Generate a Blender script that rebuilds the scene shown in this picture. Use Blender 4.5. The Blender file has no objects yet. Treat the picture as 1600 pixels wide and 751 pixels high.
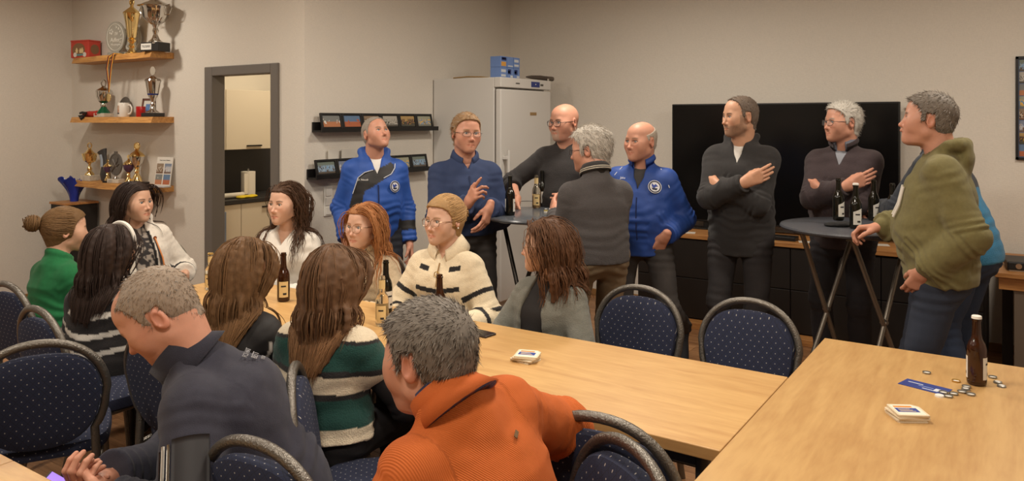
import bpy, bmesh, math, random
import numpy as np
from mathutils import Vector, Matrix

# ------------------------------------------------------------------ camera, world, lights, exposure
SC = bpy.context.scene
COL = SC.collection
CAM_H = 1.67
HEAD_DEG = math.degrees(math.atan2(800.0, 1200.0))          # camera heading against the room's y axis
cam_d = bpy.data.cameras.new('camera'); cam_d.sensor_width = 36.0; cam_d.lens = 27.0
cam_d.shift_y = -187.5 / 1600.0; cam_d.clip_start = 0.05
cam = bpy.data.objects.new('camera', cam_d); COL.objects.link(cam)
cam.location = (0, 0, CAM_H); cam.rotation_euler = (math.radians(90), 0, math.radians(HEAD_DEG))
SC.camera = cam

world = bpy.data.worlds.new('world'); SC.world = world; world.use_nodes = True
world.node_tree.nodes['Background'].inputs[0].default_value = (0.9, 0.8, 0.68, 1)
world.node_tree.nodes['Background'].inputs[1].default_value = 0.05
SC.view_settings.view_transform = 'Standard'
try: SC.view_settings.look = 'None'
except Exception: pass
SC.view_settings.gamma = 1.0
SC.view_settings.use_curve_mapping = False
SC.view_settings.exposure = -0.13

ROOM_TOP = 3.0
WARM = (1.0, 0.905, 0.775)
def ceiling_light(x, y, watts, size=0.3, col=WARM, z=None):
    d = bpy.data.lights.new('ceiling_lamp_light', 'AREA'); d.shape = 'DISK'; d.size = size
    d.energy = watts; d.color = col
    o = bpy.data.objects.new('ceiling_lamp_light', d); COL.objects.link(o)
    o.location = (x, y, (z if z else ROOM_TOP - 0.03))
    return o
ceiling_light(-6.1, 2.7, 26, 0.25)
ceiling_light(-6.9, 1.0, 14, 0.22)
for lx, ly, w in ((-3.6, 2.4, 40), (-1.2, 2.4, 40), (-3.6, 0.0, 40), (-1.0, 0.2, 36), (-2.3, 4.6, 42), (0.2, 4.6, 36), (1.0, 1.8, 26)):
    ceiling_light(lx, ly, w, 0.45)
ceiling_light(-5.6, 5.2, 34, 0.35, (1.0, 0.86, 0.66))      # kitchen lamp

# ------------------------------------------------------------------ camera arithmetic (placing things from measured directions)
CH, SH = math.cos(math.radians(HEAD_DEG)), math.sin(math.radians(HEAD_DEG))
def cam2room(X, Z): return (X * CH - Z * SH, X * SH + Z * CH)
def at(px, py, Z):
    """room point seen in direction (px,py) at depth Z metres"""
    X = (px - 800.0) / 1200.0 * Z
    x, y = cam2room(X, Z)
    return (x, y, CAM_H - (py - 188.0) / 1200.0 * Z)
def on(px, py, h):
    """room point on the horizontal plane of height h"""
    Z = (CAM_H - h) * 1200.0 / (py - 188.0)
    p = at(px, py, Z)
    return (p[0], p[1], h)
# ------------------------------------------------------------------ helpers: colour, materials, meshes
def lin(c):
    out = []
    for v in c:
        v = v / 255.0
        out.append(v / 12.92 if v <= 0.04045 else ((v + 0.055) / 1.055) ** 2.4)
    return tuple(out)
def lc(*c): return np.array(lin(c))

MATS = {}
def _nt(name):
    m = bpy.data.materials.new(name); m.use_nodes = True
    nt = m.node_tree; b = nt.nodes['Principled BSDF']
    return m, nt, b
def _n(nt, typ, **kw):
    n = nt.nodes.new(typ)
    for k, v in kw.items():
        if k in n.inputs.keys() if hasattr(n.inputs, 'keys') else False: n.inputs[k].default_value = v
        else: setattr(n, k, v)
    return n
def mat(name, rgb=(128, 128, 128), rough=0.6, metal=0.0, bump=0.0, bscale=60.0, var=0.0, vscale=6.0, spec=0.5, attr=False, trans=0.0, ior=1.45, coat=0.0, stretch=None, emit=0.0, sheen=0.0):
    """plain procedural material: base colour (or Col attribute), noise variation and noise bump"""
    if name in MATS: return MATS[name]
    m, nt, b = _nt(name)
    L = nt.links
    b.inputs['Roughness'].default_value = rough
    b.inputs['Metallic'].default_value = metal
    b.inputs['Specular IOR Level'].default_value = spec
    b.inputs['IOR'].default_value = ior
    b.inputs['Transmission Weight'].default_value = trans
    b.inputs['Coat Weight'].default_value = coat
    b.inputs['Sheen Weight'].default_value = sheen
    c4 = (*lin(rgb), 1)
    b.inputs['Base Color'].default_value = c4
    tc = nt.nodes.new('ShaderNodeTexCoord')
    mp = nt.nodes.new('ShaderNodeMapping'); L.new(tc.outputs['Object'], mp.inputs['Vector'])
    if stretch: mp.inputs['Scale'].default_value = stretch
    src = None
    if attr:
        a = nt.nodes.new('ShaderNodeAttribute'); a.attribute_name = 'Col'; src = a.outputs['Color']
        L.new(src, b.inputs['Base Color'])
    if var > 0:
        nz = nt.nodes.new('ShaderNodeTexNoise'); nz.inputs['Scale'].default_value = vscale; nz.inputs['Detail'].default_value = 4
        L.new(mp.outputs['Vector'], nz.inputs['Vector'])
        mr = nt.nodes.new('ShaderNodeMapRange'); mr.inputs['From Min'].default_value = 0.25; mr.inputs['From Max'].default_value = 0.75
        mr.inputs['To Min'].default_value = 1 - var; mr.inputs['To Max'].default_value = 1 + var
        L.new(nz.outputs['Fac'], mr.inputs['Value'])
        vm = nt.nodes.new('ShaderNodeVectorMath'); vm.operation = 'SCALE'
        if src is None: vm.inputs[0].default_value = c4[:3]
        else: L.new(src, vm.inputs[0])
        L.new(mr.outputs['Result'], vm.inputs['Scale'])
        L.new(vm.outputs['Vector'], b.inputs['Base Color'])
    if bump > 0:
        nb = nt.nodes.new('ShaderNodeTexNoise'); nb.inputs['Scale'].default_value = bscale; nb.inputs['Detail'].default_value = 3
        L.new(mp.outputs['Vector'], nb.inputs['Vector'])
        bm_ = nt.nodes.new('ShaderNodeBump'); bm_.inputs['Strength'].default_value = bump; bm_.inputs['Distance'].default_value = 0.01
        L.new(nb.outputs['Fac'], bm_.inputs['Height']); L.new(bm_.outputs['Normal'], b.inputs['Normal'])
    if emit > 0:
        b.inputs['Emission Color'].default_value = c4; b.inputs['Emission Strength'].default_value = emit
    MATS[name] = m
    return m

def wood_mat(name, c1, c2, scale=(1, 12, 12), rough=0.45, ring=2.0, coat=0.0):
    if name in MATS: return MATS[name]
    m, nt, b = _nt(name); L = nt.links
    tc = nt.nodes.new('ShaderNodeTexCoord'); mp = nt.nodes.new('ShaderNodeMapping'); mp.inputs['Scale'].default_value = scale
    oi = nt.nodes.new('ShaderNodeObjectInfo')
    ad = nt.nodes.new('ShaderNodeVectorMath'); ad.operation = 'ADD'
    sc = nt.nodes.new('ShaderNodeVectorMath'); sc.operation = 'SCALE'; sc.inputs['Scale'].default_value = 37.0
    cb = nt.nodes.new('ShaderNodeCombineXYZ'); L.new(oi.outputs['Random'], cb.inputs[0]); L.new(oi.outputs['Random'], cb.inputs[1])
    L.new(cb.outputs[0], sc.inputs[0]); L.new(tc.outputs['Object'], ad.inputs[0]); L.new(sc.outputs[0], ad.inputs[1]); L.new(ad.outputs[0], mp.inputs['Vector'])
    nz = nt.nodes.new('ShaderNodeTexNoise'); nz.inputs['Scale'].default_value = ring; nz.inputs['Detail'].default_value = 6; nz.inputs['Distortion'].default_value = 1.2
    L.new(mp.outputs[0], nz.inputs['Vector'])
    wv = nt.nodes.new('ShaderNodeTexNoise'); wv.inputs['Scale'].default_value = ring * 6; wv.inputs['Detail'].default_value = 4
    L.new(mp.outputs[0], wv.inputs['Vector'])
    mx = nt.nodes.new('ShaderNodeMath'); mx.operation = 'MULTIPLY_ADD'; mx.inputs[1].default_value = 0.35
    L.new(wv.outputs['Fac'], mx.inputs[0]); 
    ms = nt.nodes.new('ShaderNodeMath'); ms.operation = 'MULTIPLY'; ms.inputs[1].default_value = 0.7; L.new(nz.outputs['Fac'], ms.inputs[0]); L.new(ms.outputs[0], mx.inputs[2])
    cr = nt.nodes.new('ShaderNodeValToRGB'); cr.color_ramp.elements[0].position = 0.36; cr.color_ramp.elements[1].position = 0.66
    cr.color_ramp.elements[0].color = (*lin(c1), 1); cr.color_ramp.elements[1].color = (*lin(c2), 1)
    L.new(mx.outputs[0], cr.inputs['Fac'])
    hv = nt.nodes.new('ShaderNodeHueSaturation')
    rr = nt.nodes.new('ShaderNodeMapRange'); rr.inputs['To Min'].default_value = 0.9; rr.inputs['To Max'].default_value = 1.1; L.new(oi.outputs['Random'], rr.inputs['Value'])
    L.new(rr.outputs[0], hv.inputs['Value']); L.new(cr.outputs[0], hv.inputs['Color']); L.new(hv.outputs[0], b.inputs['Base Color'])
    bp = nt.nodes.new('ShaderNodeBump'); bp.inputs['Strength'].default_value = 0.06; bp.inputs['Distance'].default_value = 0.01
    L.new(mx.outputs[0], bp.inputs['Height']); L.new(bp.outputs[0], b.inputs['Normal'])
    b.inputs['Roughness'].default_value = rough; b.inputs['Coat Weight'].default_value = coat
    MATS[name] = m
    return m

def mesh_np(name, V, F, cols=None, smooth=True):
    """mesh from numpy vertices and a list/array of equal-size faces (or list of arrays)"""
    me = bpy.data.meshes.new(name)
    groups = F if isinstance(F, list) else [F]
    groups = [np.asarray(g, dtype=np.int32) for g in groups if len(g)]
    V = np.asarray(V, dtype=np.float32)
    me.vertices.add(len(V)); me.vertices.foreach_set('co', V.ravel())
    nl = sum(g.size for g in groups); npoly = sum(len(g) for g in groups)
    me.loops.add(nl); me.polygons.add(npoly)
    me.loops.foreach_set('vertex_index', np.concatenate([g.ravel() for g in groups]))
    starts = []; s = 0
    for g in groups:
        starts.append(s + np.arange(len(g)) * g.shape[1]); s += g.size
    me.polygons.foreach_set('loop_start', np.concatenate(starts).astype(np.int32))
    me.polygons.foreach_set('use_smooth', np.full(npoly, smooth, dtype=bool))
    if cols is not None:
        ca = me.color_attributes.new('Col', 'FLOAT_COLOR', 'POINT')
        c4 = np.ones((len(V), 4), dtype=np.float32); c4[:, :3] = cols
        ca.data.foreach_set('color', c4.ravel())
    me.update(calc_edges=True); me.validate()
    return me

def link(name, me, m=None, parent=None, loc=None, rot=None):
    o = bpy.data.objects.new(name, me); COL.objects.link(o)
    if m is not None and me is not None and len(me.materials) == 0: me.materials.append(m)
    if parent is not None: o.parent = parent
    if loc is not None: o.location = loc
    if rot is not None: o.rotation_euler = rot
    return o
def tag(o, label=None, cat=None, group=None, kind=None):
    if label: o['label'] = label
    if cat: o['category'] = cat
    if group: o['group'] = group
    if kind: o['kind'] = kind
    return o
def thing(name, label, cat, loc=(0, 0, 0), rz=0.0, group=None):
    o = bpy.data.objects.new(name, None); COL.objects.link(o); o.empty_display_size = 0.05
    o.location = loc; o.rotation_euler = (0, 0, rz)
    return tag(o, label, cat, group)
def copy_tree(o, parent=None):
    c = o.copy(); COL.objects.link(c)
    if parent is not None: c.parent = parent
    for ch in list(o.children): copy_tree(ch, c)
    return c

class MB:
    """collects simple shapes, then links them as one mesh object"""
    def __init__(s): s.bm = bmesh.new()
    def box(s, lo, hi, bev=0.0, M=None):
        r = bmesh.ops.create_cube(s.bm, size=1.0); vs = r['verts']
        lo = Vector(lo); hi = Vector(hi)
        for v in vs:
            v.co = Vector(((lo[i] + hi[i]) / 2 + v.co[i] * (hi[i] - lo[i]) for i in range(3)))
        if bev > 0:
            es = list({e for v in vs for e in v.link_edges})
            rb = bmesh.ops.bevel(s.bm, geom=es, offset=bev, segments=2, affect='EDGES', profile=0.5)
            vs = list({v for f in rb['faces'] for v in f.verts} | {v for v in vs if v.is_valid})
        if M is not None:
            for v in vs: v.co = M @ v.co
        return s
    def lathe(s, prof, n=24, c=(0, 0, 0), M=None, cap=True, flute=None):
        """profile list of (r,z) turned about z"""
        rings = []
        for r, z in prof:
            if r <= 1e-6: rings.append([s.bm.verts.new((c[0], c[1], c[2] + z))])
            else:
                ring = []
                for i in range(n):
                    a = 2 * math.pi * i / n
                    rr = r
                    if flute: rr = r * (1 + flute[0] * abs(math.sin(a * flute[1] / 2)) * (1 if flute[2] <= z <= flute[3] else 0))
                    ring.append(s.bm.verts.new((c[0] + rr * math.cos(a), c[1] + rr * math.sin(a), c[2] + z)))
                rings.append(ring)
        for A, B in zip(rings[:-1], rings[1:]):
            if len(A) == 1 and len(B) == 1: continue
            for i in range(n):
                j = (i + 1) % n
                try:
                    if len(A) == 1: s.bm.faces.new((A[0], B[j], B[i]))
                    elif len(B) == 1: s.bm.faces.new((A[i], A[j], B[0]))
                    else: s.bm.faces.new((A[i], A[j], B[j], B[i]))
                except ValueError: pass
        if cap:
            for R, fl in ((rings[0], True), (rings[-1], False)):
                if len(R) > 2:
                    try: s.bm.faces.new(R[::-1] if fl else R)
                    except ValueError: pass
        if M is not None:
            for R in rings:
                for v in R: v.co = M @ v.co
        return s
    def tube(s, pts, r, n=10, closed=False, cap=True, flat=None):
        """tube along points; r number or list; flat=(vector,scale) squashes the section"""
        pts = [Vector(p) for p in pts]; k = len(pts)
        rs = r if isinstance(r, (list, tuple)) else [r] * k
        rings = []; prevn = None
        for i, p in enumerate(pts):
            if closed: t = pts[(i + 1) % k] - pts[i - 1]
            else: t = pts[min(i + 1, k - 1)] - pts[max(i - 1, 0)]
            if t.length < 1e-9: t = Vector((0, 0, 1))
            t.normalize()
            if prevn is None:
                a = Vector((0, 0, 1)) if abs(t.z) < 0.9 else Vector((1, 0, 0))
                nn = t.cross(a).normalized()
            else:
                nn = (prevn - t * prevn.dot(t))
                nn = nn.normalized() if nn.length > 1e-6 else t.orthogonal().normalized()
            prevn = nn; bb = t.cross(nn)
            ring = []
            for j in range(n):
                a = 2 * math.pi * j / n
                d = (nn * math.cos(a) + bb * math.sin(a)) * rs[i]
                if flat: d = d + Vector(flat[0]) * (d.dot(Vector(flat[0])) * (flat[1] - 1))
                ring.append(s.bm.verts.new(p + d))
            rings.append(ring)
        m = k if closed else k - 1
        for i in range(m):
            A = rings[i]; B = rings[(i + 1) % k]
            for j in range(n):
                q = (j + 1) % n
                s.bm.faces.new((A[j], A[q], B[q], B[j]))
        if cap and not closed:
            s.bm.faces.new(rings[0][::-1]); s.bm.faces.new(rings[-1])
        return s
    def prism(s, poly, z0, z1, M=None):
        """extrude polygon (x,y) between z0,z1"""
        A = [s.bm.verts.new((x, y, z0)) for x, y in poly]; B = [s.bm.verts.new((x, y, z1)) for x, y in poly]
        s.bm.faces.new(A[::-1]); s.bm.faces.new(B); k = len(A)
        for i in range(k): s.bm.faces.new((A[i], A[(i + 1) % k], B[(i + 1) % k], B[i]))
        if M is not None:
            for v in A + B: v.co = M @ v.co
        return s
    def mesh(s, name, smooth=False):
        me = bpy.data.meshes.new(name)
        bmesh.ops.recalc_face_normals(s.bm, faces=s.bm.faces)
        s.bm.to_mesh(me); s.bm.free()
        if smooth:
            me.polygons.foreach_set('use_smooth', np.ones(len(me.polygons), dtype=bool))
            try: me.set_sharp_from_angle(angle=math.radians(40))
            except Exception: pass
        return me
    def build(s, name, m, parent=None, smooth=False, loc=None, rot=None):
        return link(name, s.mesh(name, smooth), m, parent, loc, rot)

def text_mesh(body, size, depth=0.0005, align='CENTER'):
    cu = bpy.data.curves.new('lettering', 'FONT'); cu.body = body; cu.size = size; cu.extrude = depth
    cu.align_x = align; cu.align_y = 'CENTER'; cu.resolution_u = 2
    o = bpy.data.objects.new('lettering_tmp', cu); COL.objects.link(o)
    dg = bpy.context.evaluated_depsgraph_get(); dg.update()
    me = bpy.data.meshes.new_from_object(o.evaluated_get(dg))
    bpy.data.objects.remove(o); bpy.data.curves.remove(cu)
    me.materials.clear()
    return me
def lettering(name, body, size, m, parent, loc, rot, depth=0.0005, align='CENTER'):
    return link(name, text_mesh(body, size, depth, align), m, parent, loc, rot)

# ------------------------------------------------------------------ implicit surfaces (numpy) -> quads
def nrm(v):
    v = np.asarray(v, float); return v / (np.linalg.norm(v) + 1e-12)
class Prim:
    __slots__ = ('f', 'lo', 'hi', 'op', 'k')
    def __init__(s, f, lo, hi, op='u', k=0.02): s.f, s.lo, s.hi, s.op, s.k = f, np.array(lo, float), np.array(hi, float), op, k
def rc(a, b, ra, rb, k=0.02, flat=None, clip=None, op='u'):
    """round cone a->b; flat=(axis, s): section widened by s along axis; clip=(point, normal): keep the side against the normal"""
    a = np.array(a, float); b = np.array(b, float)
    if flat is not None: ax = nrm(flat[0]); sc = 1.0 / flat[1]
    d = b - a
    if flat is not None: d = d + ax * (d @ ax) * (sc - 1)
    dd = d @ d + 1e-12
    def f(x, y, z):
        px, py, pz = x - a[0], y - a[1], z - a[2]
        if flat is not None:
            c = (px * ax[0] + py * ax[1] + pz * ax[2]) * (sc - 1)
            px, py, pz = px + c * ax[0], py + c * ax[1], pz + c * ax[2]
        t = np.clip((px * d[0] + py * d[1] + pz * d[2]) / dd, 0, 1)
        r = np.sqrt((px - t * d[0]) ** 2 + (py - t * d[1]) ** 2 + (pz - t * d[2]) ** 2) - (ra + (rb - ra) * t)
        if clip is not None:
            q, n = clip
            r = np.maximum(r, (x - q[0]) * n[0] + (y - q[1]) * n[1] + (z - q[2]) * n[2])
        return r
    R = max(ra, rb) * (flat[1] if flat is not None else 1)
    return Prim(f, np.minimum(a, b) - R, np.maximum(a, b) + R, op, k)
def ell(c, r, k=0.02, R=None, op='u', clip=None):
    c = np.array(c, float); r = np.array(r, float)
    Rm = np.eye(3) if R is None else np.array(R, float)       # columns = axes
    def f(x, y, z):
        px, py, pz = x - c[0], y - c[1], z - c[2]
        q = [(px * Rm[0, i] + py * Rm[1, i] + pz * Rm[2, i]) / r[i] for i in range(3)]
        k0 = np.sqrt(q[0] ** 2 + q[1] ** 2 + q[2] ** 2)
        k1 = np.sqrt((q[0] / r[0]) ** 2 + (q[1] / r[1]) ** 2 + (q[2] / r[2]) ** 2)
        v = k0 * (k0 - 1) / (k1 + 1e-9)
        if clip is not None:
            cq, n = clip
            v = np.maximum(v, (x - cq[0]) * n[0] + (y - cq[1]) * n[1] + (z - cq[2]) * n[2])
        return v
    m = np.abs(Rm) @ r
    return Prim(f, c - m, c + m, op, k)
def torus(c, n, Rx, r, k=0.01, squash=1.0, xax=None, Ry=None):
    """ring of radius Rx (Ry along the second axis) about normal n"""
    c = np.array(c, float); n = nrm(n)
    xa = nrm(np.cross([0, 1, 0], n)) if xax is None else nrm(np.array(xax) - n * np.dot(xax, n))
    ya = np.cross(n, xa); Ry = Ry or Rx
    def f(x, y, z):
        px, py, pz = x - c[0], y - c[1], z - c[2]
        u = px * xa[0] + py * xa[1] + pz * xa[2]; v = px * ya[0] + py * ya[1] + pz * ya[2]; w = px * n[0] + py * n[1] + pz * n[2]
        q = np.sqrt((u / Rx) ** 2 + (v / Ry) ** 2); g = (q - 1) * min(Rx, Ry)
        return np.sqrt(g ** 2 + (w / squash) ** 2) - r
    M = max(Rx, Ry) + r * max(1, squash)
    return Prim(f, c - M, c + M, 'u', k)
def func(f, lo, hi, op='u', k=0.01): return Prim(f, lo, hi, op, k)

def evalp(prims, P):
    x, y, z = P[:, 0], P[:, 1], P[:, 2]
    F = np.full(len(P), 1.0)
    for p in prims:
        d = p.f(x, y, z)
        F = _comb(F, d, p.op, p.k)
    return F
def _comb(F, d, op, k):
    if op == 'u':
        h = np.maximum(k - np.abs(F - d), 0) / k
        return np.minimum(F, d) - h * h * k * 0.25
    if op == 's':
        d = -d
        h = np.maximum(k - np.abs(F - d), 0) / k
        return np.maximum(F, d) + h * h * k * 0.25
    if op == 'i':
        return np.maximum(F, d)
def surf(prims, h, pad=None, extra=None):
    """evaluate prims on a grid and extract a quad surface (surface nets)"""
    us = [p for p in prims if p.op == 'u']
    lo = np.min([p.lo for p in us], axis=0) - 3 * h; hi = np.max([p.hi for p in us], axis=0) + 3 * h
    if extra is not None: lo = np.maximum(lo, extra[0]); hi = np.minimum(hi, extra[1])
    n = np.ceil((hi - lo) / h).astype(int) + 1
    ax = [(lo[i] + np.arange(n[i]) * h).astype(np.float32) for i in range(3)]
    F = np.full(n, 1.0, dtype=np.float32)
    for p in prims:
        m = p.k + 3 * h
        i0 = np.clip(np.floor((p.lo - m - lo) / h).astype(int), 0, n); i1 = np.clip(np.ceil((p.hi + m - lo) / h).astype(int) + 1, 0, n)
        if np.any(i1 <= i0): continue
        sl = tuple(slice(a, b) for a, b in zip(i0, i1))
        d = p.f(ax[0][sl[0]][:, None, None], ax[1][sl[1]][None, :, None], ax[2][sl[2]][None, None, :])
        F[sl] = _comb(F[sl], d.astype(np.float32), p.op, p.k)
    return nets(F, lo, h)
def nets(F, lo, h):
    ins = F < 0
    c = np.zeros(np.array(F.shape) - 1, dtype=np.int8)
    for dx in (0, 1):
        for dy in (0, 1):
            for dz in (0, 1):
                c += ins[dx:dx + c.shape[0], dy:dy + c.shape[1], dz:dz + c.shape[2]]
    act = (c > 0) & (c < 8)
    idx = np.argwhere(act)
    if len(idx) == 0: return np.zeros((0, 3)), np.zeros((0, 4), int)
    vid = np.full(c.shape, -1, dtype=np.int32); vid[act] = np.arange(len(idx))
    acc = np.zeros((len(idx), 3)); cnt = np.zeros(len(idx))
    cor = [(0, 0, 0), (1, 0, 0), (0, 1, 0), (1, 1, 0), (0, 0, 1), (1, 0, 1), (0, 1, 1), (1, 1, 1)]
    val = [F[idx[:, 0] + a, idx[:, 1] + b, idx[:, 2] + d] for a, b, d in cor]
    for i, j in ((0, 1), (2, 3), (4, 5), (6, 7), (0, 2), (1, 3), (4, 6), (5, 7), (0, 4), (1, 5), (2, 6), (3, 7)):
        va, vb = val[i], val[j]; m = (va < 0) != (vb < 0)
        t = np.where(m, va / np.where(m, va - vb, 1), 0)
        p = np.array(cor[i])[None, :] + t[:, None] * (np.array(cor[j]) - np.array(cor[i]))[None, :]
        acc += p * m[:, None]; cnt += m
    V = lo + (idx + acc / cnt[:, None]) * h
    faces = []
    for axis in range(3):
        a1, a2 = (axis + 1) % 3, (axis + 2) % 3
        sA = [slice(None)] * 3; sB = [slice(None)] * 3
        sA[axis] = slice(0, -1); sB[axis] = slice(1, None)
        A, B = ins[tuple(sA)], ins[tuple(sB)]
        e = np.argwhere(A != B)
        ok = (e[:, a1] >= 1) & (e[:, a2] >= 1) & (e[:, a1] < F.shape[a1] - 1) & (e[:, a2] < F.shape[a2] - 1)
        e = e[ok]
        flip = A[e[:, 0], e[:, 1], e[:, 2]]
        def cell(o1, o2):
            q = e.copy(); q[:, a1] -= o1; q[:, a2] -= o2
            return vid[q[:, 0], q[:, 1], q[:, 2]]
        q = np.stack([cell(1, 1), cell(0, 1), cell(0, 0), cell(1, 0)], axis=1)
        q[~flip] = q[~flip][:, ::-1]
        faces.append(q)
    Fq = np.concatenate(faces); Fq = Fq[(Fq >= 0).all(axis=1)]
    return V, Fq
def vnormals(V, F):
    n = np.cross(V[F[:, 2]] - V[F[:, 0]], V[F[:, 3 if F.shape[1] > 3 else 1]] - V[F[:, 1 if F.shape[1] > 3 else 0]])
    N = np.zeros_like(V)
    for i in range(F.shape[1]): np.add.at(N, F[:, i], n)
    return N / (np.linalg.norm(N, axis=1)[:, None] + 1e-12)
def vnoise(P, seed=0):
    P = np.asarray(P, float); i = np.floor(P).astype(np.int64); f = P - i; f = f * f * (3 - 2 * f)
    def hsh(a, b, c):
        n = (a * 374761393 + b * 668265263 + c * 2147483647 + seed * 144665) & 0xffffffff
        n = ((n ^ (n >> 13)) * 1274126177) & 0xffffffff
        return ((n ^ (n >> 16)) & 0xffff) / 32768.0 - 1.0
    r = 0
    for a in (0, 1):
        for b in (0, 1):
            for c in (0, 1):
                w = (f[:, 0] if a else 1 - f[:, 0]) * (f[:, 1] if b else 1 - f[:, 1]) * (f[:, 2] if c else 1 - f[:, 2])
                r = r + w * hsh(i[:, 0] + a, i[:, 1] + b, i[:, 2] + c)
    return r
def sstep(a, b, x):
    t = np.clip((x - a) / (b - a), 0, 1); return t * t * (3 - 2 * t)
def join(parts):
    """list of (V,F,C) -> one"""
    Vs, Fs, Cs, o = [], {}, [], 0
    for V, F, C in parts:
        Vs.append(V); Cs.append(np.broadcast_to(C, (len(V), 3)))
        for g in (F if isinstance(F, list) else [F]):
            g = np.asarray(g)
            if len(g): Fs.setdefault(g.shape[1], []).append(g + o)
        o += len(V)
    return np.concatenate(Vs), [np.concatenate(g) for g in Fs.values()], np.concatenate(Cs)
def tubes(P, R, sides=3):
    """P (n,m,3) strand points, R (n,m) radii -> V, quads"""
    n, m, _ = P.shape
    T = np.empty_like(P); T[:, 1:-1] = P[:, 2:] - P[:, :-2]; T[:, 0] = P[:, 1] - P[:, 0]; T[:, -1] = P[:, -1] - P[:, -2]
    T /= np.linalg.norm(T, axis=2, keepdims=True) + 1e-9
    ref = np.array([0.31, 0.87, 0.38])
    A = np.cross(T, ref); A /= np.linalg.norm(A, axis=2, keepdims=True) + 1e-9
    B = np.cross(T, A)
    V = np.empty((n, m, sides, 3))
    for j in range(sides):
        a = 2 * math.pi * j / sides
        V[:, :, j] = P + R[:, :, None] * (A * math.cos(a) + B * math.sin(a))
    base = (np.arange(n)[:, None, None] * m + np.arange(m - 1)[None, :, None]) * sides
    j = np.arange(sides)[None, None, :]; q = (j + 1) % sides
    F = np.stack([base + j, base + q, base + sides + q, base + sides + j], axis=-1).reshape(-1, 4)
    return V.reshape(-1, 3), F
def uvsphere(c, r, nu=16, nv=10):
    V = []; F = []
    for i in range(nv + 1):
        th = math.pi * i / nv
        for j in range(nu):
            ph = 2 * math.pi * j / nu
            V.append((math.sin(th) * math.cos(ph), math.sin(th) * math.sin(ph), math.cos(th)))
    for i in range(nv):
        for j in range(nu):
            F.append((i * nu + j, (i + 1) * nu + j, (i + 1) * nu + (j + 1) % nu, i * nu + (j + 1) % nu))
    return np.array(V) * np.asarray(r) + np.array(c), np.array(F)
# ------------------------------------------------------------------ the room
XL, XC, XR = -7.72, -4.40, 2.2           # left wall, ledge wall, right wall
YD, YT, YB = 3.85, 6.57, -2.6            # door wall, screen wall, wall behind the camera
def wall_mat():
    m, nt, b = _nt('woven_wallpaper'); L = nt.links
    tc = nt.nodes.new('ShaderNodeTexCoord')
    hs = []
    for s in ((260, 260, 40), (40, 40, 260)):
        mp = nt.nodes.new('ShaderNodeMapping'); mp.inputs['Scale'].default_value = s; L.new(tc.outputs['Object'], mp.inputs['Vector'])
        nz = nt.nodes.new('ShaderNodeTexNoise'); nz.inputs['Scale'].default_value = 1.0; nz.inputs['Detail'].default_value = 2; L.new(mp.outputs[0], nz.inputs['Vector']); hs.append(nz)
    ad = nt.nodes.new('ShaderNodeMath'); ad.operation = 'ADD'; L.new(hs[0].outputs['Fac'], ad.inputs[0]); L.new(hs[1].outputs['Fac'], ad.inputs[1])
    bp = nt.nodes.new('ShaderNodeBump'); bp.inputs['Strength'].default_value = 0.35; bp.inputs['Distance'].default_value = 0.004
    L.new(ad.outputs[0], bp.inputs['Height']); L.new(bp.outputs[0], b.inputs['Normal'])
    cr = nt.nodes.new('ShaderNodeMapRange'); cr.inputs['From Min'].default_value = 0.6; cr.inputs['From Max'].default_value = 1.4; cr.inputs['To Min'].default_value = 0.95; cr.inputs['To Max'].default_value = 1.05
    L.new(ad.outputs[0], cr.inputs['Value'])
    vm = nt.nodes.new('ShaderNodeVectorMath'); vm.operation = 'SCALE'; vm.inputs[0].default_value = lin((216, 209, 198)); L.new(cr.outputs[0], vm.inputs['Scale'])
    L.new(vm.outputs[0], b.inputs['Base Color']); b.inputs['Roughness'].default_value = 0.85
    return m
M_WALL = wall_mat()
M_CEIL = mat('ceiling_paint', (225, 220, 210), 0.9)
M_FRAME = mat('door_frame_grey', (108, 102, 96), 0.5, bump=0.03, bscale=200)
M_BASE = mat('baseboard_wood', (150, 112, 70), 0.5, var=0.15, vscale=20)
M_SUB = mat('underlay', (60, 45, 32), 0.9)
def wall(name, lo, hi, m=M_WALL):
    return tag(MB().box(lo, hi).build(name, m), kind='structure')
T = 0.12
wall('wall_back', (XC - T, YT, 0), (XR + T, YT + T, ROOM_TOP))
wall('wall_ledge_side', (XC - T, YD + 0.10, 0), (XC, YT, ROOM_TOP))
wall('wall_right', (XR, YB, 0), (XR + T, YT, ROOM_TOP))
wall('wall_front', (XL - T, YB - T, 0), (XR + T, YB, ROOM_TOP))
wall('wall_left', (XL - T, YB, 0), (XL, YD + T, ROOM_TOP))
wall('ceiling', (XL - T, YB - T, ROOM_TOP), (XR + T, YT + T, ROOM_TOP + 0.1), M_CEIL)
# door wall with the opening to the kitchen
DX0, DX1, DZ = -5.48, -4.76, 2.03            # clear opening
fx0 = DX0 - 0.10; fx1 = DX1 + 0.085; fz = DZ + 0.075
WT = 0.10
b = MB()
b.box((XL, YD, 0), (DX0 - 0.02, YD + WT, ROOM_TOP)); b.box((DX1 + 0.02, YD, 0), (XC, YD + WT, ROOM_TOP)); b.box((DX0 - 0.02, YD, DZ + 0.02), (DX1 + 0.02, YD + WT, ROOM_TOP))
tag(b.build('wall_door_side', M_WALL), kind='structure')
dr = tag(thing('door_1', 'grey steel door frame with open passage to the kitchen', None), kind='structure')
del dr['label']
for nm, lo, hi in (('door_jamb', (fx0, YD - 0.02, 0), (DX0, YD + WT + 0.005, fz)), ('door_jamb', (DX1, YD - 0.02, 0), (fx1, YD + WT + 0.005, fz)), ('door_lintel', (DX0, YD - 0.02, DZ), (DX1, YD + WT + 0.005, fz))):
    MB().box(lo, hi, 0.006).build(nm, M_FRAME, dr)
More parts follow.
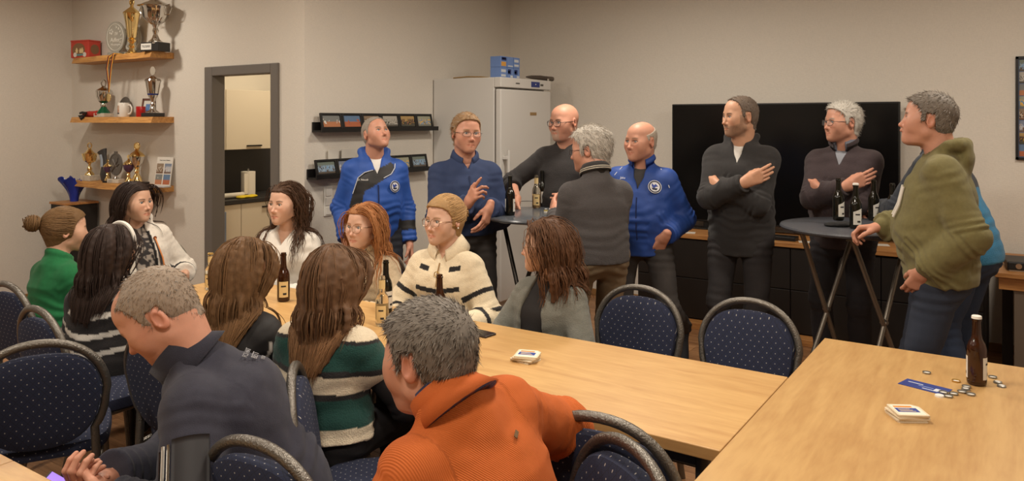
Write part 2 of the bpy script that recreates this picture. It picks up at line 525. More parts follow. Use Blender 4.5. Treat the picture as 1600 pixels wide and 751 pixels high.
# grey door frame on the left wall at the picture's edge
d2 = tag(thing('door_2', None, None), kind='structure')
MB().box((XL, 2.55, 0), (XL + 0.05, 2.95, 2.9), 0.005).build('door_jamb', mat('door_frame_dark', (82, 76, 70), 0.5), d2)
# baseboards
for nm, lo, hi in (('baseboard_left', (XL, 2.95, 0), (XL + 0.018, YD, 0.06)), ('baseboard_door_side', (XL, YD - 0.018, 0), (fx0, YD, 0.06)),
                   ('baseboard_corner', (fx1, YD - 0.018, 0), (XC + 0.018, YD, 0.06)), ('baseboard_ledge_side', (XC, YD, 0), (XC + 0.018, YT, 0.06)), ('baseboard_back', (XC, YT - 0.018, 0), (XR, YT, 0.06))):
    tag(MB().box(lo, hi, 0.004).build(nm, M_BASE), kind='structure')
# kitchen shell
KX, KY = -6.95, 6.45
wall('wall_kitchen_left', (KX - T, YD + WT, 0), (KX, KY, ROOM_TOP), mat('kitchen_paint', (222, 214, 198), 0.85))
wall('wall_kitchen_back', (KX - T, KY, 0), (XC - T, KY + T, ROOM_TOP), MATS['kitchen_paint'])
wall('wall_kitchen_right', (XC - T - 0.02, YD + WT, 0), (XC - T, KY, ROOM_TOP), MATS['kitchen_paint'])
# floor of single laminate planks on a base slab
floor = tag(MB().box((XL - T, YB - T, -0.08), (XR + T, YT + T, -0.012)).build('floor', M_SUB), kind='structure')
M_PLANK = wood_mat('laminate_plank', (120, 82, 52), (166, 122, 84), (1.2, 14, 14), 0.42, 1.6)
PLW, PLL = 0.24, 1.38
pl_me = MB().box((-PLL / 2 + 0.001, -PLW / 2 + 0.001, -0.012), (PLL / 2 - 0.001, PLW / 2 - 0.001, 0.0), 0.0015).mesh('plank')
pl_me.materials.append(M_PLANK)
random.seed(3)
row = 0; y = -1.0
while y < YT:
    x = XL - random.random() * PLL
    while x < XR:
        if x + PLL > XL and (y < KY):
            o = link('plank', pl_me, None, floor, (x + PLL / 2, y + PLW / 2, 0))
        x += PLL
    y += PLW; row += 1

# ------------------------------------------------------------------ kitchen seen through the door
M_CAB = mat('cabinet_cream', (212, 200, 178), 0.4)
M_CABB = mat('cabinet_side', (196, 184, 162), 0.5)
M_DARK = mat('dark_stone', (44, 42, 42), 0.4, bump=0.05, bscale=120, var=0.2, vscale=60)
M_HANDLE = mat('handle_black', (30, 27, 25), 0.4, metal=0.3)
ux = KX + 0.36; lx = KX + 0.6
def cabinet(name, label, y0, y1, z0, z1, xf, doors, handle_z, ):
    t = thing(name, label, 'cabinet', ((KX + xf) / 2, (y0 + y1) / 2, z0))
    ox, oy, oz = t.location
    MB().box((KX + 0.002 - ox, y0 + .001 - oy, 0), (xf - 0.022 - ox, y1 - .001 - oy, z1 - oz)).build('body', M_CABB, t)
    for (a, c, hz) in doors:
        d = MB().box((xf - 0.02 - ox, a + 0.002 - oy, 0.003), (xf - ox, c - 0.002 - oy, z1 - oz - 0.003), 0.002).build('door', M_CAB, t)
        if hz is not None:
            ym = (a + c) / 2 - oy
            MB().box((xf - ox, ym - 0.09, hz - oz), (xf + 0.02 - ox, ym + 0.09, hz + 0.014 - oz), 0.003).build('handle', M_HANDLE, d)
    return t
uz0, uz1 = 1.375, 1.98
cabinet('wall_cabinet', 'cream wall cabinet with black bar handle hanging in the kitchen', 4.768, 5.43, uz0, uz1, ux, [(4.768, 5.43, uz0 + 0.03)], 0)
cabinet('wall_cabinet', 'narrow cream wall cabinet beside the kitchen door jamb', 4.12, 4.765, uz0, uz1, ux, [(4.12, 4.765, None)], 0)
cabinet('base_cabinet', 'cream base cabinet with black bar handle under the kitchen worktop', 4.768, 5.43, 0.08, 0.86, lx, [(4.768, 5.43, 0.80)], 0)
cabinet('base_cabinet', 'plain cream base cabinet under the worktop behind the hanging towel', 4.12, 4.765, 0.08, 0.86, lx, [(4.12, 4.765, None)], 0)
tag(MB().box((KX + 0.002, 4.06, 0.862), (lx + 0.02, 6.2, 0.90), 0.003).build('worktop', M_DARK), 'dark stone worktop running along the kitchen wall', 'worktop')
tag(MB().box((KX + 0.001, 4.06, 0.901), (KX + 0.014, 6.2, 1.374)).build('backsplash', mat('backsplash_dark', (38, 36, 38), 0.35)), 'dark smooth backsplash panel between worktop and wall cabinets', 'backsplash')
# paper roll
t = thing('paper_towel_roll', 'white paper towel roll on an upright holder on the worktop', 'paper roll', (KX + 0.36, 5.03, 0.90))
MB().lathe([(0.0, 0), (0.075, 0), (0.075, 0.012), (0, 0.012)], 24).build('base', M_HANDLE, t, True)
MB().lathe([(0.018, 0.013), (0.07, 0.013), (0.07, 0.25), (0.018, 0.25)], 28).build('roll', mat('paper_white', (222, 214, 200), 0.9, bump=0.1, bscale=90), t, True)
MB().lathe([(0.0, 0.012), (0.01, 0.012), (0.01, 0.275), (0.0, 0.285)], 12).build('spindle', mat('steel', (170, 168, 165), 0.3, metal=1.0), t, True)
b = MB(); b.tube([(0.07 * math.cos(a), 0.07 * math.sin(a), 0) for a in (-1.2, -0.9)], 0.001, 4); 
bm2 = MB()
poly = [(0.058, -0.045), (0.075, -0.07), (0.088, -0.115), (0.090, -0.115), (0.078, -0.068), (0.061, -0.043)]
bm2.prism(poly, 0.03, 0.235).build('loose_sheet', MATS['paper_white'], t)
b.bm.free()
# rolled white packet and yellow cloth on the worktop
tag(MB().tube([(KX + .45, 4.66, .93), (KX + .45, 4.90, .93)], 0.026, 14).build('foil_roll', mat('off_white_plastic', (205, 198, 184), 0.5), smooth=True), 'rolled off-white packet lying on the worktop', 'roll')
pr = [ell((KX + 0.52, 4.82 + 0.05 * i, 0.912 + 0.004 * (i % 2)), (0.05, 0.04, 0.014), 0.01) for i in range(4)]
V, F = surf(pr, 0.006); V = V + vnormals(V, F) * (0.004 * vnoise(V * 45, 2))[:, None]
tag(link('cleaning_cloth', mesh_np('cleaning_cloth', V, F), mat('yellow_cloth', (214, 186, 40), 0.9, bump=0.2, bscale=300)), 'crumpled yellow cleaning cloth on the kitchen worktop', 'cloth')
# blue towel hanging at the jamb
b = MB()
b.box((lx + 0.004, 4.44, 0.45), (lx + 0.03, 4.58, 0.80), 0.008)
tag(b.build('hanging_towel', mat('blue_grey_towel', (118, 130, 150), 0.95, bump=0.3, bscale=200, var=0.2)), 'blue-grey towel hanging on a base cabinet by the door jamb', 'towel')

# ------------------------------------------------------------------ fridge, photo ledges, switch strip
FX0, FX1, FY0, FY1, FH = -4.39, -3.66, 5.32, 6.14, 2.036
M_FR = mat('fridge_white', (206, 203, 198), 0.35, bump=0.02, bscale=90)
M_SEAL = mat('seal_grey', (120, 116, 110), 0.6)
t = thing('refrigerator', 'tall white upright refrigerator standing in the room corner', 'refrigerator', ((FX0 + FX1) / 2, (FY0 + FY1) / 2, 0))
ox, oy = (FX0 + FX1) / 2, (FY0 + FY1) / 2
MB().box((FX0 - ox, FY0 - oy, 0.06), (FX1 - 0.07 - ox, FY1 - oy, FH), 0.006).build('body', M_FR, t)
dd = MB().box((FX1 - 0.055 - ox, FY0 - oy, 0.14), (FX1 - ox, FY1 - oy, FH - 0.10), 0.010).build('door', M_FR, t)
MB().box((FX1 - 0.07 - ox, FY0 + 0.01 - oy, 0.15), (FX1 - 0.055 - ox, FY1 - 0.01 - oy, FH - 0.11)).build('door_seal', M_SEAL, t)
pn = MB().box((FX1 - 0.07 - ox, FY0 - oy, FH - 0.085), (FX1 - ox, FY1 - oy, FH), 0.006).build('control_panel', M_FR, t)
MB().box((FX1 - ox, 0.07, FH - 0.068), (FX1 + 0.003 - ox, 0.21, FH - 0.020)).build('display', mat('display_blue', (30, 48, 120), 0.3), pn)
MB().box((FX1 - ox, 0.135, FH - 0.048), (FX1 + 0.0045 - ox, 0.147, FH - 0.038)).build('display_digit', mat('print_white', (215, 212, 205), 0.6), pn)
MB().box((FX1 - ox, -0.18, FH - 0.05), (FX1 + 0.002 - ox, -0.12, FH - 0.040)).build('name_plate', mat('plate_dark', (70, 66, 62), 0.4), pn)
for k in (0.235, 0.26): MB().lathe([(0, 0), (0.009, 0), (0.009, 0.006), (0, 0.006)], 12, M=Matrix.Translation((FX1 - ox, k, FH - 0.045)) @ Matrix.Rotation(math.pi / 2, 4, 'Y')).build('button', MATS['plate_dark'], pn)
MB().box((FX1 - ox, 0.05, 1.715), (FX1 + 0.003 - ox, 0.155, 1.742)).build('sticker', mat('sticker_tan', (150, 122, 82), 0.6), dd)
hb = MB().tube([(FX1 + 0.05 - ox, FY0 + 0.045 - oy, z) for z in (0.95, 1.1, 1.25, 1.42)], 0.013, 12).build('handle', M_FR, dd, True)
for z in (0.99, 1.34): MB().box((FX1 - ox, FY0 + 0.025 - oy, z), (FX1 + 0.05 - ox, FY0 + 0.065 - oy, z + 0.03), 0.004).build('handle_bracket', M_FR, hb)
for sx in (-0.3, 0.28):
    for sy in (-0.26, 0.26): MB().lathe([(0, 0), (0.025, 0), (0.025, 0.06), (0, 0.06)], 12, (sx, sy, 0)).build('foot', M_HANDLE, t)

# blue boxes on the fridge, racket-like handle and cable
def pack(name, label, c, s, cols, rz=0.0, grp=None):
    t = thing(name, label, 'box', c, rz, grp)
    MB().box((-s[0] / 2, -s[1] / 2, 0), (s[0] / 2, s[1] / 2, s[2]), 0.002).build('carton', mat('box_blue', (104, 132, 186), 0.5), t)
    for (y0, y1, z0, z1, rgb) in cols:
        MB().box((s[0] / 2, (y0 - .5) * s[1], z0 * s[2]), (s[0] / 2 + 0.0012, (y1 - .5) * s[1], z1 * s[2])).build('print', mat('box_print_%d_%d_%d' % rgb, rgb, 0.6), t)
    return t
LBL = (196, 200, 205); ORG = (205, 150, 70); DBL = (28, 44, 96)
px_, py_ = -3.80, 5.46
pA = [(0.15, 0.9, 0.62, 0.92, DBL), (0.2, 0.8, 0.74, 0.84, LBL), (0.1, 0.85, 0.1, 0.5, ORG)]
pB = [(0.08, 0.8, 0.55, 0.8, LBL), (0.08, 0.8, 0.15, 0.35, LBL)]
pC = [(0.1, 0.6, 0.4, 0.85, DBL), (0.5, 0.9, 0.1, 0.3, LBL), (0.1, 0.4, 0.5, 0.7, LBL)]
for nm, yy, zz, pp, lab in (('a', 0.05, 0, pB, 'lower front blue snack box on the refrigerator'), ('b', 0.05, 0.095, pA, 'upper front blue snack box with orange picture on the refrigerator'),
                            ('c', 0.152, 0, pC, 'lower middle blue snack box on the refrigerator'), ('d', 0.152, 0.095, [(0.1, .9, .1, .2, LBL)], 'plain upper middle blue box on the refrigerator'),
                            ('e', 0.254, 0, pC, 'lower rear blue snack box on the refrigerator'), ('f', 0.254, 0.095, pB, 'upper rear white-striped blue box on the refrigerator')):
    pack('snack_box', lab, (px_, py_ + yy - 0.02, FH + zz), (0.11, 0.095, 0.094), pp, 0, 'blue boxes on the refrigerator')
t = thing('umbrella', 'furled dark umbrella lying across the refrigerator top', 'umbrella', (-3.70, 5.76, FH))
MB().tube([(0, 0.02, 0.022), (0, 0.10, 0.024), (0, 0.26, 0.026), (0, 0.36, 0.024)], [0.006, 0.016, 0.021, 0.02], 12).build('canopy', mat('umbrella_cloth', (74, 64, 56), 0.7, bump=0.2, bscale=80), t, True)
hd = MB().tube([(0, 0.36, 0.024), (0, 0.47, 0.024), (0, 0.475, 0.024)], [0.021, 0.022, 0.016], 12).build('handle', mat('umbrella_grip', (84, 74, 64), 0.6), t, True)
MB().tube([(0, 0.475, 0.024), (0, 0.482, 0.024)], 0.021, 12).build('end_cap', mat('grip_end', (180, 170, 155), 0.5), hd, True)
MB().tube([(0.021, 0.355, 0.02), (0.025, 0.357, -0.03), (0.022, 0.362, -0.09), (0.026, 0.37, -0.03), (0.02, 0.372, 0.02)], 0.004, 6).build('wrist_strap', mat('strap_pale', (190, 182, 168), 0.7), t, True)
tag(MB().tube([(-4.18, 5.34, FH + .006), (-4.05, 5.37, FH + .015), (-3.93, 5.40, FH + .012), (-3.87, 5.44, FH + 0.006)], 0.006, 8).build('cord', mat('cord_tan', (140, 112, 70), 0.7), smooth=True), 'short tan cord lying on the refrigerator beside the blue boxes', 'cord')

def photo_mat(name, seed, sky, ground, people, style=0):
    """small procedural photograph: sky, ground, a row of coloured figures"""
    m, nt, b = _nt(name); L = nt.links
    tc = nt.nodes.new('ShaderNodeTexCoord'); sp = nt.nodes.new('ShaderNodeSeparateXYZ'); L.new(tc.outputs['Generated'], sp.inputs[0])
    mp = nt.nodes.new('ShaderNodeMapping'); L.new(tc.outputs['Generated'], mp.inputs['Vector']); mp.inputs['Location'].default_value = (seed * 3.1, seed * 1.7, seed); mp.inputs['Scale'].default_value = (9, 9, 3.2)
    vo = nt.nodes.new('ShaderNodeTexVoronoi'); vo.inputs['Scale'].default_value = 1.0; L.new(mp.outputs[0], vo.inputs['Vector'])
    nz = nt.nodes.new('ShaderNodeTexNoise'); nz.inputs['Scale'].default_value = 2.2; nz.inputs['Detail'].default_value = 5; L.new(mp.outputs[0], nz.inputs['Vector'])
    g = nt.nodes.new('ShaderNodeValToRGB'); e = g.color_ramp.elements
    e[0].position = 0.42; e[1].position = 0.5; e[0].color = (*lin(ground), 1); e[1].color = (*lin(sky), 1)
    L.new(sp.outputs['Z'], g.inputs['Fac'])
    pc = nt.nodes.new('ShaderNodeValToRGB'); pc.color_ramp.interpolation = 'CONSTANT'
    el = pc.color_ramp.elements
    while len(el) < len(people): el.new(0.5)
    for i, c in enumerate(people): el[i].position = 0.2 + 0.6 * i / len(people); el[i].color = (*lin(c), 1)
    L.new(nz.outputs['Fac'], pc.inputs['Fac'])
    # figures in the middle band
    r = nt.nodes.new('ShaderNodeValToRGB'); r.color_ramp.interpolation = 'LINEAR'
    e = r.color_ramp.elements; e[0].position = 0.12; e[0].color = (0, 0, 0, 1); e[1].position = 0.95; e[1].color = (0, 0, 0, 1)
    for p_, v in ((0.22, 1.0), (0.62, 1.0), (0.78, 0.0)):
        q = e.new(p_); q.color = (v, v, v, 1)
    L.new(sp.outputs['Z'], r.inputs['Fac'])
    th = nt.nodes.new('ShaderNodeMath'); th.operation = 'GREATER_THAN'; th.inputs[1].default_value = 0.25 if style == 0 else 0.8
    L.new(vo.outputs['Color'], th.inputs[0])
    mu = nt.nodes.new('ShaderNodeMath'); mu.operation = 'MULTIPLY'; L.new(r.outputs[0], mu.inputs[0]); L.new(th.outputs[0], mu.inputs[1])
    mx = nt.nodes.new('ShaderNodeMixRGB'); L.new(mu.outputs[0], mx.inputs['Fac']); L.new(g.outputs[0], mx.inputs[1]); L.new(pc.outputs[0], mx.inputs[2])
    L.new(mx.outputs[0], b.inputs['Base Color']); b.inputs['Roughness'].default_value = 0.25
    return m
M_BLACK = mat('black_lacquer', (24, 22, 21), 0.45)
M_MAT = mat('photo_mount', (210, 205, 195), 0.8)
PH = [
    photo_mat('photo_court', 1, (120, 122, 120), (176, 118, 84), [(176, 118, 84), (220, 220, 215), (90, 110, 80)], 1),
    photo_mat('photo_clay', 2, (96, 120, 150), (172, 100, 70), [(60, 90, 140), (170, 95, 70), (90, 70, 60)], 1),
    photo_mat('photo_team_a', 3, (140, 120, 100), (110, 80, 60), [(180, 60, 50), (200, 190, 170), (80, 60, 50), (190, 140, 100)]),
    photo_mat('photo_bw', 4, (170, 165, 155), (80, 76, 70), [(60, 58, 56), (190, 185, 175), (120, 115, 108), (150, 145, 138)]),
    photo_mat('photo_team_b', 5, (170, 140, 90), (70, 70, 60), [(200, 160, 60), (60, 55, 50), (190, 120, 90)]),
    photo_mat('photo_team_c', 6, (150, 150, 130), (120, 120, 110), [(190, 80, 60), (220, 180, 80), (90, 130, 170), (210, 205, 190)]),
    photo_mat('photo_team_blue', 7, (110, 120, 110), (90, 80, 70), [(60, 110, 170), (110, 150, 190), (150, 170, 185), (70, 70, 80), (160, 120, 100)]),
    photo_mat('photo_team_d', 8, (120, 130, 150), (110, 90, 80), [(60, 90, 150), (190, 190, 190), (150, 100, 80)]),
]
def ledge(label, z, y0, y1, n, pics, zf):
    t = thing('photo_ledge', label, 'picture ledge', (XC, (y0 + y1) / 2, z))
    oy = (y0 + y1) / 2
    MB().box((0.001, y0 - oy, 0), (0.11, y1 - oy, 0.014)).build('shelf_board', M_BLACK, t)
    MB().box((0.001, y0 - oy, 0.014), (0.012, y1 - oy, 0.075)).build('back_rail', M_BLACK, t)
    MB().box((0.098, y0 - oy, 0.014), (0.11, y1 - oy, 0.036)).build('front_lip', M_BLACK, t)
    w = (y1 - y0 - 0.06) / n
    fw, fh = w - 0.004, 0.128
    me = bpy.data.meshes.new('frame')
    for i in range(n):
        yc = y0 + 0.03 + w * (i + 0.5)
        f = thing('picture_frame', pics[i][1], 'picture frame', (XC + 0.075, yc, z + 0.018), 0, 'framed photos on the ledges')
        f.rotation_euler = (0, math.radians(-12), math.radians(0))
        b = MB(); bt = 0.016
        b.box((-0.008, -fw / 2, 0), (0.008, -fw / 2 + bt, fh), 0.002); b.box((-0.008, fw / 2 - bt, 0), (0.008, fw / 2, fh), 0.002)
        b.box((-0.008, -fw / 2 + bt, 0), (0.008, fw / 2 - bt, bt), 0.002); b.box((-0.008, -fw / 2 + bt, fh - bt), (0.008, fw / 2 - bt, fh), 0.002)
        b.build('moulding', M_BLACK, f)
        MB().box((-0.006, -fw / 2 + bt, bt), (-0.001, fw / 2 - bt, fh - bt)).build('backing', M_BLACK, f)
        MB().box((-0.001, -fw / 2 + bt + .004, bt + 0.006), (0.001, fw / 2 - bt - .004, fh - bt - 0.004)).build('photograph', PH[pics[i][0]], f)
up = [(0, 'photo frame with empty clay court, leftmost on the upper ledge'), (1, 'photo frame with red clay court and blue fence on the upper ledge'), (2, 'photo frame with red team, third on the upper ledge'),
      (3, 'photo frame with black and white picture, fourth on the upper ledge'), (4, 'photo frame with yellow-brown crowd, fifth on the upper ledge'), (5, 'photo frame with colourful group, rightmost on the upper ledge')]
lo_ = [(6, 'photo frame with light blue team, leftmost on the lower ledge'), (7, 'photo frame second from left on the lower ledge'), (2, 'photo frame behind the man in blue, third on the lower ledge'),
       (7, 'photo frame right of the man in blue, fourth on the lower ledge'), (5, 'photo frame with red court group, fifth on the lower ledge'), (6, 'photo frame with dark background team, rightmost on the lower ledge')]
ledge('black picture ledge, upper of two on the corner wall', 1.582, 3.92, 5.27, 6, up, 0)
ledge('black picture ledge, lower of two behind the man in blue', 1.235, 3.87, 5.20, 6, lo_, 0)
for yy, w, lab in ((4.11, 0.10, 'plain white card behind the lower photo ledge, left one'), (4.27, 0.145, 'pale printed card behind the lower photo ledge, right one')):
    tag(MB().box((0, -w / 2, 0), (0.004, w / 2, 0.20), 0.001).build('card', M_MAT, None, loc=(XC + 0.02, yy, 1.2495)), lab, 'card')
t = thing('switch_strip', 'white vertical strip of two switches and a socket on the wall', 'light switch', (XC, 4.075, 0.945))
M_SW = mat('switch_white', (236, 232, 224), 0.4)
MB().box((0.0005, -0.042, 0), (0.010, 0.042, 0.225), 0.004).build('cover_frame', M_SW, t)
for k in range(3): MB().box((0.010, -0.029, 0.012 + 0.07 * k), (0.016, 0.029, 0.070 + 0.07 * k), 0.002).build('rocker', M_SW, t)

# ------------------------------------------------------------------ television, sideboard, desk, collage frame
M_TV = mat('screen_black', (14, 13, 13), 0.18, spec=0.4)
tl = (-4.4, 0)
TX0, TX1, TZ0, TZ1 = -2.58, -0.775, 0.80, 1.812
t = thing('television', 'very large flat black television standing against the wall', 'television', ((TX0 + TX1) / 2, YT - 0.14, TZ0 - 0.06))
hw = (TX1 - TX0) / 2
MB().box((-hw, -0.02, 0.06), (hw, 0.03, 0.06 + TZ1 - TZ0), 0.006).build('housing', mat('tv_housing', (20, 19, 18), 0.4), t)
MB().box((-hw + 0.012, -0.0235, 0.06 + 0.02), (hw - 0.012, -0.0205, 0.06 + TZ1 - TZ0 - 0.012)).build('screen', M_TV, t)
for sx in (-0.6, 0.6): MB().box((sx - 0.15, -0.08, 0.0), (sx + 0.15, 0.06, 0.012), 0.003).box((sx - 0.02, -0.01, 0.012), (sx + 0.02, 0.02, 0.07)).build('stand_foot', MATS['tv_housing'], t)
M_OAK = wood_mat('oak_board', (150, 98, 52), (190, 136, 80), (1.5, 16, 16), 0.45, 1.8)
SBY = 6.02; SBZ = 0.74
M_SBD = mat('sideboard_dark', (30, 25, 22), 0.55, var=0.15, vscale=8)
t = thing('sideboard', 'long dark lowboard with oak top under the television', 'sideboard', (-1.25, 6.28, 0))
x0, x1 = -1.50, 1.05
MB().box((x0, SBY - 6.28, SBZ - 0.035), (x1, YT - 0.004 - 6.28, SBZ), 0.003).build('top_board', M_OAK, t)
MB().box((x0 + 0.01, SBY + 0.03 - 6.28, 0.05), (x1 - 0.01, YT - 0.02 - 6.28, SBZ - 0.036)).build('body', M_SBD, t)
MB().box((x0, SBY - 0.10 - 6.28, 0.0), (x1, SBY + 0.05 - 6.28, 0.05), 0.003).build('plinth', M_OAK, t)
for k in range(4):
    a = x0 + 0.02 + k * (x1 - x0 - 0.04) / 4; c = a + (x1 - x0 - 0.04) / 4 - 0.006
    d = MB().box((a, SBY + 0.012 - 6.28, 0.06), (c, SBY + 0.03 - 6.28, 0.38), 0.003).build('door', M_SBD, t)
    d = MB().box((a, SBY + 0.012 - 6.28, 0.386), (c, SBY + 0.03 - 6.28, SBZ - 0.045), 0.003).build('drawer', M_SBD, t)
t = thing('desk', 'oak desk with grey-brown panel front at the far right edge', 'desk', (0.75, 6.02, 0))
MB().box((-0.90, -0.43, 0.705), (0.90, 0.43, 0.735), 0.003).build('desk_top', M_OAK, t)
MB().box((-0.88, -0.41, 0.63), (0.88, 0.41, 0.704), 0.002).build('apron', M_OAK, t)
MB().box((-0.80, -0.40, 0.03), (0.80, -0.382, 0.629)).build('front_panel', mat('panel_taupe', (112, 100, 88), 0.6), t)
for sx in (-0.84, 0.84): MB().box((sx - 0.03, -0.02, 0), (sx + 0.03, 0.04, 0.629), 0.003).build('leg', M_SBD, t)
t = thing('collage_frame', 'black framed photo collage hanging at the right edge', 'picture frame', (0.22, YT, 1.39))
b = MB(); W2, H2 = 0.27, 0.735
b.box((-W2, -0.025, 0), (-W2 + 0.018, -0.001, H2)); b.box((W2 - 0.018, -0.025, 0), (W2, -0.001, H2)); b.box((-W2, -0.025, 0), (W2, -0.001, 0.018)); b.box((-W2, -0.025, H2 - 0.018), (W2, -0.001, H2))
b.build('moulding', M_BLACK, t)
MB().box((-W2 + .01, -0.012, 0.01), (W2 - .01, -0.002, H2 - 0.01)).build('mount', mat('collage_mount', (96, 110, 140), 0.6), t)
for r in range(8):
    for c in range(3):
        xx = -W2 + 0.022 + c * 0.168; zz = 0.025 + r * 0.0865
        MB().box((xx, -0.015, zz), (xx + 0.16, -0.012, zz + 0.08)).build('photograph', PH[(r * 3 + c * 5 + 1) % 8], t)
# things on sideboard and desk
t = thing('router', 'flat black network box with two green lights on the sideboard', 'router', on(1098, 357, SBZ) )
t.location = (-2.02, 6.22, SBZ)
t.location = (-1.60, 6.16, SBZ)
MB().box((-0.14, -0.06, 0), (0.14, 0.06, 0.03), 0.004).build('housing', M_BLACK, t)
for k in (-0.09, -0.03): MB().box((k, -0.0612, 0.014), (k + 0.014, -0.06, 0.022)).build('indicator_light', mat('led_green', (60, 255, 90), 0.5, emit=4.0), t)
for px, py, w, lab in ((1062, 364, 0.22, 'white sheet of paper lying on the sideboard beside the router'), (1365, 382, 0.21, 'white sheet of paper on the sideboard behind the right bar table'), (1262, 378, 0.13, 'small white paper on the sideboard behind the bar table leg')):
    p = on(px, py, SBZ); tag(MB().box((-w / 2, -0.05, 0.0), (w / 2, 0.05, 0.0015)).build('paper_sheet', mat('paper', (205, 198, 186), 0.8), None, loc=(p[0], max(p[1], SBY + .07), SBZ), rot=(0, 0, 0.3)), lab, 'paper')
t = thing('ring_binder', 'black ring binder lying on the desk at the right edge', 'binder', (0.06, 5.82, 0.735), 0.1)
MB().box((-0.16, -0.13, 0.008), (0.16, 0.15, 0.06), 0.008).build('cover', mat('binder_black', (30, 29, 30), 0.45), t)
MB().box((-0.15, -0.12, 0.0), (0.15, 0.14, 0.0079)).build('pages', MATS['paper'], t)
MB().lathe([(0, 0), (0.017, 0), (0.017, 0.002), (0.009, 0.002)], 16, M=Matrix.Translation((-0.10, -0.130, 0.034)) @ Matrix.Rotation(math.pi / 2, 4, 'X')).build('finger_ring', mat('chrome', (200, 198, 195), 0.15, metal=1.0), t, True)
# ------------------------------------------------------------------ tables
M_BEECH = wood_mat('beech_top', (184, 141, 88), (203, 163, 106), (1.3, 9, 9), 0.38, 1.4)
M_BEECHY = wood_mat('beech_top_long', (184, 141, 88), (203, 163, 106), (9, 1.3, 9), 0.38, 1.4)
M_STEELD = mat('table_leg_grey', (70, 68, 66), 0.4, metal=0.6)
TH = 0.74
def table(label, x0, x1, y0, y1, m):
    cx, cy = (x0 + x1) / 2, (y0 + y1) / 2
    t = thing('table', label, 'table', (cx, cy, 0))
    a, b_ = (x1 - x0) / 2, (y1 - y0) / 2
    MB().box((-a, -b_, TH - 0.036), (a, b_, TH), 0.003).build('table_top', m, t)
    MB().box((-a + 0.09, -b_ + 0.09, TH - 0.10), (a - 0.09, b_ - 0.09, TH - 0.0365)).build('apron', M_STEELD, t)
    for sx in (-1, 1):
        for sy in (-1, 1):
            MB().tube([(sx * (a - 0.08), sy * (b_ - 0.08), 0), (sx * (a - 0.08), sy * (b_ - 0.08), TH - 0.0365)], 0.02, 12).build('leg', M_STEELD, t, True)
    return t
TXR = -0.712; TY0, TY1 = 2.125, 2.875
table('beech table where the orange-jumper man leans, coasters on it', TXR - 1.60, TXR - 0.001, TY0, TY1, M_BEECH)
table('beech table at the far left among the seated women', TXR - 3.20, TXR - 1.602, TY0, TY1, M_BEECH)
table('beech table at lower right with bottle caps and a beer bottle', TXR + 0.002, TXR + 0.802, 1.878, 3.478, M_BEECHY)
table('beech table corner at lower left below the man in navy', -3.90, -2.302, 0.243, 0.993, M_BEECH)
table('beech table in the foreground below the picture', -2.30, -0.70, 0.243, 0.993, M_BEECH)

# ------------------------------------------------------------------ banquet chairs with oval backs
def dotted():
    m, nt, b = _nt('dotted_blue_upholstery'); L = nt.links
    tc = nt.nodes.new('ShaderNodeTexCoord'); sp = nt.nodes.new('ShaderNodeSeparateXYZ'); L.new(tc.outputs['Object'], sp.inputs[0])
    def mth(op, a, b_=None, c=None):
        n = nt.nodes.new('ShaderNodeMath'); n.operation = op
        for i, v in enumerate((a, b_, c)):
            if v is None: continue
            if isinstance(v, (int, float)): n.inputs[i].default_value = v
            else: L.new(v, n.inputs[i])
        return n.outputs[0]
    s = 1 / 0.025
    yz = mth('ADD', sp.outputs['Z'], mth('MULTIPLY', sp.outputs['Y'], 1.0))
    p = mth('MULTIPLY', mth('ADD', sp.outputs['X'], yz), s * 0.7071)
    q = mth('MULTIPLY', mth('SUBTRACT', sp.outputs['X'], yz), s * 0.7071)
    fp = mth('SUBTRACT', mth('FRACT', p), 0.5); fq = mth('SUBTRACT', mth('FRACT', q), 0.5)
    d = mth('SQRT', mth('ADD', mth('MULTIPLY', fp, fp), mth('MULTIPLY', fq, fq)))
    dot = mth('LESS_THAN', d, 0.075)
    edge = mth('MAXIMUM', mth('ABSOLUTE', fp), mth('ABSOLUTE', fq))
    line = mth('GREATER_THAN', edge, 0.47)
    mx = nt.nodes.new('ShaderNodeMixRGB'); mx.inputs[1].default_value = (*lin((36, 42, 66)), 1); mx.inputs[2].default_value = (*lin((168, 165, 160)), 1); L.new(dot, mx.inputs[0])
    m2 = nt.nodes.new('ShaderNodeMixRGB'); m2.inputs[2].default_value = (*lin((31, 34, 49)), 1); L.new(mx.outputs[0], m2.inputs[1]); L.new(line, m2.inputs[0])
    L.new(m2.outputs[0], b.inputs['Base Color']); b.inputs['Roughness'].default_value = 0.9
    nz = nt.nodes.new('ShaderNodeTexNoise'); nz.inputs['Scale'].default_value = 260; L.new(tc.outputs['Object'], nz.inputs['Vector'])
    bp = nt.nodes.new('ShaderNodeBump'); bp.inputs['Strength'].default_value = 0.3; bp.inputs['Distance'].default_value = 0.002; L.new(nz.outputs['Fac'], bp.inputs['Height']); L.new(bp.outputs[0], b.inputs['Normal'])
    return m
M_UPH = dotted()
M_HAMMER = mat('hammered_grey_steel', (116, 111, 104), 0.36, metal=0.75, bump=0.35, bscale=170)
BW, BZ0, BZ1 = 0.212, 0.455, 0.865          # back: half width, bottom, top
def back_outline(a, grow=0.0):
    """egg outline of the back rest, a=0 top, going round"""
    zc = 0.66
    s, c = math.sin(a), math.cos(a)
    if c >= 0:
        x = (BW + grow) * math.copysign(abs(s) ** 0.92, s); z = zc + (BZ1 - zc + grow) * c ** 0.95
    else:
        x = (BW - 0.006 + grow) * math.copysign(abs(s) ** 0.80, s); z = zc - (zc - BZ0 + grow) * abs(c) ** 0.9
    return x, z
def back_y(z): return -0.205 - 0.16 * max(0.0, z - 0.42)       # the back leans away
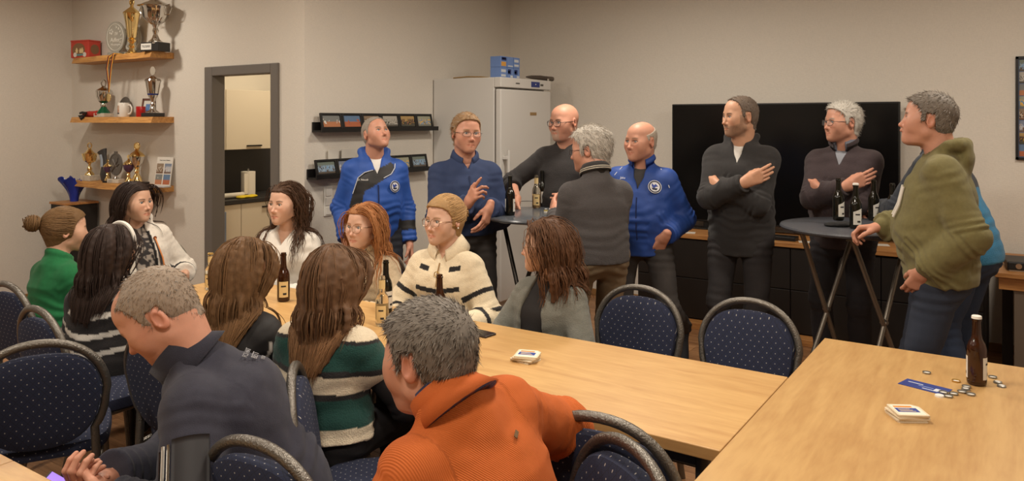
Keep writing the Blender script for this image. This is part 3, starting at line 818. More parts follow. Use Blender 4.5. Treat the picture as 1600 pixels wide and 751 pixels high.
def chair_meshes():
    out = {}
    # padded back: front and rear skins that bulge, top edge pulled below the frame to leave the hand gap
    b = MB(); n = 40; rings = []
    for side in (1, -1):
        rr = []
        for k, (g, bul) in enumerate(((1.0, 0.010), (0.97, 0.022), (0.86, 0.029), (0.6, 0.034), (0.3, 0.036))):
            ring = []
            for i in range(n):
                a = 2 * math.pi * i / n
                x, z = back_outline(a, -0.012)
                if math.cos(a) > 0:      # top dips for the hand hole
                    z -= 0.022 * max(0.0, 1 - (x / 0.155) ** 2) ** 1.2 + 0.004
                zc = 0.645
                xx, zz = x * g, zc + (z - zc) * g
                ring.append(b.bm.verts.new((xx, back_y(zz) + side * bul, zz)))
            rr.append(ring)
        cv = b.bm.verts.new((0, back_y(0.645) + side * 0.037, 0.645))
        for A, B in zip(rr[:-1], rr[1:]):
            for i in range(n): b.bm.faces.new((A[i], A[(i + 1) % n], B[(i + 1) % n], B[i]))
        for i in range(n): b.bm.faces.new((rr[-1][i], rr[-1][(i + 1) % n], cv))
        rings.append(rr[0])
    for i in range(n): b.bm.faces.new((rings[0][i], rings[1][i], rings[1][(i + 1) % n], rings[0][(i + 1) % n]))
    out['back_cushion'] = (b.mesh('back_cushion', True), M_UPH)
    # frame: loop round the back that runs down into the rear legs
    b = MB(); pts = []
    for i in range(37):
        a = math.radians(-128 + 256 * i / 36)
        x, z = back_outline(a, 0.004); pts.append((x, back_y(z), z))
    L = [(-0.20, -0.30, 0.0), (-0.195, -0.27, 0.12), (-0.185, -0.225, 0.30)]
    Rr = [(0.185, -0.225, 0.30), (0.195, -0.27, 0.12), (0.20, -0.30, 0.0)]
    b.tube(L + [p for p in pts] + Rr, 0.0155, 10, flat=((1, 0, 0), 1.0)).build
    out['back_frame'] = (b.mesh('back_frame', True), M_HAMMER)
    # seat
    pr = []
    b = MB()
    prof = []
    def seat_ring(g, z):
        r = []
        for i in range(32):
            a = 2 * math.pi * i / 32; c, s = math.cos(a), math.sin(a)
            x = 0.225 * math.copysign(abs(c) ** 0.5, c) * g * (1 + 0.03 * s); y = 0.01 + 0.215 * math.copysign(abs(s) ** 0.5, s) * g
            r.append(b.bm.verts.new((x, y, z)))
        return r
    R = [seat_ring(g, z) for g, z in ((0.9, 0.415), (0.98, 0.42), (1.0, 0.44), (0.98, 0.465), (0.9, 0.478), (0.6, 0.486), (0.2, 0.487))]
    for A, B in zip(R[:-1], R[1:]):
        for i in range(32): b.bm.faces.new((A[i], A[(i + 1) % 32], B[(i + 1) % 32], B[i]))
    b.bm.faces.new(R[0][::-1]); b.bm.faces.new(R[-1])
    out['seat'] = (b.mesh('seat', True), M_UPH)
    for k, sx in enumerate((-1, 1)):
        b = MB(); b.tube([(sx * 0.205, 0.235, 0.0), (sx * 0.20, 0.215, 0.20), (sx * 0.195, 0.19, 0.405), (sx * 0.19, 0.15, 0.41), (sx * 0.188, -0.16, 0.40), (sx * 0.186, -0.222, 0.39)], 0.0125, 8)
        out['front_leg%d' % k] = (b.mesh('leg', True), M_HAMMER)
    b = MB(); b.tube([(-0.198, 0.205, 0.30), (0.198, 0.205, 0.30)], 0.009, 8); out['cross_bar0'] = (b.mesh('cross_bar', True), M_HAMMER)
    b = MB(); b.tube([(-0.185, -0.222, 0.34), (0.185, -0.222, 0.34)], 0.009, 8); out['cross_bar1'] = (b.mesh('cross_bar', True), M_HAMMER)
    return out
CHM = chair_meshes()
for me, m in CHM.values(): me.materials.append(m)
def chair(label, x, y, facing):
    """facing: room angle in degrees of the direction a sitter looks (0 = +y)"""
    t = thing('banquet_chair', label, 'chair', (x, y, 0), math.radians(facing), 'banquet chairs')
    for k, (me, m) in CHM.items():
        link({'front_leg0': 'leg', 'front_leg1': 'leg', 'cross_bar0': 'cross_bar', 'cross_bar1': 'cross_bar'}.get(k, k), me, None, t)
    return t
# far side of the long table (sitters look towards the camera side, -y)
chair('empty banquet chair beside the woman in grey cardigan', -1.53, 3.13, 180)
chair('empty banquet chair nearest the lower right table corner', -1.01, 3.15, 180)
chair('banquet chair of the woman in the grey cardigan', -2.00, 3.12, 184)
chair('banquet chair of the blonde woman in striped jumper', -2.60, 3.12, 178)
chair('banquet chair of the red-haired woman in beige jumper', -3.17, 3.12, 178)
chair('banquet chair of the woman in the white blouse', -3.76, 3.14, 178)
chair('banquet chair of the woman in the white hooded jacket', -4.72, 2.80, 225)
# near side of the long table
chair('banquet chair of the woman in the green jumper', -4.16, 2.03, 2)
chair('banquet chair of the dark-haired woman with headband', -3.48, 1.87, -2)
chair('banquet chair of the straight-haired woman in black jacket', -2.74, 1.94, 2)
chair('empty banquet chair squeezed between the straight-haired woman and the vest wearer', -2.26, 1.92, -2)
chair('banquet chair of the woman in the green and cream vest', -1.76, 1.86, -46)
chair('empty banquet chair pushed under the long table behind the orange elbow', -0.97, 2.13, 4)
# row along the near table
chair('large empty banquet chair at the lower left edge', -3.18, 1.49, 60)
chair('banquet chair of the man in navy fleece, cut off by the bottom edge', -1.61, 1.51, 4)
chair('banquet chair of the man in orange, under his right elbow', -0.95, 1.50, 150)

# ------------------------------------------------------------------ bar tables
M_BAR = mat('bar_top_slate', (74, 76, 82), 0.35, bump=0.12, bscale=260, var=0.25, vscale=120)
M_BARG = mat('bar_top_gloss', (84, 88, 94), 0.22, var=0.12, vscale=90)
M_BLEG = mat('bar_leg_dark', (62, 58, 54), 0.38, metal=0.7)
def bar_table(label, x, y, z, rz, m, legm):
    t = thing('bar_table', label, 'bar table', (x, y, 0), rz)
    MB().lathe([(0, z - 0.028), (0.385, z - 0.028), (0.40, z - 0.022), (0.405, z - 0.012), (0.40, z - 0.003), (0.385, z), (0, z)], 64).build('table_top', m, t, True)
    for s in (-1, 1):
        for q in (-1, 1):
            MB().tube([(s * 0.26, q * 0.16, z - 0.03), (-s * 0.27, q * 0.20, 0.012)], 0.014, 10).build('leg', legm, t, True)
    for q in (-1, 1): MB().lathe([(0, -0.02), (0.012, -0.02), (0.012, 0.02), (0, 0.02)], 10, M=Matrix.Translation((0, q * 0.18, z * 0.52)) @ Matrix.Rotation(math.pi / 2, 4, 'X')).build('pivot_bolt', MATS['steel'], t)
    for s in (-1, 1):
        MB().tube([(s * 0.27, -0.2, 0.012), (s * 0.27, 0.2, 0.012)], 0.012, 8).build('foot_bar', legm, t, True)
        MB().box((-0.3, s * 0.165 - 0.015, z - 0.045), (0.3, s * 0.165 + 0.015, z - 0.029)).build('rail', legm, t)
    return t
BT1 = (-2.585, 4.25); BT2 = (-0.807, 4.74); BTZ = 1.07
bar_table('round bar table with smooth grey top in front of the refrigerator', BT1[0], BT1[1], BTZ, math.radians(-25), M_BARG, M_BLEG)
bar_table('round bar table with slate-grey top beside the olive hoodie man', BT2[0], BT2[1], BTZ, math.radians(66), M_BAR, mat('bar_leg_grey', (118, 110, 100), 0.35, metal=0.6))

# ------------------------------------------------------------------ bottles
M_BROWN = mat('brown_glass', (66, 34, 12), 0.08, trans=0.55, ior=1.5)
M_DGREEN = mat('dark_glass', (26, 24, 16), 0.08, trans=0.35, ior=1.5)
M_CLEAR = mat('clear_glass', (232, 226, 210), 0.04, trans=0.95, ior=1.45)
M_PAPER = mat('label_white', (214, 210, 200), 0.7, bump=0.05, bscale=200)
M_CREAM = mat('label_cream', (222, 196, 140), 0.7)
M_BLUE = mat('label_blue', (44, 60, 120), 0.6)
M_INK = mat('ink_dark', (40, 38, 40), 0.7)
M_CAPW = mat('cap_white', (226, 222, 214), 0.45)
M_CAPG = mat('cap_gold', (196, 160, 90), 0.35, metal=0.7)
M_BEER = mat('pale_drink', (220, 178, 110), 0.1, trans=0.7, ior=1.33)
def band(b, r, z0, z1, a0, a1, n=14, slant=0.0):
    """curved label patch"""
    lo = [b.bm.verts.new((r * math.cos(a0 + (a1 - a0) * i / n), r * math.sin(a0 + (a1 - a0) * i / n), z0)) for i in range(n + 1)]
    hi = [b.bm.verts.new((r * math.cos(a0 + (a1 - a0) * i / n), r * math.sin(a0 + (a1 - a0) * i / n), z1 + slant * (i / n - 0.5))) for i in range(n + 1)]
    for i in range(n): b.bm.faces.new((lo[i], lo[i + 1], hi[i + 1], hi[i]))
    return b
def bottle(label, p, glass, H=0.235, R=0.031, cap=None, lab=M_PAPER, face=0.0, neck=None, group='beer bottles', slant=0.0, liquid=None):
    t = thing('bottle', label, 'bottle', p, face, group)
    prof = [(0, 0.004), (R * 0.8, 0.0), (R * 0.97, 0.006), (R, 0.015), (R, H * 0.50), (R * 0.97, H * 0.55), (R * 0.82, H * 0.61), (R * 0.58, H * 0.67), (R * 0.47, H * 0.74), (R * 0.42, H * 0.93), (R * 0.5, H * 0.935), (R * 0.5, H * 0.96), (R * 0.43, H * 0.965), (R * 0.42, H * 0.995), (R * 0.3, H)]
    MB().lathe(prof, 28).build('glass_body', glass, t, True)
    if liquid: MB().lathe([(0, 0.006), (R * 0.9, 0.007), (R * 0.92, H * 0.36), (0, H * 0.36)], 20).build('drink', liquid, t, True)
    if lab:
        for a in (0.0, math.pi):
            b = band(MB(), R + 0.0006, H * 0.10, H * 0.42, a - 0.75, a + 0.75, slant=slant if a == 0 else -slant); lb = b.build('paper_label', lab, t, True)
            b = band(MB(), R + 0.0012, H * 0.15, H * 0.19, a - 0.1, a + 0.45, 6); b.build('label_print', M_INK, lb, True)
            b = band(MB(), R + 0.0012, H * 0.31, H * 0.34, a - 0.4, a + 0.35, 6); b.build('label_print', M_INK, lb, True)
    if neck: band(MB(), R * 0.475, H * 0.745, H * 0.92, 0, 2 * math.pi, 20).build('neck_label', neck, t, True)
    if cap:
        MB().lathe([(R * 0.5, H * 0.968), (R * 0.53, H * 0.968), (R * 0.5, H * 1.003), (R * 0.42, H * 1.012), (0, H * 1.013)], 21, flute=(0.06, 21, 0, H * 0.99)).build('crown_cap', cap, t, True)
    return t
F0 = math.radians(HEAD_DEG - 90)                  # label turned to the camera
def tb(px, py, h=TH): return on(px, py, h)
bottle('brown beer bottle with white cap standing on the lower right table', tb(1526, 600), M_BROWN, 0.24, 0.0315, M_CAPW, M_PAPER, F0 + 0.85)
bottle('brown beer bottle in front of the white blouse', tb(443, 470), M_BROWN, 0.25, 0.032, None, M_CREAM, F0 + 0.3)
bottle('tall brown bottle behind the clear one on the long table', tb(603, 488), M_DGREEN, 0.255, 0.031, None, M_PAPER, F0 + 0.9)
bottle('clear bottle with cream neck label on the long table', tb(597, 508), M_CLEAR, 0.225, 0.030, None, M_CREAM, F0, M_CREAM)
bottle('brown bottle half hidden behind the orange man\'s head', tb(687, 514), M_BROWN, 0.245, 0.031, None, M_PAPER, F0)
bottle('clear bottle with gold top at the far end of the long table', tb(329, 452), M_CLEAR, 0.20, 0.03, M_CAPG, M_CREAM, F0, M_CREAM)
bottle('brown beer bottle beside the navy shirt man\'s hand', on(797, 336, BTZ), M_DGREEN, 0.25, 0.031, None, M_PAPER, F0 + 1.4)
bottle('clear bottle with cream label on the front-left bar table', on(838, 325, BTZ), M_CLEAR, 0.225, 0.029, None, M_CREAM, F0, M_CREAM, liquid=M_BEER)
bottle('dark beer bottle right behind the clear one', on(847, 322, BTZ), M_DGREEN, 0.25, 0.031, None, M_PAPER, F0 + 0.5)
bottle('dark bottle with blue labels beside the grey sweater', on(880, 322, BTZ), M_DGREEN, 0.235, 0.030, None, M_BLUE, F0 - 0.4, M_BLUE)
bottle('green-black bottle standing on a black cloth on the slate bar table', (lambda p: (p[0], p[1], BTZ + 0.022))(on(1310, 350, BTZ)), M_DGREEN, 0.245, 0.031, None, M_PAPER, F0 + 0.35, slant=0.02)
bottle('green-black bottle with white swing cap on the slate bar table', on(1337, 357, BTZ), M_DGREEN, 0.25, 0.032, M_CAPW, M_PAPER, F0 - 0.05, slant=0.02)
bottle('dark bottle at the back of the slate bar table', on(1365, 344, BTZ), M_DGREEN, 0.245, 0.031, None, M_PAPER, F0 + 0.25, slant=0.02)
bottle('dark bottle beside the olive sleeve on the slate bar table', on(1394, 349, BTZ), M_DGREEN, 0.235, 0.031, None, M_PAPER, F0 - 0.3, slant=0.02)
# folded black cap under the bottle
p = on(1316, 353, BTZ)
pr = [ell((0, 0, 0.010), (0.095, 0.06, 0.012), 0.01), ell((0.03, 0.01, 0.013), (0.06, 0.05, 0.010), 0.008), ell((-0.05, -0.01, 0.008), (0.05, 0.045, 0.009), 0.006)]
V, F = surf(pr, 0.006); V = V + vnormals(V, F) * (0.002 * vnoise(V * 60, 3))[:, None]; V[:, 2] = np.maximum(V[:, 2], 0.0)
tag(link('folded_cap', mesh_np('folded_cap', V, F), mat('black_cloth', (28, 27, 28), 0.9, bump=0.2, bscale=200), None, (p[0] - .005, p[1], BTZ), (0, 0, math.radians(HEAD_DEG))), 'folded black knitted cap under a bottle on the slate bar table', 'cap')
# caps on the first bar table, small tray
def bottle_cap(label, p, m, up=False, rz=0.0):
    b = MB()
    if up: b.lathe([(0.0, 0.0015), (0.0125, 0.0015), (0.0135, 0.006), (0.0145, 0.006), (0.0135, 0.0), (0, 0)], 21, flute=(0.05, 21, 0.004, 1))
    else: b.lathe([(0.0145, 0), (0.0135, 0.0055), (0.011, 0.0065), (0, 0.0065)], 21, flute=(0.05, 21, -1, 0.002))
    t = thing('crown_cork', label, 'crown cork', p, rz, 'loose crown corks')
    ins = b.build('crown', m, t, True)
    if up: MB().lathe([(0, 0.0016), (0.012, 0.0016), (0.012, 0.0021), (0, 0.0021)], 16).build('liner', M_CAPW, t)
    else: MB().lathe([(0, 0.0066), (0.009, 0.0066), (0.008, 0.007), (0, 0.007)], 16).build('printed_top', M_CAPW, t)
    return t
M_CAPS = mat('cap_silver', (150, 148, 142), 0.35, metal=0.8)
k = 0
M_TAN = mat('cap_yellow', (206, 186, 96), 0.4)
for lay in range(3):
    for i, (px, py) in enumerate(((853, 331), (861, 330), (868, 330.5))):
        q = on(px, py, BTZ); bottle_cap(('%s bottle cap in the %s little stack on the grey bar table' % (('lowest', 'middle', 'topmost')[lay], ('left', 'centre', 'right')[i])), (q[0], q[1], BTZ + 0.0072 * lay), (M_CAPW, M_TAN, M_CAPS)[(lay + i) % 3])
q = on(872, 322, BTZ)
t = thing('phone', 'black phone lying flat among bottles on the grey bar table', 'phone', (q[0], q[1], BTZ), F0)
MB().box((-0.035, -0.075, 0), (0.035, 0.075, 0.008), 0.003).build('case', M_BLACK, t); MB().box((-0.031, -0.07, 0.0081), (0.031, 0.07, 0.0088)).build('screen', M_TV, t)
q = on(826, 322, BTZ)
t = thing('glasses_case', 'small dark spectacles resting behind the clear bottle', 'spectacles', (q[0], q[1], BTZ), F0)
MB().tube([(0, -0.06, 0.004), (0, -0.06, 0.035), (0.01, 0.0, 0.037), (0, 0.06, 0.035), (0, 0.06, 0.004)], 0.0025, 6).build('frame', M_BLACK, t)
t.name = 'spectacles'
# ------------------------------------------------------------------ things on the lower right table
caps = [(1448, 585, 1, 'lone silver bottle cap farthest left on the lower right table'), (1494, 598, 1, 'gold bottle cap left of the brown bottle'), (1551, 592, 1, 'bottle cap half behind the brown bottle'), (1559, 600, 0, 'bottle cap right of the brown bottle, upper of two'), (1565, 606, 0, 'bottle cap farthest right on the table'),
        (1510, 607, 1, 'bottle cap just left below the brown bottle'), (1509, 611, 0, 'white-lined bottle cap below the brown bottle, in the pair'), (1503, 615, 1, 'bottle cap in the middle of the loose cluster'), (1517, 619, 1, 'lower right bottle cap of the loose cluster'), (1490, 618, 1, 'bottle cap third from left in the lower row'),
        (1474, 616, 1, 'bottle cap touching the blue flyer'), (1482, 622, 1, 'lowest bottle cap of the cluster'), (1468, 621, 0, 'white bottle cap at the cluster\'s left end')]
taken = []
for i, (px, py, up, lab) in enumerate(caps):
    q = tb(px, py - 2)
    z = TH
    bottle_cap(lab, (q[0], q[1], z), (M_CAPS, M_CAPG, M_CAPS, M_CAPW)[1 if i == 1 else (3 if i == 12 else 0)], bool(up), i * 0.7)
c = tb(1445, 604)
t = thing('flyer', 'blue printed flyer lying beside the bottle caps', 'flyer', (c[0], c[1], TH), math.radians(HEAD_DEG - 50))
MB().box((-0.075, -0.040, 0), (0.075, 0.040, 0.0015)).build('sheet', mat('flyer_blue', (42, 58, 128), 0.5, var=0.2, vscale=25), t)
for (x0, y0, x1, y1, rgb) in ((-0.06, 0.008, -0.01, 0.014, (190, 196, 210)), (-0.02, -0.006, 0.03, 0.0, (120, 140, 190)), (0.035, -0.02, 0.065, 0.005, (205, 208, 214)), (0.0, -0.026, 0.05, -0.020, (190, 110, 80))):
    MB().box((x0, y0, 0.0016), (x1, y1, 0.0020)).build('print', mat('flyer_print_%d' % rgb[0], rgb, 0.6), t)
def coasters(px, py, n, base, labs, rot):
    c = tb(px, py)
    random.seed(px)
    for i in range(n):
        t = thing('beer_mat', labs[i], 'beer mat', (c[0] + random.uniform(-.004, .004), c[1] + random.uniform(-.004, .004), TH + 0.0042 * i), rot + (random.uniform(-0.12, 0.12) if i < n - 1 else 0) + base * i, 'stacked beer mats')
        w = 0.047
        poly = [(-w, -w * .9), (-w * .9, -w), (w * .9, -w), (w, -w * .9), (w, w * .6), (w * .6, w), (-w * .9, w), (-w, w * .9)]
        MB().prism(poly, 0, 0.004).build('card', mat('beer_mat_board', (216, 200, 172), 0.8), t)
        MB().prism([(x * .86, y * .86) for x, y in poly], 0.00401, 0.00425).build('print', mat('beer_mat_cream', (226, 218, 200), 0.7), t)
        if i == n - 1:
            MB().box((-0.036, -0.020, 0.0043), (0.030, 0.014, 0.00455)).build('emblem', mat('beer_mat_blue', (44, 66, 140), 0.6), t)
            MB().box((-0.034, 0.020, 0.0043), (0.022, 0.032, 0.00455)).build('emblem_strip', mat('beer_mat_orange', (206, 128, 44), 0.6), t)
            for q in range(3): MB().box((-0.028, -0.014 + 0.009 * q, 0.00456), (0.020 - 0.006 * q, -0.011 + 0.009 * q, 0.0047)).build('emblem_line', M_CREAM, t)
ordn = ['lowest', 'second', 'third', 'fourth', 'fifth', 'topmost']
coasters(1417, 652, 6, 0.0, [o_ + ' beer mat in the stack on the lower right table' for o_ in ordn], math.radians(HEAD_DEG - 4))
coasters(823, 562, 6, 0.09, [o_ + ' beer mat in the fanned stack near the orange shoulder' for o_ in ordn], math.radians(HEAD_DEG - 40))
c = tb(747, 521)
t = thing('phone', 'dark phone lying on the long table near the coasters', 'phone', (c[0], c[1], TH), math.radians(HEAD_DEG + 50))
MB().box((-0.036, -0.075, 0), (0.036, 0.075, 0.009), 0.003).build('case', mat('phone_case', (52, 42, 38), 0.5), t); MB().box((-0.032, -0.07, 0.0091), (0.032, 0.07, 0.0098)).build('screen', M_TV, t)

# ------------------------------------------------------------------ trophy shelves
M_SLAB = wood_mat('live_edge_oak', (160, 108, 54), (206, 152, 86), (1.2, 14, 14), 0.5, 2.0)
SX0, SX1, SY0 = -7.335, -6.03, 3.645
def wall_shelf(label, z, th=0.05, seed=0):
    n = 26; b = MB(); top = []; bot = []
    random.seed(seed)
    prof = []
    for i in range(n + 1):
        u = i / n; x = SX0 + (SX1 - SX0) * u
        wob = 0.010 * math.sin(u * 9 + seed) + 0.006 * math.sin(u * 23 + seed * 2)
        prof.append((x, SY0 + wob))
    T0 = [b.bm.verts.new((x, y + 0.012, z)) for x, y in prof]; B0 = [b.bm.verts.new((x, y - 0.006, z - th)) for x, y in prof]
    T1 = [b.bm.verts.new((x, YD - 0.001, z)) for x, y in prof]; B1 = [b.bm.verts.new((x, YD - 0.001, z - th)) for x, y in prof]
    for i in range(n):
        b.bm.faces.new((T0[i], T0[i + 1], B0[i + 1], B0[i])); b.bm.faces.new((T0[i], T1[i], T1[i + 1], T0[i + 1])); b.bm.faces.new((B0[i], B0[i + 1], B1[i + 1], B1[i])); b.bm.faces.new((T1[i], B1[i], B1[i + 1], T1[i + 1]))
    for i in (0, n): b.bm.faces.new((T0[i], B0[i], B1[i], T1[i]))
    return tag(b.build('wall_shelf', M_SLAB), label, 'shelf', 'live-edge wall shelves')
SZ = (2.245, 1.70, 1.115)
wall_shelf('live-edge oak wall shelf, highest of three, carrying the silver cup', SZ[0], seed=1)
wall_shelf('live-edge oak wall shelf, middle of three, carrying the mugs', SZ[1], seed=4)
wall_shelf('live-edge oak wall shelf, lowest of three, carrying the photo calendar', SZ[2], seed=7)
M_GOLD = mat('polished_gold', (250, 222, 158), 0.13, metal=1.0)
M_SILV = mat('polished_silver', (214, 210, 204), 0.12, metal=1.0)
M_PEWT = mat('pewter', (128, 124, 120), 0.4, metal=0.8, bump=0.2, bscale=60)
M_MARB = mat('marble_base', (196, 186, 170), 0.3, var=0.2, vscale=30)
M_BASEB = mat('trophy_base_black', (34, 32, 32), 0.3)
M_GREEN = mat('enamel_green', (20, 84, 54), 0.2)
M_PURP = mat('enamel_purple', (92, 66, 92), 0.2, metal=0.3)
def sp(px, zi, back=0.1):
    """point on shelf zi in direction px, given distance in front of the wall"""
    y = YD - back
    k = (px - 800) / 1200.0
    # (x,y): X = x*CH + y*SH ; Z = -x*SH + y*CH ; X = k Z
    x = (k * y * CH - y * SH) / (CH + k * SH)
    return (x, y, SZ[zi])
def trophy(label, p, parts, base, rz=0.0, name='trophy', bm_=M_MARB, group='trophies on the shelves'):
    t = thing(name, label, 'trophy', p, rz, group)
    w, d, h = base
    if h > 0: MB().box((-w / 2, -d / 2, 0), (w / 2, d / 2, h), 0.003).build('plinth', bm_, t)
    for nm, m, prof, kw in parts: MB().lathe([(r, z + h) for r, z in prof], kw.get('n', 28), flute=kw.get('flute')).build(nm, m, t, True)
    return t
def handles(t, m, r0, z0, z1, out, rz=0.0):
    for s in (-1, 1):
        c, q = math.cos(rz), math.sin(rz)
        pts = [(s * r0 * .8, z1 - 0.01), (s * (r0 + out * .6), z1 + 0.004), (s * (r0 + out), (z0 + z1) / 2 + 0.012), (s * (r0 + out * .55), z0 + 0.01), (s * r0 * .55, z0)]
        MB().tube([(x * c, x * q, z) for x, z in pts], [0.005, 0.005, 0.0045, 0.004, 0.004], 8).build('handle', m, t, True)
def finial_ring(t, m, z, r=0.022):
    n = 18
    MB().tube([(r * math.cos(2 * math.pi * i / n), 0, z + r + r * math.sin(2 * math.pi * i / n)) for i in range(n)], r * 0.2, 8, closed=True).build('wreath', m, t, True)
R2 = math.radians(HEAD_DEG + 25)
# top shelf
t = thing('tin_box', 'red metal tin box with portrait picture on the top shelf', 'tin box', sp(134, 0, 0.11), math.radians(12))
MB().box((-0.115, -0.065, 0), (0.115, 0.065, 0.155), 0.008).build('tin', mat('tin_red', (188, 66, 52), 0.35, var=0.08), t)
MB().box((-0.118, -0.068, 0.150), (0.118, 0.068, 0.165), 0.006).build('lid', MATS['tin_red'], t)
MB().lathe([(0, 0), (0.062, 0), (0.062, 0.001), (0, 0.001)], 24, M=Matrix.Translation((-0.01, -0.0655, 0.075)) @ Matrix.Rotation(math.pi / 2, 4, 'X') @ Matrix.Diagonal((1.3, 1, 1, 1))).build('picture_oval', mat('tin_dark', (128, 96, 66), 0.4), t)
for x, hh in ((-0.035, 0.05), (0.012, 0.045), (0.035, 0.05)):
    MB().lathe([(0, 0), (0.012, 0), (0.016, hh * .6), (0.007, hh * .7), (0.010, hh * .85), (0, hh)], 12, M=Matrix.Translation((x, -0.0665, 0.045)) @ Matrix.Diagonal((1, 0.1, 1, 1))).build('painted_figure', mat('tin_cream', (214, 190, 140), 0.5), t, True)
for x, rgb in ((-0.055, (210, 206, 200)), (0.065, (210, 206, 200))):
    MB().lathe([(0, 0), (0.022, 0), (0.022, 0.0012), (0, 0.0012)], 18, M=Matrix.Translation((x, -0.0657, 0.03)) @ Matrix.Rotation(math.pi / 2, 4, 'X')).build('badge', M_MAT, t)
MB().box((-0.035, -0.0672, 0.022), (0.05, -0.0655, 0.036)).build('ribbon_print', mat('tin_teal', (96, 140, 150), 0.5), t)
MB().lathe([(0, 0), (0.045, 0), (0.045, 0.001), (0, 0.001)], 24, M=Matrix.Translation((0.1152, 0, 0.08)) @ Matrix.Rotation(math.pi / 2, 4, 'Y')).build('picture_oval', MATS['tin_dark'], t)
M_GLASSD = mat('etched_glass', (196, 192, 180), 0.35, trans=0.5, ior=1.3)
M_ETCH = mat('etching_white', (226, 222, 212), 0.8)
def glass_disc(label, p, r, texts, rz):
    t = thing('glass_award', label, 'award', p, rz)
    MB().box((-0.075, -0.028, 0), (0.075, 0.028, 0.03), 0.003).build('base', M_GLASSD, t)
    MB().lathe([(0, -0.008), (r, -0.008), (r, 0.008), (0, 0.008)], 40, M=Matrix.Translation((0, 0, 0.03 + r * 1.14)) @ Matrix.Rotation(math.pi / 2, 4, 'X') @ Matrix.Diagonal((1, 1.18, 1, 1))).build('disc', M_GLASSD, t, True)
    n = 32
    MB().tube([(r * .86 * math.cos(2 * math.pi * i / n), -0.0085, 0.03 + r * 1.14 + r * .86 * 1.16 * math.sin(2 * math.pi * i / n)) for i in range(n)], 0.002, 5, closed=True).build('etched_ring', M_ETCH, t)
    for (s, sz, dx, dz) in texts: lettering('etched_lettering', s, sz, M_ETCH, t, (dx, -0.0088, 0.03 + r * 1.14 + dz), (math.pi / 2, 0, 0))
    for q in range(5):
        a = math.radians(150 + q * 30)
    for q in range(6):
        a = math.radians(-35 + q * 22)
        MB().tube([(r * .6 * math.cos(a), -0.009, 0.03 + r * 1.14 + r * .7 * math.sin(a)), (r * .74 * math.cos(a + .12), -0.009, 0.03 + r * 1.14 + r * .86 * math.sin(a + .12))], [0.004, 0.0015], 5).build('etched_leaf', M_ETCH, t)
    for q in range(5):
        a = math.radians(72 * q)
        MB().lathe([(0, 0), (0.008, 0), (0, 0.001)], 8, M=Matrix.Translation((-r * .42 + 0.018 * math.cos(a), -0.0085, 0.03 + r * 1.14 + r * .42 + 0.018 * math.sin(a))) @ Matrix.Rotation(math.pi / 2, 4, 'X')).build('etched_petal', M_ETCH, t)
glass_disc('etched glass disc award with lettering, left one on the top shelf', sp(181, 0, 0.12), 0.118, (('SV', 0.036, 0.015, 0.03), ('Adler', 0.052, 0.0, -0.025), ('Messingen', 0.028, 0.005, -0.066)), math.radians(10))
glass_disc('smaller etched glass disc award behind the gold cup', sp(207, 0, 0.06), 0.105, (('SV', 0.03, -0.02, 0.02), ('Adler', 0.04, 0.0, -0.03)), math.radians(10))
t = trophy('tall gold cup with lid on the top shelf', sp(206, 0, 0.135), [
    ('foot', M_GOLD, [(0.0, 0), (0.05, 0), (0.052, 0.008), (0.034, 0.022), (0.02, 0.05), (0.028, 0.07), (0.016, 0.09), (0.034, 0.112), (0.036, 0.124), (0.018, 0.14), (0, 0.14)], {}),
    ('bowl', M_GOLD, [(0, 0.138), (0.034, 0.140), (0.040, 0.17), (0.052, 0.27), (0.066, 0.345), (0.072, 0.352), (0, 0.352)], {'n': 12}),
    ('lid', M_GOLD, [(0.072, 0.353), (0.068, 0.362), (0.042, 0.385), (0.018, 0.405), (0.01, 0.425), (0, 0.428)], {})], (0.09, 0.09, 0.0), 0)
finial_ring(t, M_GOLD, 0.42, 0.03); MB().lathe([(0, 0), (0.024, 0), (0.024, 0.004), (0, 0.004)], 20, M=Matrix.Translation((0, 0.002, 0.45)) @ Matrix.Rotation(math.pi / 2, 4, 'X')).build('medallion', M_GOLD, t, True)
t = trophy('large fluted silver cup with handles on a black plinth', sp(243, 0, 0.155), [
    ('foot', M_SILV, [(0, 0), (0.055, 0), (0.055, 0.01), (0.032, 0.03), (0.016, 0.07), (0.026, 0.1), (0.016, 0.125), (0.03, 0.15), (0, 0.152)], {}),
    ('bowl', M_SILV, [(0, 0.15), (0.03, 0.151), (0.062, 0.175), (0.092, 0.21), (0.108, 0.27), (0.12, 0.298), (0.142, 0.305), (0, 0.306)], {'n': 60, 'flute': (0.10, 20, 0.2, 0.33)}),
    ('lid', M_SILV, [(0.12, 0.307), (0.1, 0.325), (0.06, 0.342), (0.03, 0.362), (0.014, 0.378), (0.016, 0.39), (0.012, 0.43), (0, 0.45)], {})], (0.19, 0.13, 0.075), math.radians(14), bm_=M_BASEB)
handles(t, M_SILV, 0.12, 0.30, 0.385, 0.05)
MB().box((-0.09, -0.0665, 0.012), (0.02, -0.0655, 0.064)).build('name_plate', mat('plate_white', (208, 204, 196), 0.5), t)
lettering('plate_lettering', 'Bester Hauptgewinn\n2. Mannschaft 2018', 0.0105, M_INK, t, (-0.035, -0.067, 0.040), (math.pi / 2, 0, 0))
MB().box((0.03, -0.0665, 0.062), (0.06, -0.0655, 0.072)).build('small_plate', M_SILV, t)
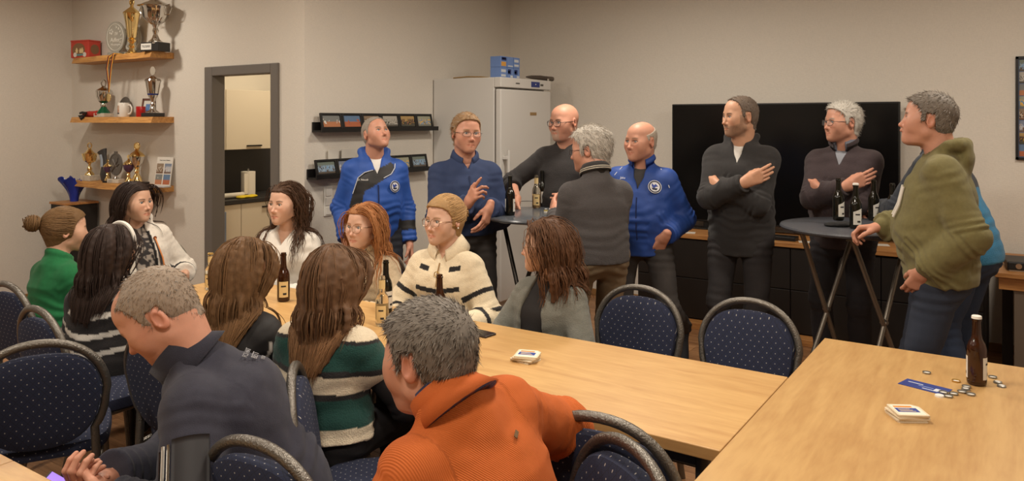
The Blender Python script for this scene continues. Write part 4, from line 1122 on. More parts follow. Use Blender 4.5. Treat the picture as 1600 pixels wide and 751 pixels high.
# medal on a black-red-gold ribbon
p = sp(174, 0, 0.205)
t = thing('medal', 'medal on black, red and gold ribbon hanging over the top shelf edge', 'medal', (p[0], SY0 - 0.02, SZ[0]))
M_RB = [mat('ribbon_black', (38, 34, 34), 0.6), mat('ribbon_red', (140, 40, 30), 0.6), mat('ribbon_gold', (216, 160, 50), 0.6)]
for s, x_top, x_bot in ((0, -0.035, -0.004), (1, 0.03, 0.010)):
    for k in range(3):
        o_ = (k - 1) * 0.0105
        pts = [(0.055 + o_, 0.075, 0.006), (0.045 + o_, 0.015, 0.007), (x_top + 0.02 + o_, 0.003, -0.02), (x_top + o_, -0.002, -0.12), (x_bot + o_ * .8, -0.004, -0.26), (x_bot * 0.3 + o_ * .5, -0.004, -0.33)]
        MB().tube(pts, 0.0045, 6, flat=((0, 1, 0), 0.3)).build('ribbon', M_RB[k], t)
MB().lathe([(0, -0.003), (0.036, -0.003), (0.038, 0), (0.036, 0.003), (0.03, 0.0025), (0, 0.0025)], 28, M=Matrix.Translation((0.0, -0.004, -0.375)) @ Matrix.Rotation(math.pi / 2, 4, 'X')).build('disc', M_GOLD, t, True)
# middle shelf
p = sp(149, 1, 0.12)
pr = [rc((-0.12, 0, 0.02), (0.10, 0, 0.022), 0.022, 0.024, 0.02, flat=((0, 1, 0), 2.2)), rc((-0.10, -0.02, 0.04), (0.06, 0.0, 0.042), 0.012, 0.014, 0.02, flat=((0, 1, 0), 2.5))]
V, F = surf(pr, 0.006); V = V + vnormals(V, F) * (0.004 * vnoise(V * 40, 9))[:, None]; V[:, 2] = np.maximum(V[:, 2], 0.0005)
t = thing('sports_bag', 'flat red pouch with black strap on the middle shelf', 'bag', p, math.radians(8))
link('pouch', mesh_np('pouch', V, F), mat('pouch_red', (170, 48, 36), 0.7, bump=0.1, bscale=100), t)
MB().tube([(-0.13, -0.06, 0.035), (-0.08, -0.07, 0.042), (-0.02, -0.072, 0.036), (-0.04, -0.078, 0.012), (-0.11, -0.085, 0.008), (-0.07, -0.09, -0.018), (-0.04, -0.085, 0.004)], 0.011, 8, flat=((0, 1, 0), 0.5)).build('strap', M_BLACK, t, True)
t = trophy('silver lidded cup on a green enamel stem, middle shelf', sp(162, 1, 0.105), [
    ('stem', M_GREEN, [(0, 0), (0.058, 0), (0.05, 0.015), (0.028, 0.045), (0.022, 0.06), (0, 0.06)], {}), ('knob', M_SILV, [(0, 0.06), (0.026, 0.06), (0.03, 0.075), (0.024, 0.09), (0, 0.09)], {}),
    ('bowl_foot', M_GREEN, [(0, 0.09), (0.024, 0.09), (0.044, 0.11), (0, 0.112)], {}),
    ('bowl', M_SILV, [(0, 0.111), (0.045, 0.112), (0.062, 0.15), (0.066, 0.20), (0, 0.202)], {}), ('lid', M_SILV, [(0.066, 0.203), (0.055, 0.215), (0.025, 0.232), (0.012, 0.245), (0, 0.25)], {})], (0.14, 0.10, 0.035), math.radians(8))
finial_ring(t, M_SILV, 0.275, 0.03)
t = thing('pewter_plate', 'round embossed pewter plate leaning behind the white mug', 'plate', sp(196, 1, 0.045), math.radians(6))
MP = Matrix.Translation((0, 0, 0.088)) @ Matrix.Rotation(math.radians(78), 4, 'X') @ Matrix.Diagonal((0.92, 1.1, 1, 1))
MB().lathe([(0, 0), (0.05, 0.002), (0.055, 0.008), (0.075, 0.012), (0.084, 0.012), (0.084, 0.016), (0.05, 0.013), (0, 0.006)], 40, M=MP).build('dish', M_PEWT, t, True)
MB().lathe([(0, 0.004), (0.028, 0.006), (0.03, 0.012), (0.02, 0.014), (0, 0.015)], 24, M=MP).build('emblem', M_SILV, t, True)
def mug(label, p, m, h, r, rz, pic=None):
    t = thing('mug', label, 'mug', p, rz, 'mugs on the middle shelf')
    MB().lathe([(0, 0), (r * .93, 0), (r, 0.006), (r, h - 0.003), (r * .97, h), (r * .92, h - 0.003), (r * .9, 0.01), (0, 0.01)], 32).build('cup', m, t, True)
    MB().tube([(r * .97, 0, h * .82), (r * 1.35, 0, h * .85), (r * 1.66, 0, h * .66), (r * 1.62, 0, h * .40), (r * 1.35, 0, h * .22), (r * .97, 0, h * .2)], 0.008, 10).build('handle', m, t, True)
    if pic: band(MB(), r + 0.0006, h * .2, h * .8, math.radians(200), math.radians(262), 10).build('picture', pic, t, True)
mug('white mug with small picture on the middle shelf', sp(193, 1, 0.12), mat('ceramic_white', (222, 216, 206), 0.2), 0.125, 0.048, math.radians(24), photo_mat('mug_picture', 12, (190, 160, 140), (60, 60, 70), [(40, 40, 50), (200, 150, 120), (220, 210, 200)]))
mug('small red mug beside the wooden picture frame', sp(220, 1, 0.12), mat('ceramic_red', (168, 26, 24), 0.2), 0.09, 0.038, math.radians(140))
t = thing('standing_frame', 'small brown picture frame leaning on the middle shelf', 'picture frame', sp(229, 1, 0.06), math.radians(20))
t.rotation_euler = (math.radians(-14), 0, math.radians(24))
b = MB(); b.box((-0.06, -0.008, 0), (-0.044, 0.006, 0.165)); b.box((0.044, -0.008, 0), (0.06, 0.006, 0.165)); b.box((-0.06, -0.008, 0), (0.06, 0.006, 0.018)); b.box((-0.06, -0.008, 0.147), (0.06, 0.006, 0.165)); b.build('moulding', mat('frame_brown', (92, 52, 34), 0.5), t)
MB().box((-0.044, -0.003, 0.018), (0.044, 0.003, 0.147)).build('mount', M_MAT, t)
MB().box((-0.02, -0.005, 0.05), (0.02, -0.003, 0.115)).build('photograph', mat('frame_picture_blue', (84, 120, 170), 0.5, var=0.3, vscale=40), t)
t = trophy('silver goblet trophy with blue band on a black base, middle shelf', sp(239, 1, 0.12), [
    ('foot', M_SILV, [(0, 0), (0.05, 0), (0.05, 0.006), (0.022, 0.03), (0.012, 0.06), (0.02, 0.075), (0.012, 0.09), (0.03, 0.13), (0, 0.132)], {}),
    ('bowl', M_SILV, [(0, 0.131), (0.034, 0.132), (0.046, 0.17), (0.060, 0.262), (0.066, 0.27), (0, 0.27)], {}),
    ('band', mat('enamel_blue', (40, 52, 120), 0.25), [(0.0, 0.150), (0.0415, 0.150), (0.046, 0.162), (0.0, 0.162)], {}),
    ('lid', M_SILV, [(0.066, 0.271), (0.06, 0.285), (0.03, 0.298), (0.014, 0.312), (0, 0.316)], {})], (0.15, 0.11, 0.034), math.radians(14), bm_=M_BASEB)
MB().lathe([(0, -0.003), (0.034, -0.003), (0.036, 0), (0.034, 0.003), (0, 0.003)], 24, M=Matrix.Translation((0, 0, 0.39)) @ Matrix.Rotation(math.pi / 2, 4, 'X') @ Matrix.Diagonal((0.85, 1.1, 1, 1))).build('finial_leaf', M_SILV, t, True)
# lowest shelf
t = trophy('gold cup with wreath finial on a marble base, far left of the lowest shelf', sp(140, 2, 0.11), [
    ('foot', M_GOLD, [(0, 0), (0.042, 0), (0.04, 0.012), (0.016, 0.04), (0.024, 0.06), (0.012, 0.08), (0.012, 0.1), (0.02, 0.11), (0, 0.112)], {}),
    ('bowl', M_GOLD, [(0, 0.11), (0.022, 0.112), (0.052, 0.14), (0.062, 0.18), (0.066, 0.20), (0, 0.201)], {'n': 40, 'flute': (0.05, 16, 0.12, 0.19)}), ('lid', M_GOLD, [(0.05, 0.202), (0.03, 0.218), (0.018, 0.235), (0.010, 0.25), (0, 0.254)], {})], (0.13, 0.1, 0.05), math.radians(10))
handles(t, M_GOLD, 0.058, 0.17, 0.245, 0.03, 0); finial_ring(t, M_GOLD, 0.295, 0.026)
t = thing('vase_trophy', 'dark grey flared vase trophy behind the pewter medallion', 'trophy', sp(163, 2, 0.06), math.radians(10), 'trophies on the shelves')
pts = [(0, 0, 0), (0.0, 0, 0.06), (0.005, 0, 0.13), (0.0, 0, 0.19), (-0.012, 0, 0.24), (-0.03, 0, 0.275)]
MB().tube(pts, [0.034, 0.048, 0.038, 0.028, 0.036, 0.055], 24, flat=((0, 1, 0), 0.6)).build('vase_body', mat('vase_grey', (62, 60, 60), 0.35), t, True)
MB().tube([(p_[0] - 0.012, p_[1] - 0.012, p_[2]) for p_ in pts[2:5]], [0.02, 0.016, 0.02], 10).build('pale_streak', mat('vase_pale', (150, 160, 172), 0.4), t, True)
def goblet(label, p, s, m1, m2, rz, base, bm_=M_BASEB):
    t = trophy(label, p, [('foot', m1, [(0, 0), (0.04 * s, 0), (0.038 * s, 0.02 * s), (0.014 * s, 0.07 * s), (0.02 * s, 0.085 * s), (0.014 * s, 0.1 * s), (0.022 * s, 0.115 * s), (0, 0.116 * s)], {}),
                           ('bowl', m2, [(0, 0.115 * s), (0.02 * s, 0.116 * s), (0.048 * s, 0.15 * s), (0.058 * s, 0.20 * s), (0.058 * s, 0.205 * s), (0, 0.206 * s)], {}),
                           ('rim', m1, [(0.059 * s, 0.20 * s), (0.06 * s, 0.208 * s), (0.0, 0.21 * s)], {}),
                           ('lid', m1, [(0.057 * s, 0.208 * s), (0.045 * s, 0.225 * s), (0.018 * s, 0.245 * s), (0.008 * s, 0.262 * s), (0, 0.265 * s)], {})], base, rz, bm_=bm_)
    MB().lathe([(0, -0.002), (0.021 * s, -0.002), (0.023 * s, 0), (0.021 * s, 0.002), (0, 0.002)], 20, M=Matrix.Translation((0, 0, base[2] + 0.285 * s)) @ Matrix.Rotation(math.pi / 2, 4, 'X')).build('finial_disc', m1, t, True)
    return t
goblet('small gold goblet trophy with dark cup beside the medallion', sp(168, 2, 0.145), 0.62, M_GOLD, M_PURP, 0.2, (0.06, 0.06, 0.018))
t = thing('medallion_trophy', 'oval pewter medallion on a low grey stand, lowest shelf', 'trophy', sp(181, 2, 0.12), math.radians(12), 'trophies on the shelves')
MB().box((-0.07, -0.035, 0), (0.07, 0.035, 0.035), 0.003).build('plinth', M_MARB, t); MB().lathe([(0, 0.035), (0.03, 0.035), (0.014, 0.055), (0.012, 0.065), (0, 0.065)], 18).build('foot', M_SILV, t, True)
MM = Matrix.Translation((0, 0, 0.165)) @ Matrix.Rotation(math.pi / 2, 4, 'X') @ Matrix.Diagonal((0.86, 1.12, 1, 1))
MB().lathe([(0, -0.008), (0.088, -0.008), (0.092, 0), (0.088, 0.008), (0.078, 0.008), (0.076, 0.004), (0, 0.004)], 40, M=MM).build('medallion', M_PEWT, t, True)
for (a, b_) in (((-0.045, 0.10), (0.03, 0.20)), ((-0.03, 0.21), (0.02, 0.13)), ((0.0, 0.14), (0.045, 0.17)), ((0.02, 0.195), (0.03, 0.225))): MB().tube([(a[0], -0.007, a[1]), (b_[0], -0.007, b_[1])], [0.008, 0.004], 6).build('relief_figure', M_PEWT, t, True)
MB().box((-0.018, -0.006, 0.262), (0.018, 0.006, 0.28), 0.003).build('hanger', M_PEWT, t)
MB().box((-0.05, -0.036, 0.008), (-0.005, -0.0352, 0.028)).build('name_plate', M_SILV, t)
goblet('slim gold goblet trophy with purple cup left of the big gold one', sp(201, 2, 0.13), 0.8, M_GOLD, M_PURP, 0.2, (0.07, 0.06, 0.01), M_BASEB)
t = goblet('big gold goblet trophy with silver cup behind the woman\'s head', sp(214, 2, 0.09), 1.1, M_GOLD, M_SILV, 0.2, (0.19, 0.10, 0.02), M_BASEB)
finial_ring(t, M_GOLD, 0.30, 0.03)
# photo calendar
t = thing('photo_calendar', 'white photo calendar leaning at the right end of the lowest shelf', 'calendar', sp(253, 2, 0.075), math.radians(12))
t.rotation_euler = (math.radians(-10), 0, math.radians(14))
MB().box((-0.085, -0.003, 0.0), (0.085, 0.006, 0.245), 0.001).build('pages', mat('calendar_white', (214, 208, 198), 0.6), t)
for i, (x0, z0) in enumerate(((-0.078, 0.105), (0.006, 0.105), (-0.078, 0.012), (0.006, 0.012))): MB().box((x0, -0.0042, z0), (x0 + 0.072, -0.003, z0 + 0.085)).build('photograph', PH[(2, 7, 0, 1)[i]], t)
lettering('calendar_heading', 'Unser neues Zuhause', 0.013, M_INK, t, (0, -0.0036, 0.218), (math.pi / 2, 0, 0))
q = sp(248, 2, 0.15); tag(MB().box((-0.11, -0.035, 0), (0.11, 0.035, 0.008), 0.001).build('booklet', mat('booklet_grey', (176, 176, 178), 0.5), None, loc=q, rot=(0, 0, 0.1)), 'thin grey booklet lying in front of the photo calendar', 'booklet')
# blue ruffled vase on a slim cabinet in the corner behind the seated women
vx, vy = sp(116, 2, 0.17)[:2]
t = thing('side_cabinet', 'slim dark side cabinet in the corner under the shelves', 'cabinet', (vx, vy, 0))
MB().box((-0.14, -0.14, 0.04), (0.14, 0.14, 0.90), 0.004).build('body', M_SBD, t); MB().box((-0.15, -0.15, 0.90), (0.15, 0.15, 0.92), 0.003).build('top_board', M_OAK, t)
for sx in (-.11, .11):
    for sy in (-.11, .11): MB().box((sx - .015, sy - .015, 0), (sx + .015, sy + .015, 0.04)).build('foot', M_SBD, t)
b = MB(); n = 48; rings = []
for k in range(11):
    u = k / 10; z = 0.2 * u
    ring = []
    for i in range(n):
        a = 2 * math.pi * i / n
        r = 0.035 + 0.075 * u ** 1.6 + 0.03 * u ** 2 * math.sin(5 * a + 0.6)
        ring.append(b.bm.verts.new((r * math.cos(a), r * math.sin(a), z - 0.03 * u ** 2 * math.cos(5 * a + 0.6) + (0.025 if u == 1 and i % 9 == 0 else 0))))
    rings.append(ring)
inner = [[b.bm.verts.new((v.co.x * 0.93, v.co.y * 0.93, v.co.z + 0.004)) for v in r] for r in rings]
for R_, fl in ((rings, False), (inner, True)):
    for A, B in zip(R_[:-1], R_[1:]):
        for i in range(n):
            f = (A[i], A[(i + 1) % n], B[(i + 1) % n], B[i]); b.bm.faces.new(f[::-1] if fl else f)
for i in range(n): b.bm.faces.new((rings[-1][i], rings[-1][(i + 1) % n], inner[-1][(i + 1) % n], inner[-1][i]))
b.bm.faces.new(rings[0][::-1]); b.bm.faces.new(inner[0])
tag(b.build('ruffled_vase', mat('blue_glass', (30, 52, 150), 0.25, var=0.2), None, True, (vx, vy, 0.92)), 'ruffled deep-blue vase standing in the corner behind the seated women', 'vase')
# ------------------------------------------------------------------ people: continuous bodies grown from implicit shapes
def rotm(yaw=0, pitch=0, roll=0):
    """degrees; yaw about z (ccw), pitch up positive about x, roll about y"""
    y, p, r = math.radians(yaw), math.radians(pitch), math.radians(roll)
    Rz = np.array([[math.cos(y), -math.sin(y), 0], [math.sin(y), math.cos(y), 0], [0, 0, 1]])
    Rx = np.array([[1, 0, 0], [0, math.cos(p), -math.sin(p)], [0, math.sin(p), math.cos(p)]])
    Ry = np.array([[math.cos(r), 0, math.sin(r)], [0, 1, 0], [-math.sin(r), 0, math.cos(r)]])
    return Rz @ Rx @ Ry
M_SKIN = None
def skin_mat():
    m, nt, b = _nt('skin'); L = nt.links
    a = nt.nodes.new('ShaderNodeAttribute'); a.attribute_name = 'Col'
    tc = nt.nodes.new('ShaderNodeTexCoord')
    nz = nt.nodes.new('ShaderNodeTexNoise'); nz.inputs['Scale'].default_value = 45; nz.inputs['Detail'].default_value = 5; L.new(tc.outputs['Object'], nz.inputs['Vector'])
    mr = nt.nodes.new('ShaderNodeMapRange'); mr.inputs['To Min'].default_value = 0.9; mr.inputs['To Max'].default_value = 1.1; L.new(nz.outputs['Fac'], mr.inputs['Value'])
    vm = nt.nodes.new('ShaderNodeVectorMath'); vm.operation = 'SCALE'; L.new(a.outputs['Color'], vm.inputs[0]); L.new(mr.outputs[0], vm.inputs['Scale']); L.new(vm.outputs[0], b.inputs['Base Color'])
    n2 = nt.nodes.new('ShaderNodeTexNoise'); n2.inputs['Scale'].default_value = 400; L.new(tc.outputs['Object'], n2.inputs['Vector'])
    bp = nt.nodes.new('ShaderNodeBump'); bp.inputs['Strength'].default_value = 0.12; bp.inputs['Distance'].default_value = 0.002; L.new(n2.outputs['Fac'], bp.inputs['Height']); L.new(bp.outputs[0], b.inputs['Normal'])
    b.inputs['Roughness'].default_value = 0.5; b.inputs['Specular IOR Level'].default_value = 0.4
    b.inputs['Subsurface Weight'].default_value = 0.06; b.inputs['Subsurface Radius'].default_value = (0.012, 0.005, 0.003)
    return m
M_SKIN = skin_mat()
M_HAIR = mat('hair', attr=True, rough=0.6, spec=0.25, var=0.12, vscale=120)
M_KNIT = mat('knit', attr=True, rough=0.95, bump=0.35, bscale=190, var=0.07, vscale=70, sheen=0.1)
M_RIB = None
M_CLOTH = mat('cloth', attr=True, rough=0.85, bump=0.15, bscale=320, var=0.06, vscale=25)
M_FLEECE = mat('fleece', attr=True, rough=0.95, bump=0.25, bscale=420, var=0.10, vscale=60, sheen=0.08)
M_DENIM = mat('denim', attr=True, rough=0.9, bump=0.2, bscale=350, var=0.22, vscale=9)
M_SATIN = mat('tracksuit', attr=True, rough=0.6, bump=0.06, bscale=300, var=0.05, vscale=14)
def rib_mat():
    m, nt, b = _nt('fine_corduroy'); L = nt.links
    a = nt.nodes.new('ShaderNodeAttribute'); a.attribute_name = 'Col'; L.new(a.outputs['Color'], b.inputs['Base Color'])
    uv = nt.nodes.new('ShaderNodeAttribute'); uv.attribute_name = 'Rib'
    ml = nt.nodes.new('ShaderNodeMath'); ml.operation = 'MULTIPLY'; ml.inputs[1].default_value = 2 * math.pi / 0.0042; L.new(uv.outputs['Fac'], ml.inputs[0])
    sn = nt.nodes.new('ShaderNodeMath'); sn.operation = 'SINE'; L.new(ml.outputs[0], sn.inputs[0])
    bp = nt.nodes.new('ShaderNodeBump'); bp.inputs['Strength'].default_value = 0.5; bp.inputs['Distance'].default_value = 0.0012; L.new(sn.outputs[0], bp.inputs['Height']); L.new(bp.outputs[0], b.inputs['Normal'])
    b.inputs['Roughness'].default_value = 0.9
    return m
M_RIB = rib_mat()
M_SHOE = mat('shoe', attr=True, rough=0.6)
M_GFR = mat('spectacle_frame', (40, 32, 30), 0.35)
M_GFRM = mat('spectacle_metal', (150, 120, 96), 0.3, metal=0.8)
def lens_mat():
    m, nt, b = _nt('spectacle_lens')
    b.inputs['Base Color'].default_value = (1, 1, 1, 1); b.inputs['Roughness'].default_value = 0.02; b.inputs['Alpha'].default_value = 0.07; b.inputs['Specular IOR Level'].default_value = 0.6
    return m
M_LENS = lens_mat()

SKIN = {'m': lc(194, 148, 120), 'r': lc(198, 144, 120), 'f': lc(206, 162, 136), 'p': lc(212, 170, 146)}

def skull(s):
    """prims of the hairless skull used for hair and collisions, canonical head space"""
    w = s.get('hw', 1.0)
    return [ell((0, -0.014, 0.030), (0.0775 * w, 0.100, 0.089), 0.02), rc((0, 0.02, 0.01), (0, 0.035, 0.045), 0.062, 0.052, 0.03, flat=((1, 0, 0), 1.08 * w))]
def head_prims(s, nb):
    """head looking +y, origin between the ears at eye level"""
    w = s.get('hw', 1.0); j = s.get('jaw', 0.88 if s.get('fem') else 1.0); fat = s.get('fat', 0.0); fem = s.get('fem', False); ns = s.get('nose', 0.86 if s.get('fem') else 1.0)
    P = skull(s)
    jl = s.get('jl', 0.0)                                  # longer chin
    P.append(rc((0, 0.030, -0.01), (0, 0.042, -0.080 - jl), 0.058, 0.036 * j + 0.004 * fat, 0.03, flat=((1, 0, 0), 1.10 * w)))
    for sx in (-1, 1):
        P.append(rc((sx * 0.050 * w * j, 0.004, -0.062), (sx * 0.014, 0.068, -0.098 - jl), 0.021 + 0.008 * fat, 0.016, 0.03))
        P.append(ell((sx * 0.040 * w, 0.058, -0.032), (0.028 + .006 * fat, 0.027 + .004 * fat, 0.034 + .006 * fat), 0.040))
    P.append(ell((0, 0.078, -0.101 - jl), (0.021 * j, 0.017, 0.015), 0.020))
    if fat > 0.5: P.append(ell((0, 0.035, -0.105), (0.05, 0.045, 0.028 * fat), 0.03))
    br = 0.0105 if not fem else 0.007
    P.append(rc((-0.034, 0.076, 0.020), (0.034, 0.076, 0.020), br, br, 0.018))
    # eye sockets, lids with slit
    for sx in (-1, 1):
        P.append(ell((sx * 0.031, 0.101, 0.000), (0.019, 0.0165, 0.0125), 0.012, op='s'))
        P.append(ell((sx * 0.0320, 0.0745, 0.000), (0.0172, 0.0155, 0.0140), 0.006))
        P.append(ell((sx * 0.0320, 0.0925, -0.0005), (0.0155, 0.020, 0.0064 if not s.get('squint') else 0.0050), 0.001, op='s'))
    # nose
    P.append(rc((0, 0.083, 0.008), (0, 0.1000 + 0.006 * ns, -0.035), 0.0070, 0.0095 * ns, 0.012))
    P.append(ell((0, 0.1015 + 0.006 * ns, -0.0385), (0.0105 * ns, 0.0105, 0.0085), 0.008))
    for sx in (-1, 1):
        P.append(ell((sx * 0.0125 * ns, 0.091, -0.0415), (0.0075, 0.010, 0.0072), 0.006))
        P.append(ell((sx * 0.0065 * ns, 0.099, -0.0490), (0.0028, 0.0042, 0.0032), 0.003, op='s'))
    # mouth
    P.append(ell((0, 0.072, -0.067), (0.037, 0.020, 0.028), 0.026))
    sm = s.get('smile', 0.0)
    for sx in (-1, 1):
        P.append(rc((0, 0.0955, -0.0685), (sx * 0.0265, 0.0800, -0.0702 + 0.007 * sm), 0.0048 if not fem else 0.0042, 0.0028, 0.004))
        P.append(rc((0, 0.0940, -0.0770), (sx * 0.0245, 0.0800, -0.0728 + 0.007 * sm), 0.0060, 0.0030, 0.004))
        P.append(rc((0, 0.1010, -0.0724), (sx * 0.0285, 0.0850, -0.0715 + 0.0075 * sm), 0.0016, 0.0014, 0.003, op='s'))
    # ears
    ew = 1.0 if not fem else 0.88
    for sx in (-1, 1):
        c, sn = math.cos(math.radians(18)), math.sin(math.radians(18))
        R = np.array([[c, -sx * sn, 0], [sx * sn, c, 0], [0, 0, 1]]).T
        P.append(ell((sx * 0.0805 * w, -0.014, -0.008), (0.0085, 0.0185 * ew, 0.0315 * ew), 0.006, R))
        P.append(ell((sx * 0.0875 * w, -0.010, -0.004), (0.0065, 0.0115 * ew, 0.019 * ew), 0.005, R, op='s'))
        P.append(ell((sx * 0.081 * w, 0.001, -0.012), (0.005, 0.005, 0.008), 0.004))
    # neck
    nr = s.get('neck', 0.056 if not fem else 0.046)
    P.append(rc((0, -0.022, -0.055), nb, nr, nr * 1.12, 0.03))
    P.append(rc((0, -0.045, -0.035), np.array(nb) + (0, -0.01, 0), nr * .85, nr * 1.0, 0.03))
    return P
def face_colors(V, s, sk):
    """flat skin tones, lips, brows and beard; canonical head space"""
    x, y, z = V[:, 0], V[:, 1], V[:, 2]; ax = np.abs(x)
    C = np.tile(sk, (len(V), 1))
    def blend(mask, col):
        m = np.clip(mask, 0, 1)[:, None]; C[:] = C * (1 - m) + np.asarray(col) * m
    red = sk * np.array([1.05, 0.78, 0.74])
    blend(0.45 * np.exp(-(((ax - 0.04) / 0.02) ** 2 + ((z + 0.03) / 0.02) ** 2)) * (y > 0.03), red)
    blend(0.5 * np.exp(-((ax / 0.014) ** 2 + ((z + 0.038) / 0.012) ** 2)) * (y > 0.09), red)
    blend(0.5 * sstep(0.078, 0.086, ax) * (np.abs(z) < 0.05), red)
    lip = sk * (np.array([0.90, 0.64, 0.62]) if s.get('fem') else np.array([0.86, 0.62, 0.58]))
    sm = s.get('smile', 0.0)
    lz = z - 0.007 * sm * (ax / 0.026) ** 2
    blend((0.9 if s.get('fem') else 0.6) * sstep(1.0, 0.7, (ax / 0.029) ** 2 + ((lz + 0.0722) / 0.0098) ** 2) * (y > 0.068), lip)
    bz = 0.0165 + 0.004 * np.cos((ax - 0.034) / 0.02 * 1.4) - 0.10 * np.maximum(ax - 0.045, 0)
    bw = 0.0050 if not s.get('fem') else 0.0036
    bm_ = np.exp(-((z - bz) / bw) ** 4) * sstep(0.012, 0.017, ax) * sstep(0.054, 0.047, ax) * (y > 0.05)
    blend(bm_ * s.get('browk', 0.8), s.get('brow', lc(84, 62, 46)))
    er = ((ax - 0.0320) / 0.0165) ** 2 + ((z - 0.001) / 0.0062) ** 2
    blend(0.8 * sstep(1.9, 1.3, er) * (z > 0.003) * (y > 0.07), lc(58, 42, 36))
    bd = s.get('beard')
    if bd:
        kind, col, k = bd
        n = 0.75 + 0.25 * vnoise(V * 400, 5)
        if kind == 'full':
            line = -0.035 - 0.5 * np.maximum(0.0, y - 0.03) * 0.6
            m = sstep(line + 0.004, line - 0.010, z) * sstep(-0.012, 0.006, y) * sstep(-0.130, -0.112, z) * (1 - np.exp(-((ax / 0.021) ** 2 + ((z + 0.0720) / 0.008) ** 2) ** 2))
            m = np.maximum(m, sstep(0.03, 0.024, ax) * np.exp(-((z + 0.057) / 0.006) ** 4) * (y > 0.07))
            m = np.maximum(m, (ax > 0.06) * sstep(-0.004, 0.012, y) * (y < 0.045) * (z < 0.01) * (z > -0.08))
            blend(m * n * k, col)
        if kind in ('goatee',):
            m = sstep(0.036, 0.026, ax) * sstep(-0.072, -0.080, z) * (z > -0.135) * (y > 0.03)
            m = np.maximum(m, sstep(0.032, 0.024, ax) * np.exp(-((z + 0.057) / 0.006) ** 4) * (y > 0.07))
            m = np.maximum(m, np.exp(-((ax - 0.028) / 0.006) ** 2) * (z < -0.05) * (z > -0.09) * (y > 0.06))
            blend(m * n * k, col)
        if kind == 'moustache':
            m = sstep(0.03, 0.024, ax) * np.exp(-((z + 0.0575) / 0.0065) ** 4) * (y > 0.07)
            blend(m * n * k, col)
    return C
def eyeballs(s):
    out = []
    for sx in (-1, 1):
        c = np.array((sx * 0.0320, 0.0760, 0.0)); V, F = uvsphere(c, 0.0131, 24, 16)
        g = nrm((0.25 * s.get('gx', 0), 1.0, 0.25 * s.get('gz', 0)))
        a = np.arccos(np.clip(((V - c) / 0.0131) @ g, -1, 1))
        C = np.tile(lc(205, 194, 184), (len(V), 1))
        C[a < 0.52] = s.get('iris', lc(92, 104, 112)); C[a < 0.26] = lc(16, 14, 14)
        out.append((V, F, C))
    return out

def hairline(y, pts):
    xs = np.array([p[0] for p in pts]); zs = np.array([p[1] for p in pts])
    return np.interp(y, xs, zs)
HL_SHORT = [(-0.12, -0.085), (-0.045, -0.080), (-0.034, -0.035), (-0.030, 0.026), (0.006, 0.030), (0.010, -0.012), (0.026, -0.012), (0.030, 0.036), (0.048, 0.060), (0.074, 0.080), (0.12, 0.092)]
HL_LONG = [(-0.12, -0.090), (-0.03, -0.090), (0.018, -0.045), (0.030, 0.02), (0.046, 0.050), (0.072, 0.070), (0.12, 0.082)]
def hair_cap(s, thick, pts, h, bald=None, topk=None, seed=1, rough=0.0012):
    """solid cap of hair hugging the skull, cut along the hair line"""
    w = s.get('hw', 1.0)
    P = [ell((0, -0.014, 0.030), (0.0775 * w + thick * .8, 0.100 + thick, 0.089 + thick), 0.02), rc((0, 0.02, 0.012), (0, 0.032, 0.046), 0.062 + thick * .6, 0.052 + thick, 0.03, flat=((1, 0, 0), 1.06 * w)),
         rc((0, -0.05, -0.03), (0, -0.05, -0.06), 0.05 + thick * .6, 0.045 + thick * .4, 0.03, flat=((1, 0, 0), 1.1))]
    if topk: P += topk
    big = (np.array([-.2, -.2, -.2]), np.array([.2, .2, .2]))
    P.append(func(lambda x, y, z: (hairline(y + 0 * x + 0 * z, pts) - z) * 0.7, big[0], big[1], 'i'))
    # nothing in front of the face
    if bald is not None: P.append(ell(bald[0], bald[1], 0.012, op='s'))
    V, F = surf(P, h)
    if len(V):
        N = vnormals(V, F)
        V = V + N * (rough * (vnoise(V * np.array([160, 60, 60]), seed) + 0.6 * vnoise(V * np.array([320, 130, 130]), seed + 3)))[:, None]
    return V, F
def spikes(V, F, n, length, comb, rad, seed, lift=0.35):
    """short strands lying on a surface along the comb direction (V,F canonical)"""
    rng = np.random.RandomState(seed)
    N = vnormals(V, F)
    i = rng.randint(0, len(V), n); B = V[i]; Nn = N[i]
    D = comb(B); D = D - Nn * np.sum(D * Nn, axis=1)[:, None]; D /= np.linalg.norm(D, axis=1)[:, None] + 1e-9
    D = D + rng.normal(0, 0.22, D.shape); D /= np.linalg.norm(D, axis=1)[:, None]
    L = length * rng.uniform(0.6, 1.3, n)
    m = 3; t = np.linspace(0, 1, m)
    P = B[:, None, :] - Nn[:, None, :] * 0.003 + (D[:, None, :] * t[None, :, None] + Nn[:, None, :] * (lift * (t - 0.4 * t * t))[None, :, None]) * L[:, None, None]
    R = rad * (1 - 0.85 * t)[None, :] * rng.uniform(0.7, 1.2, n)[:, None]
    return tubes(P, R, 3)

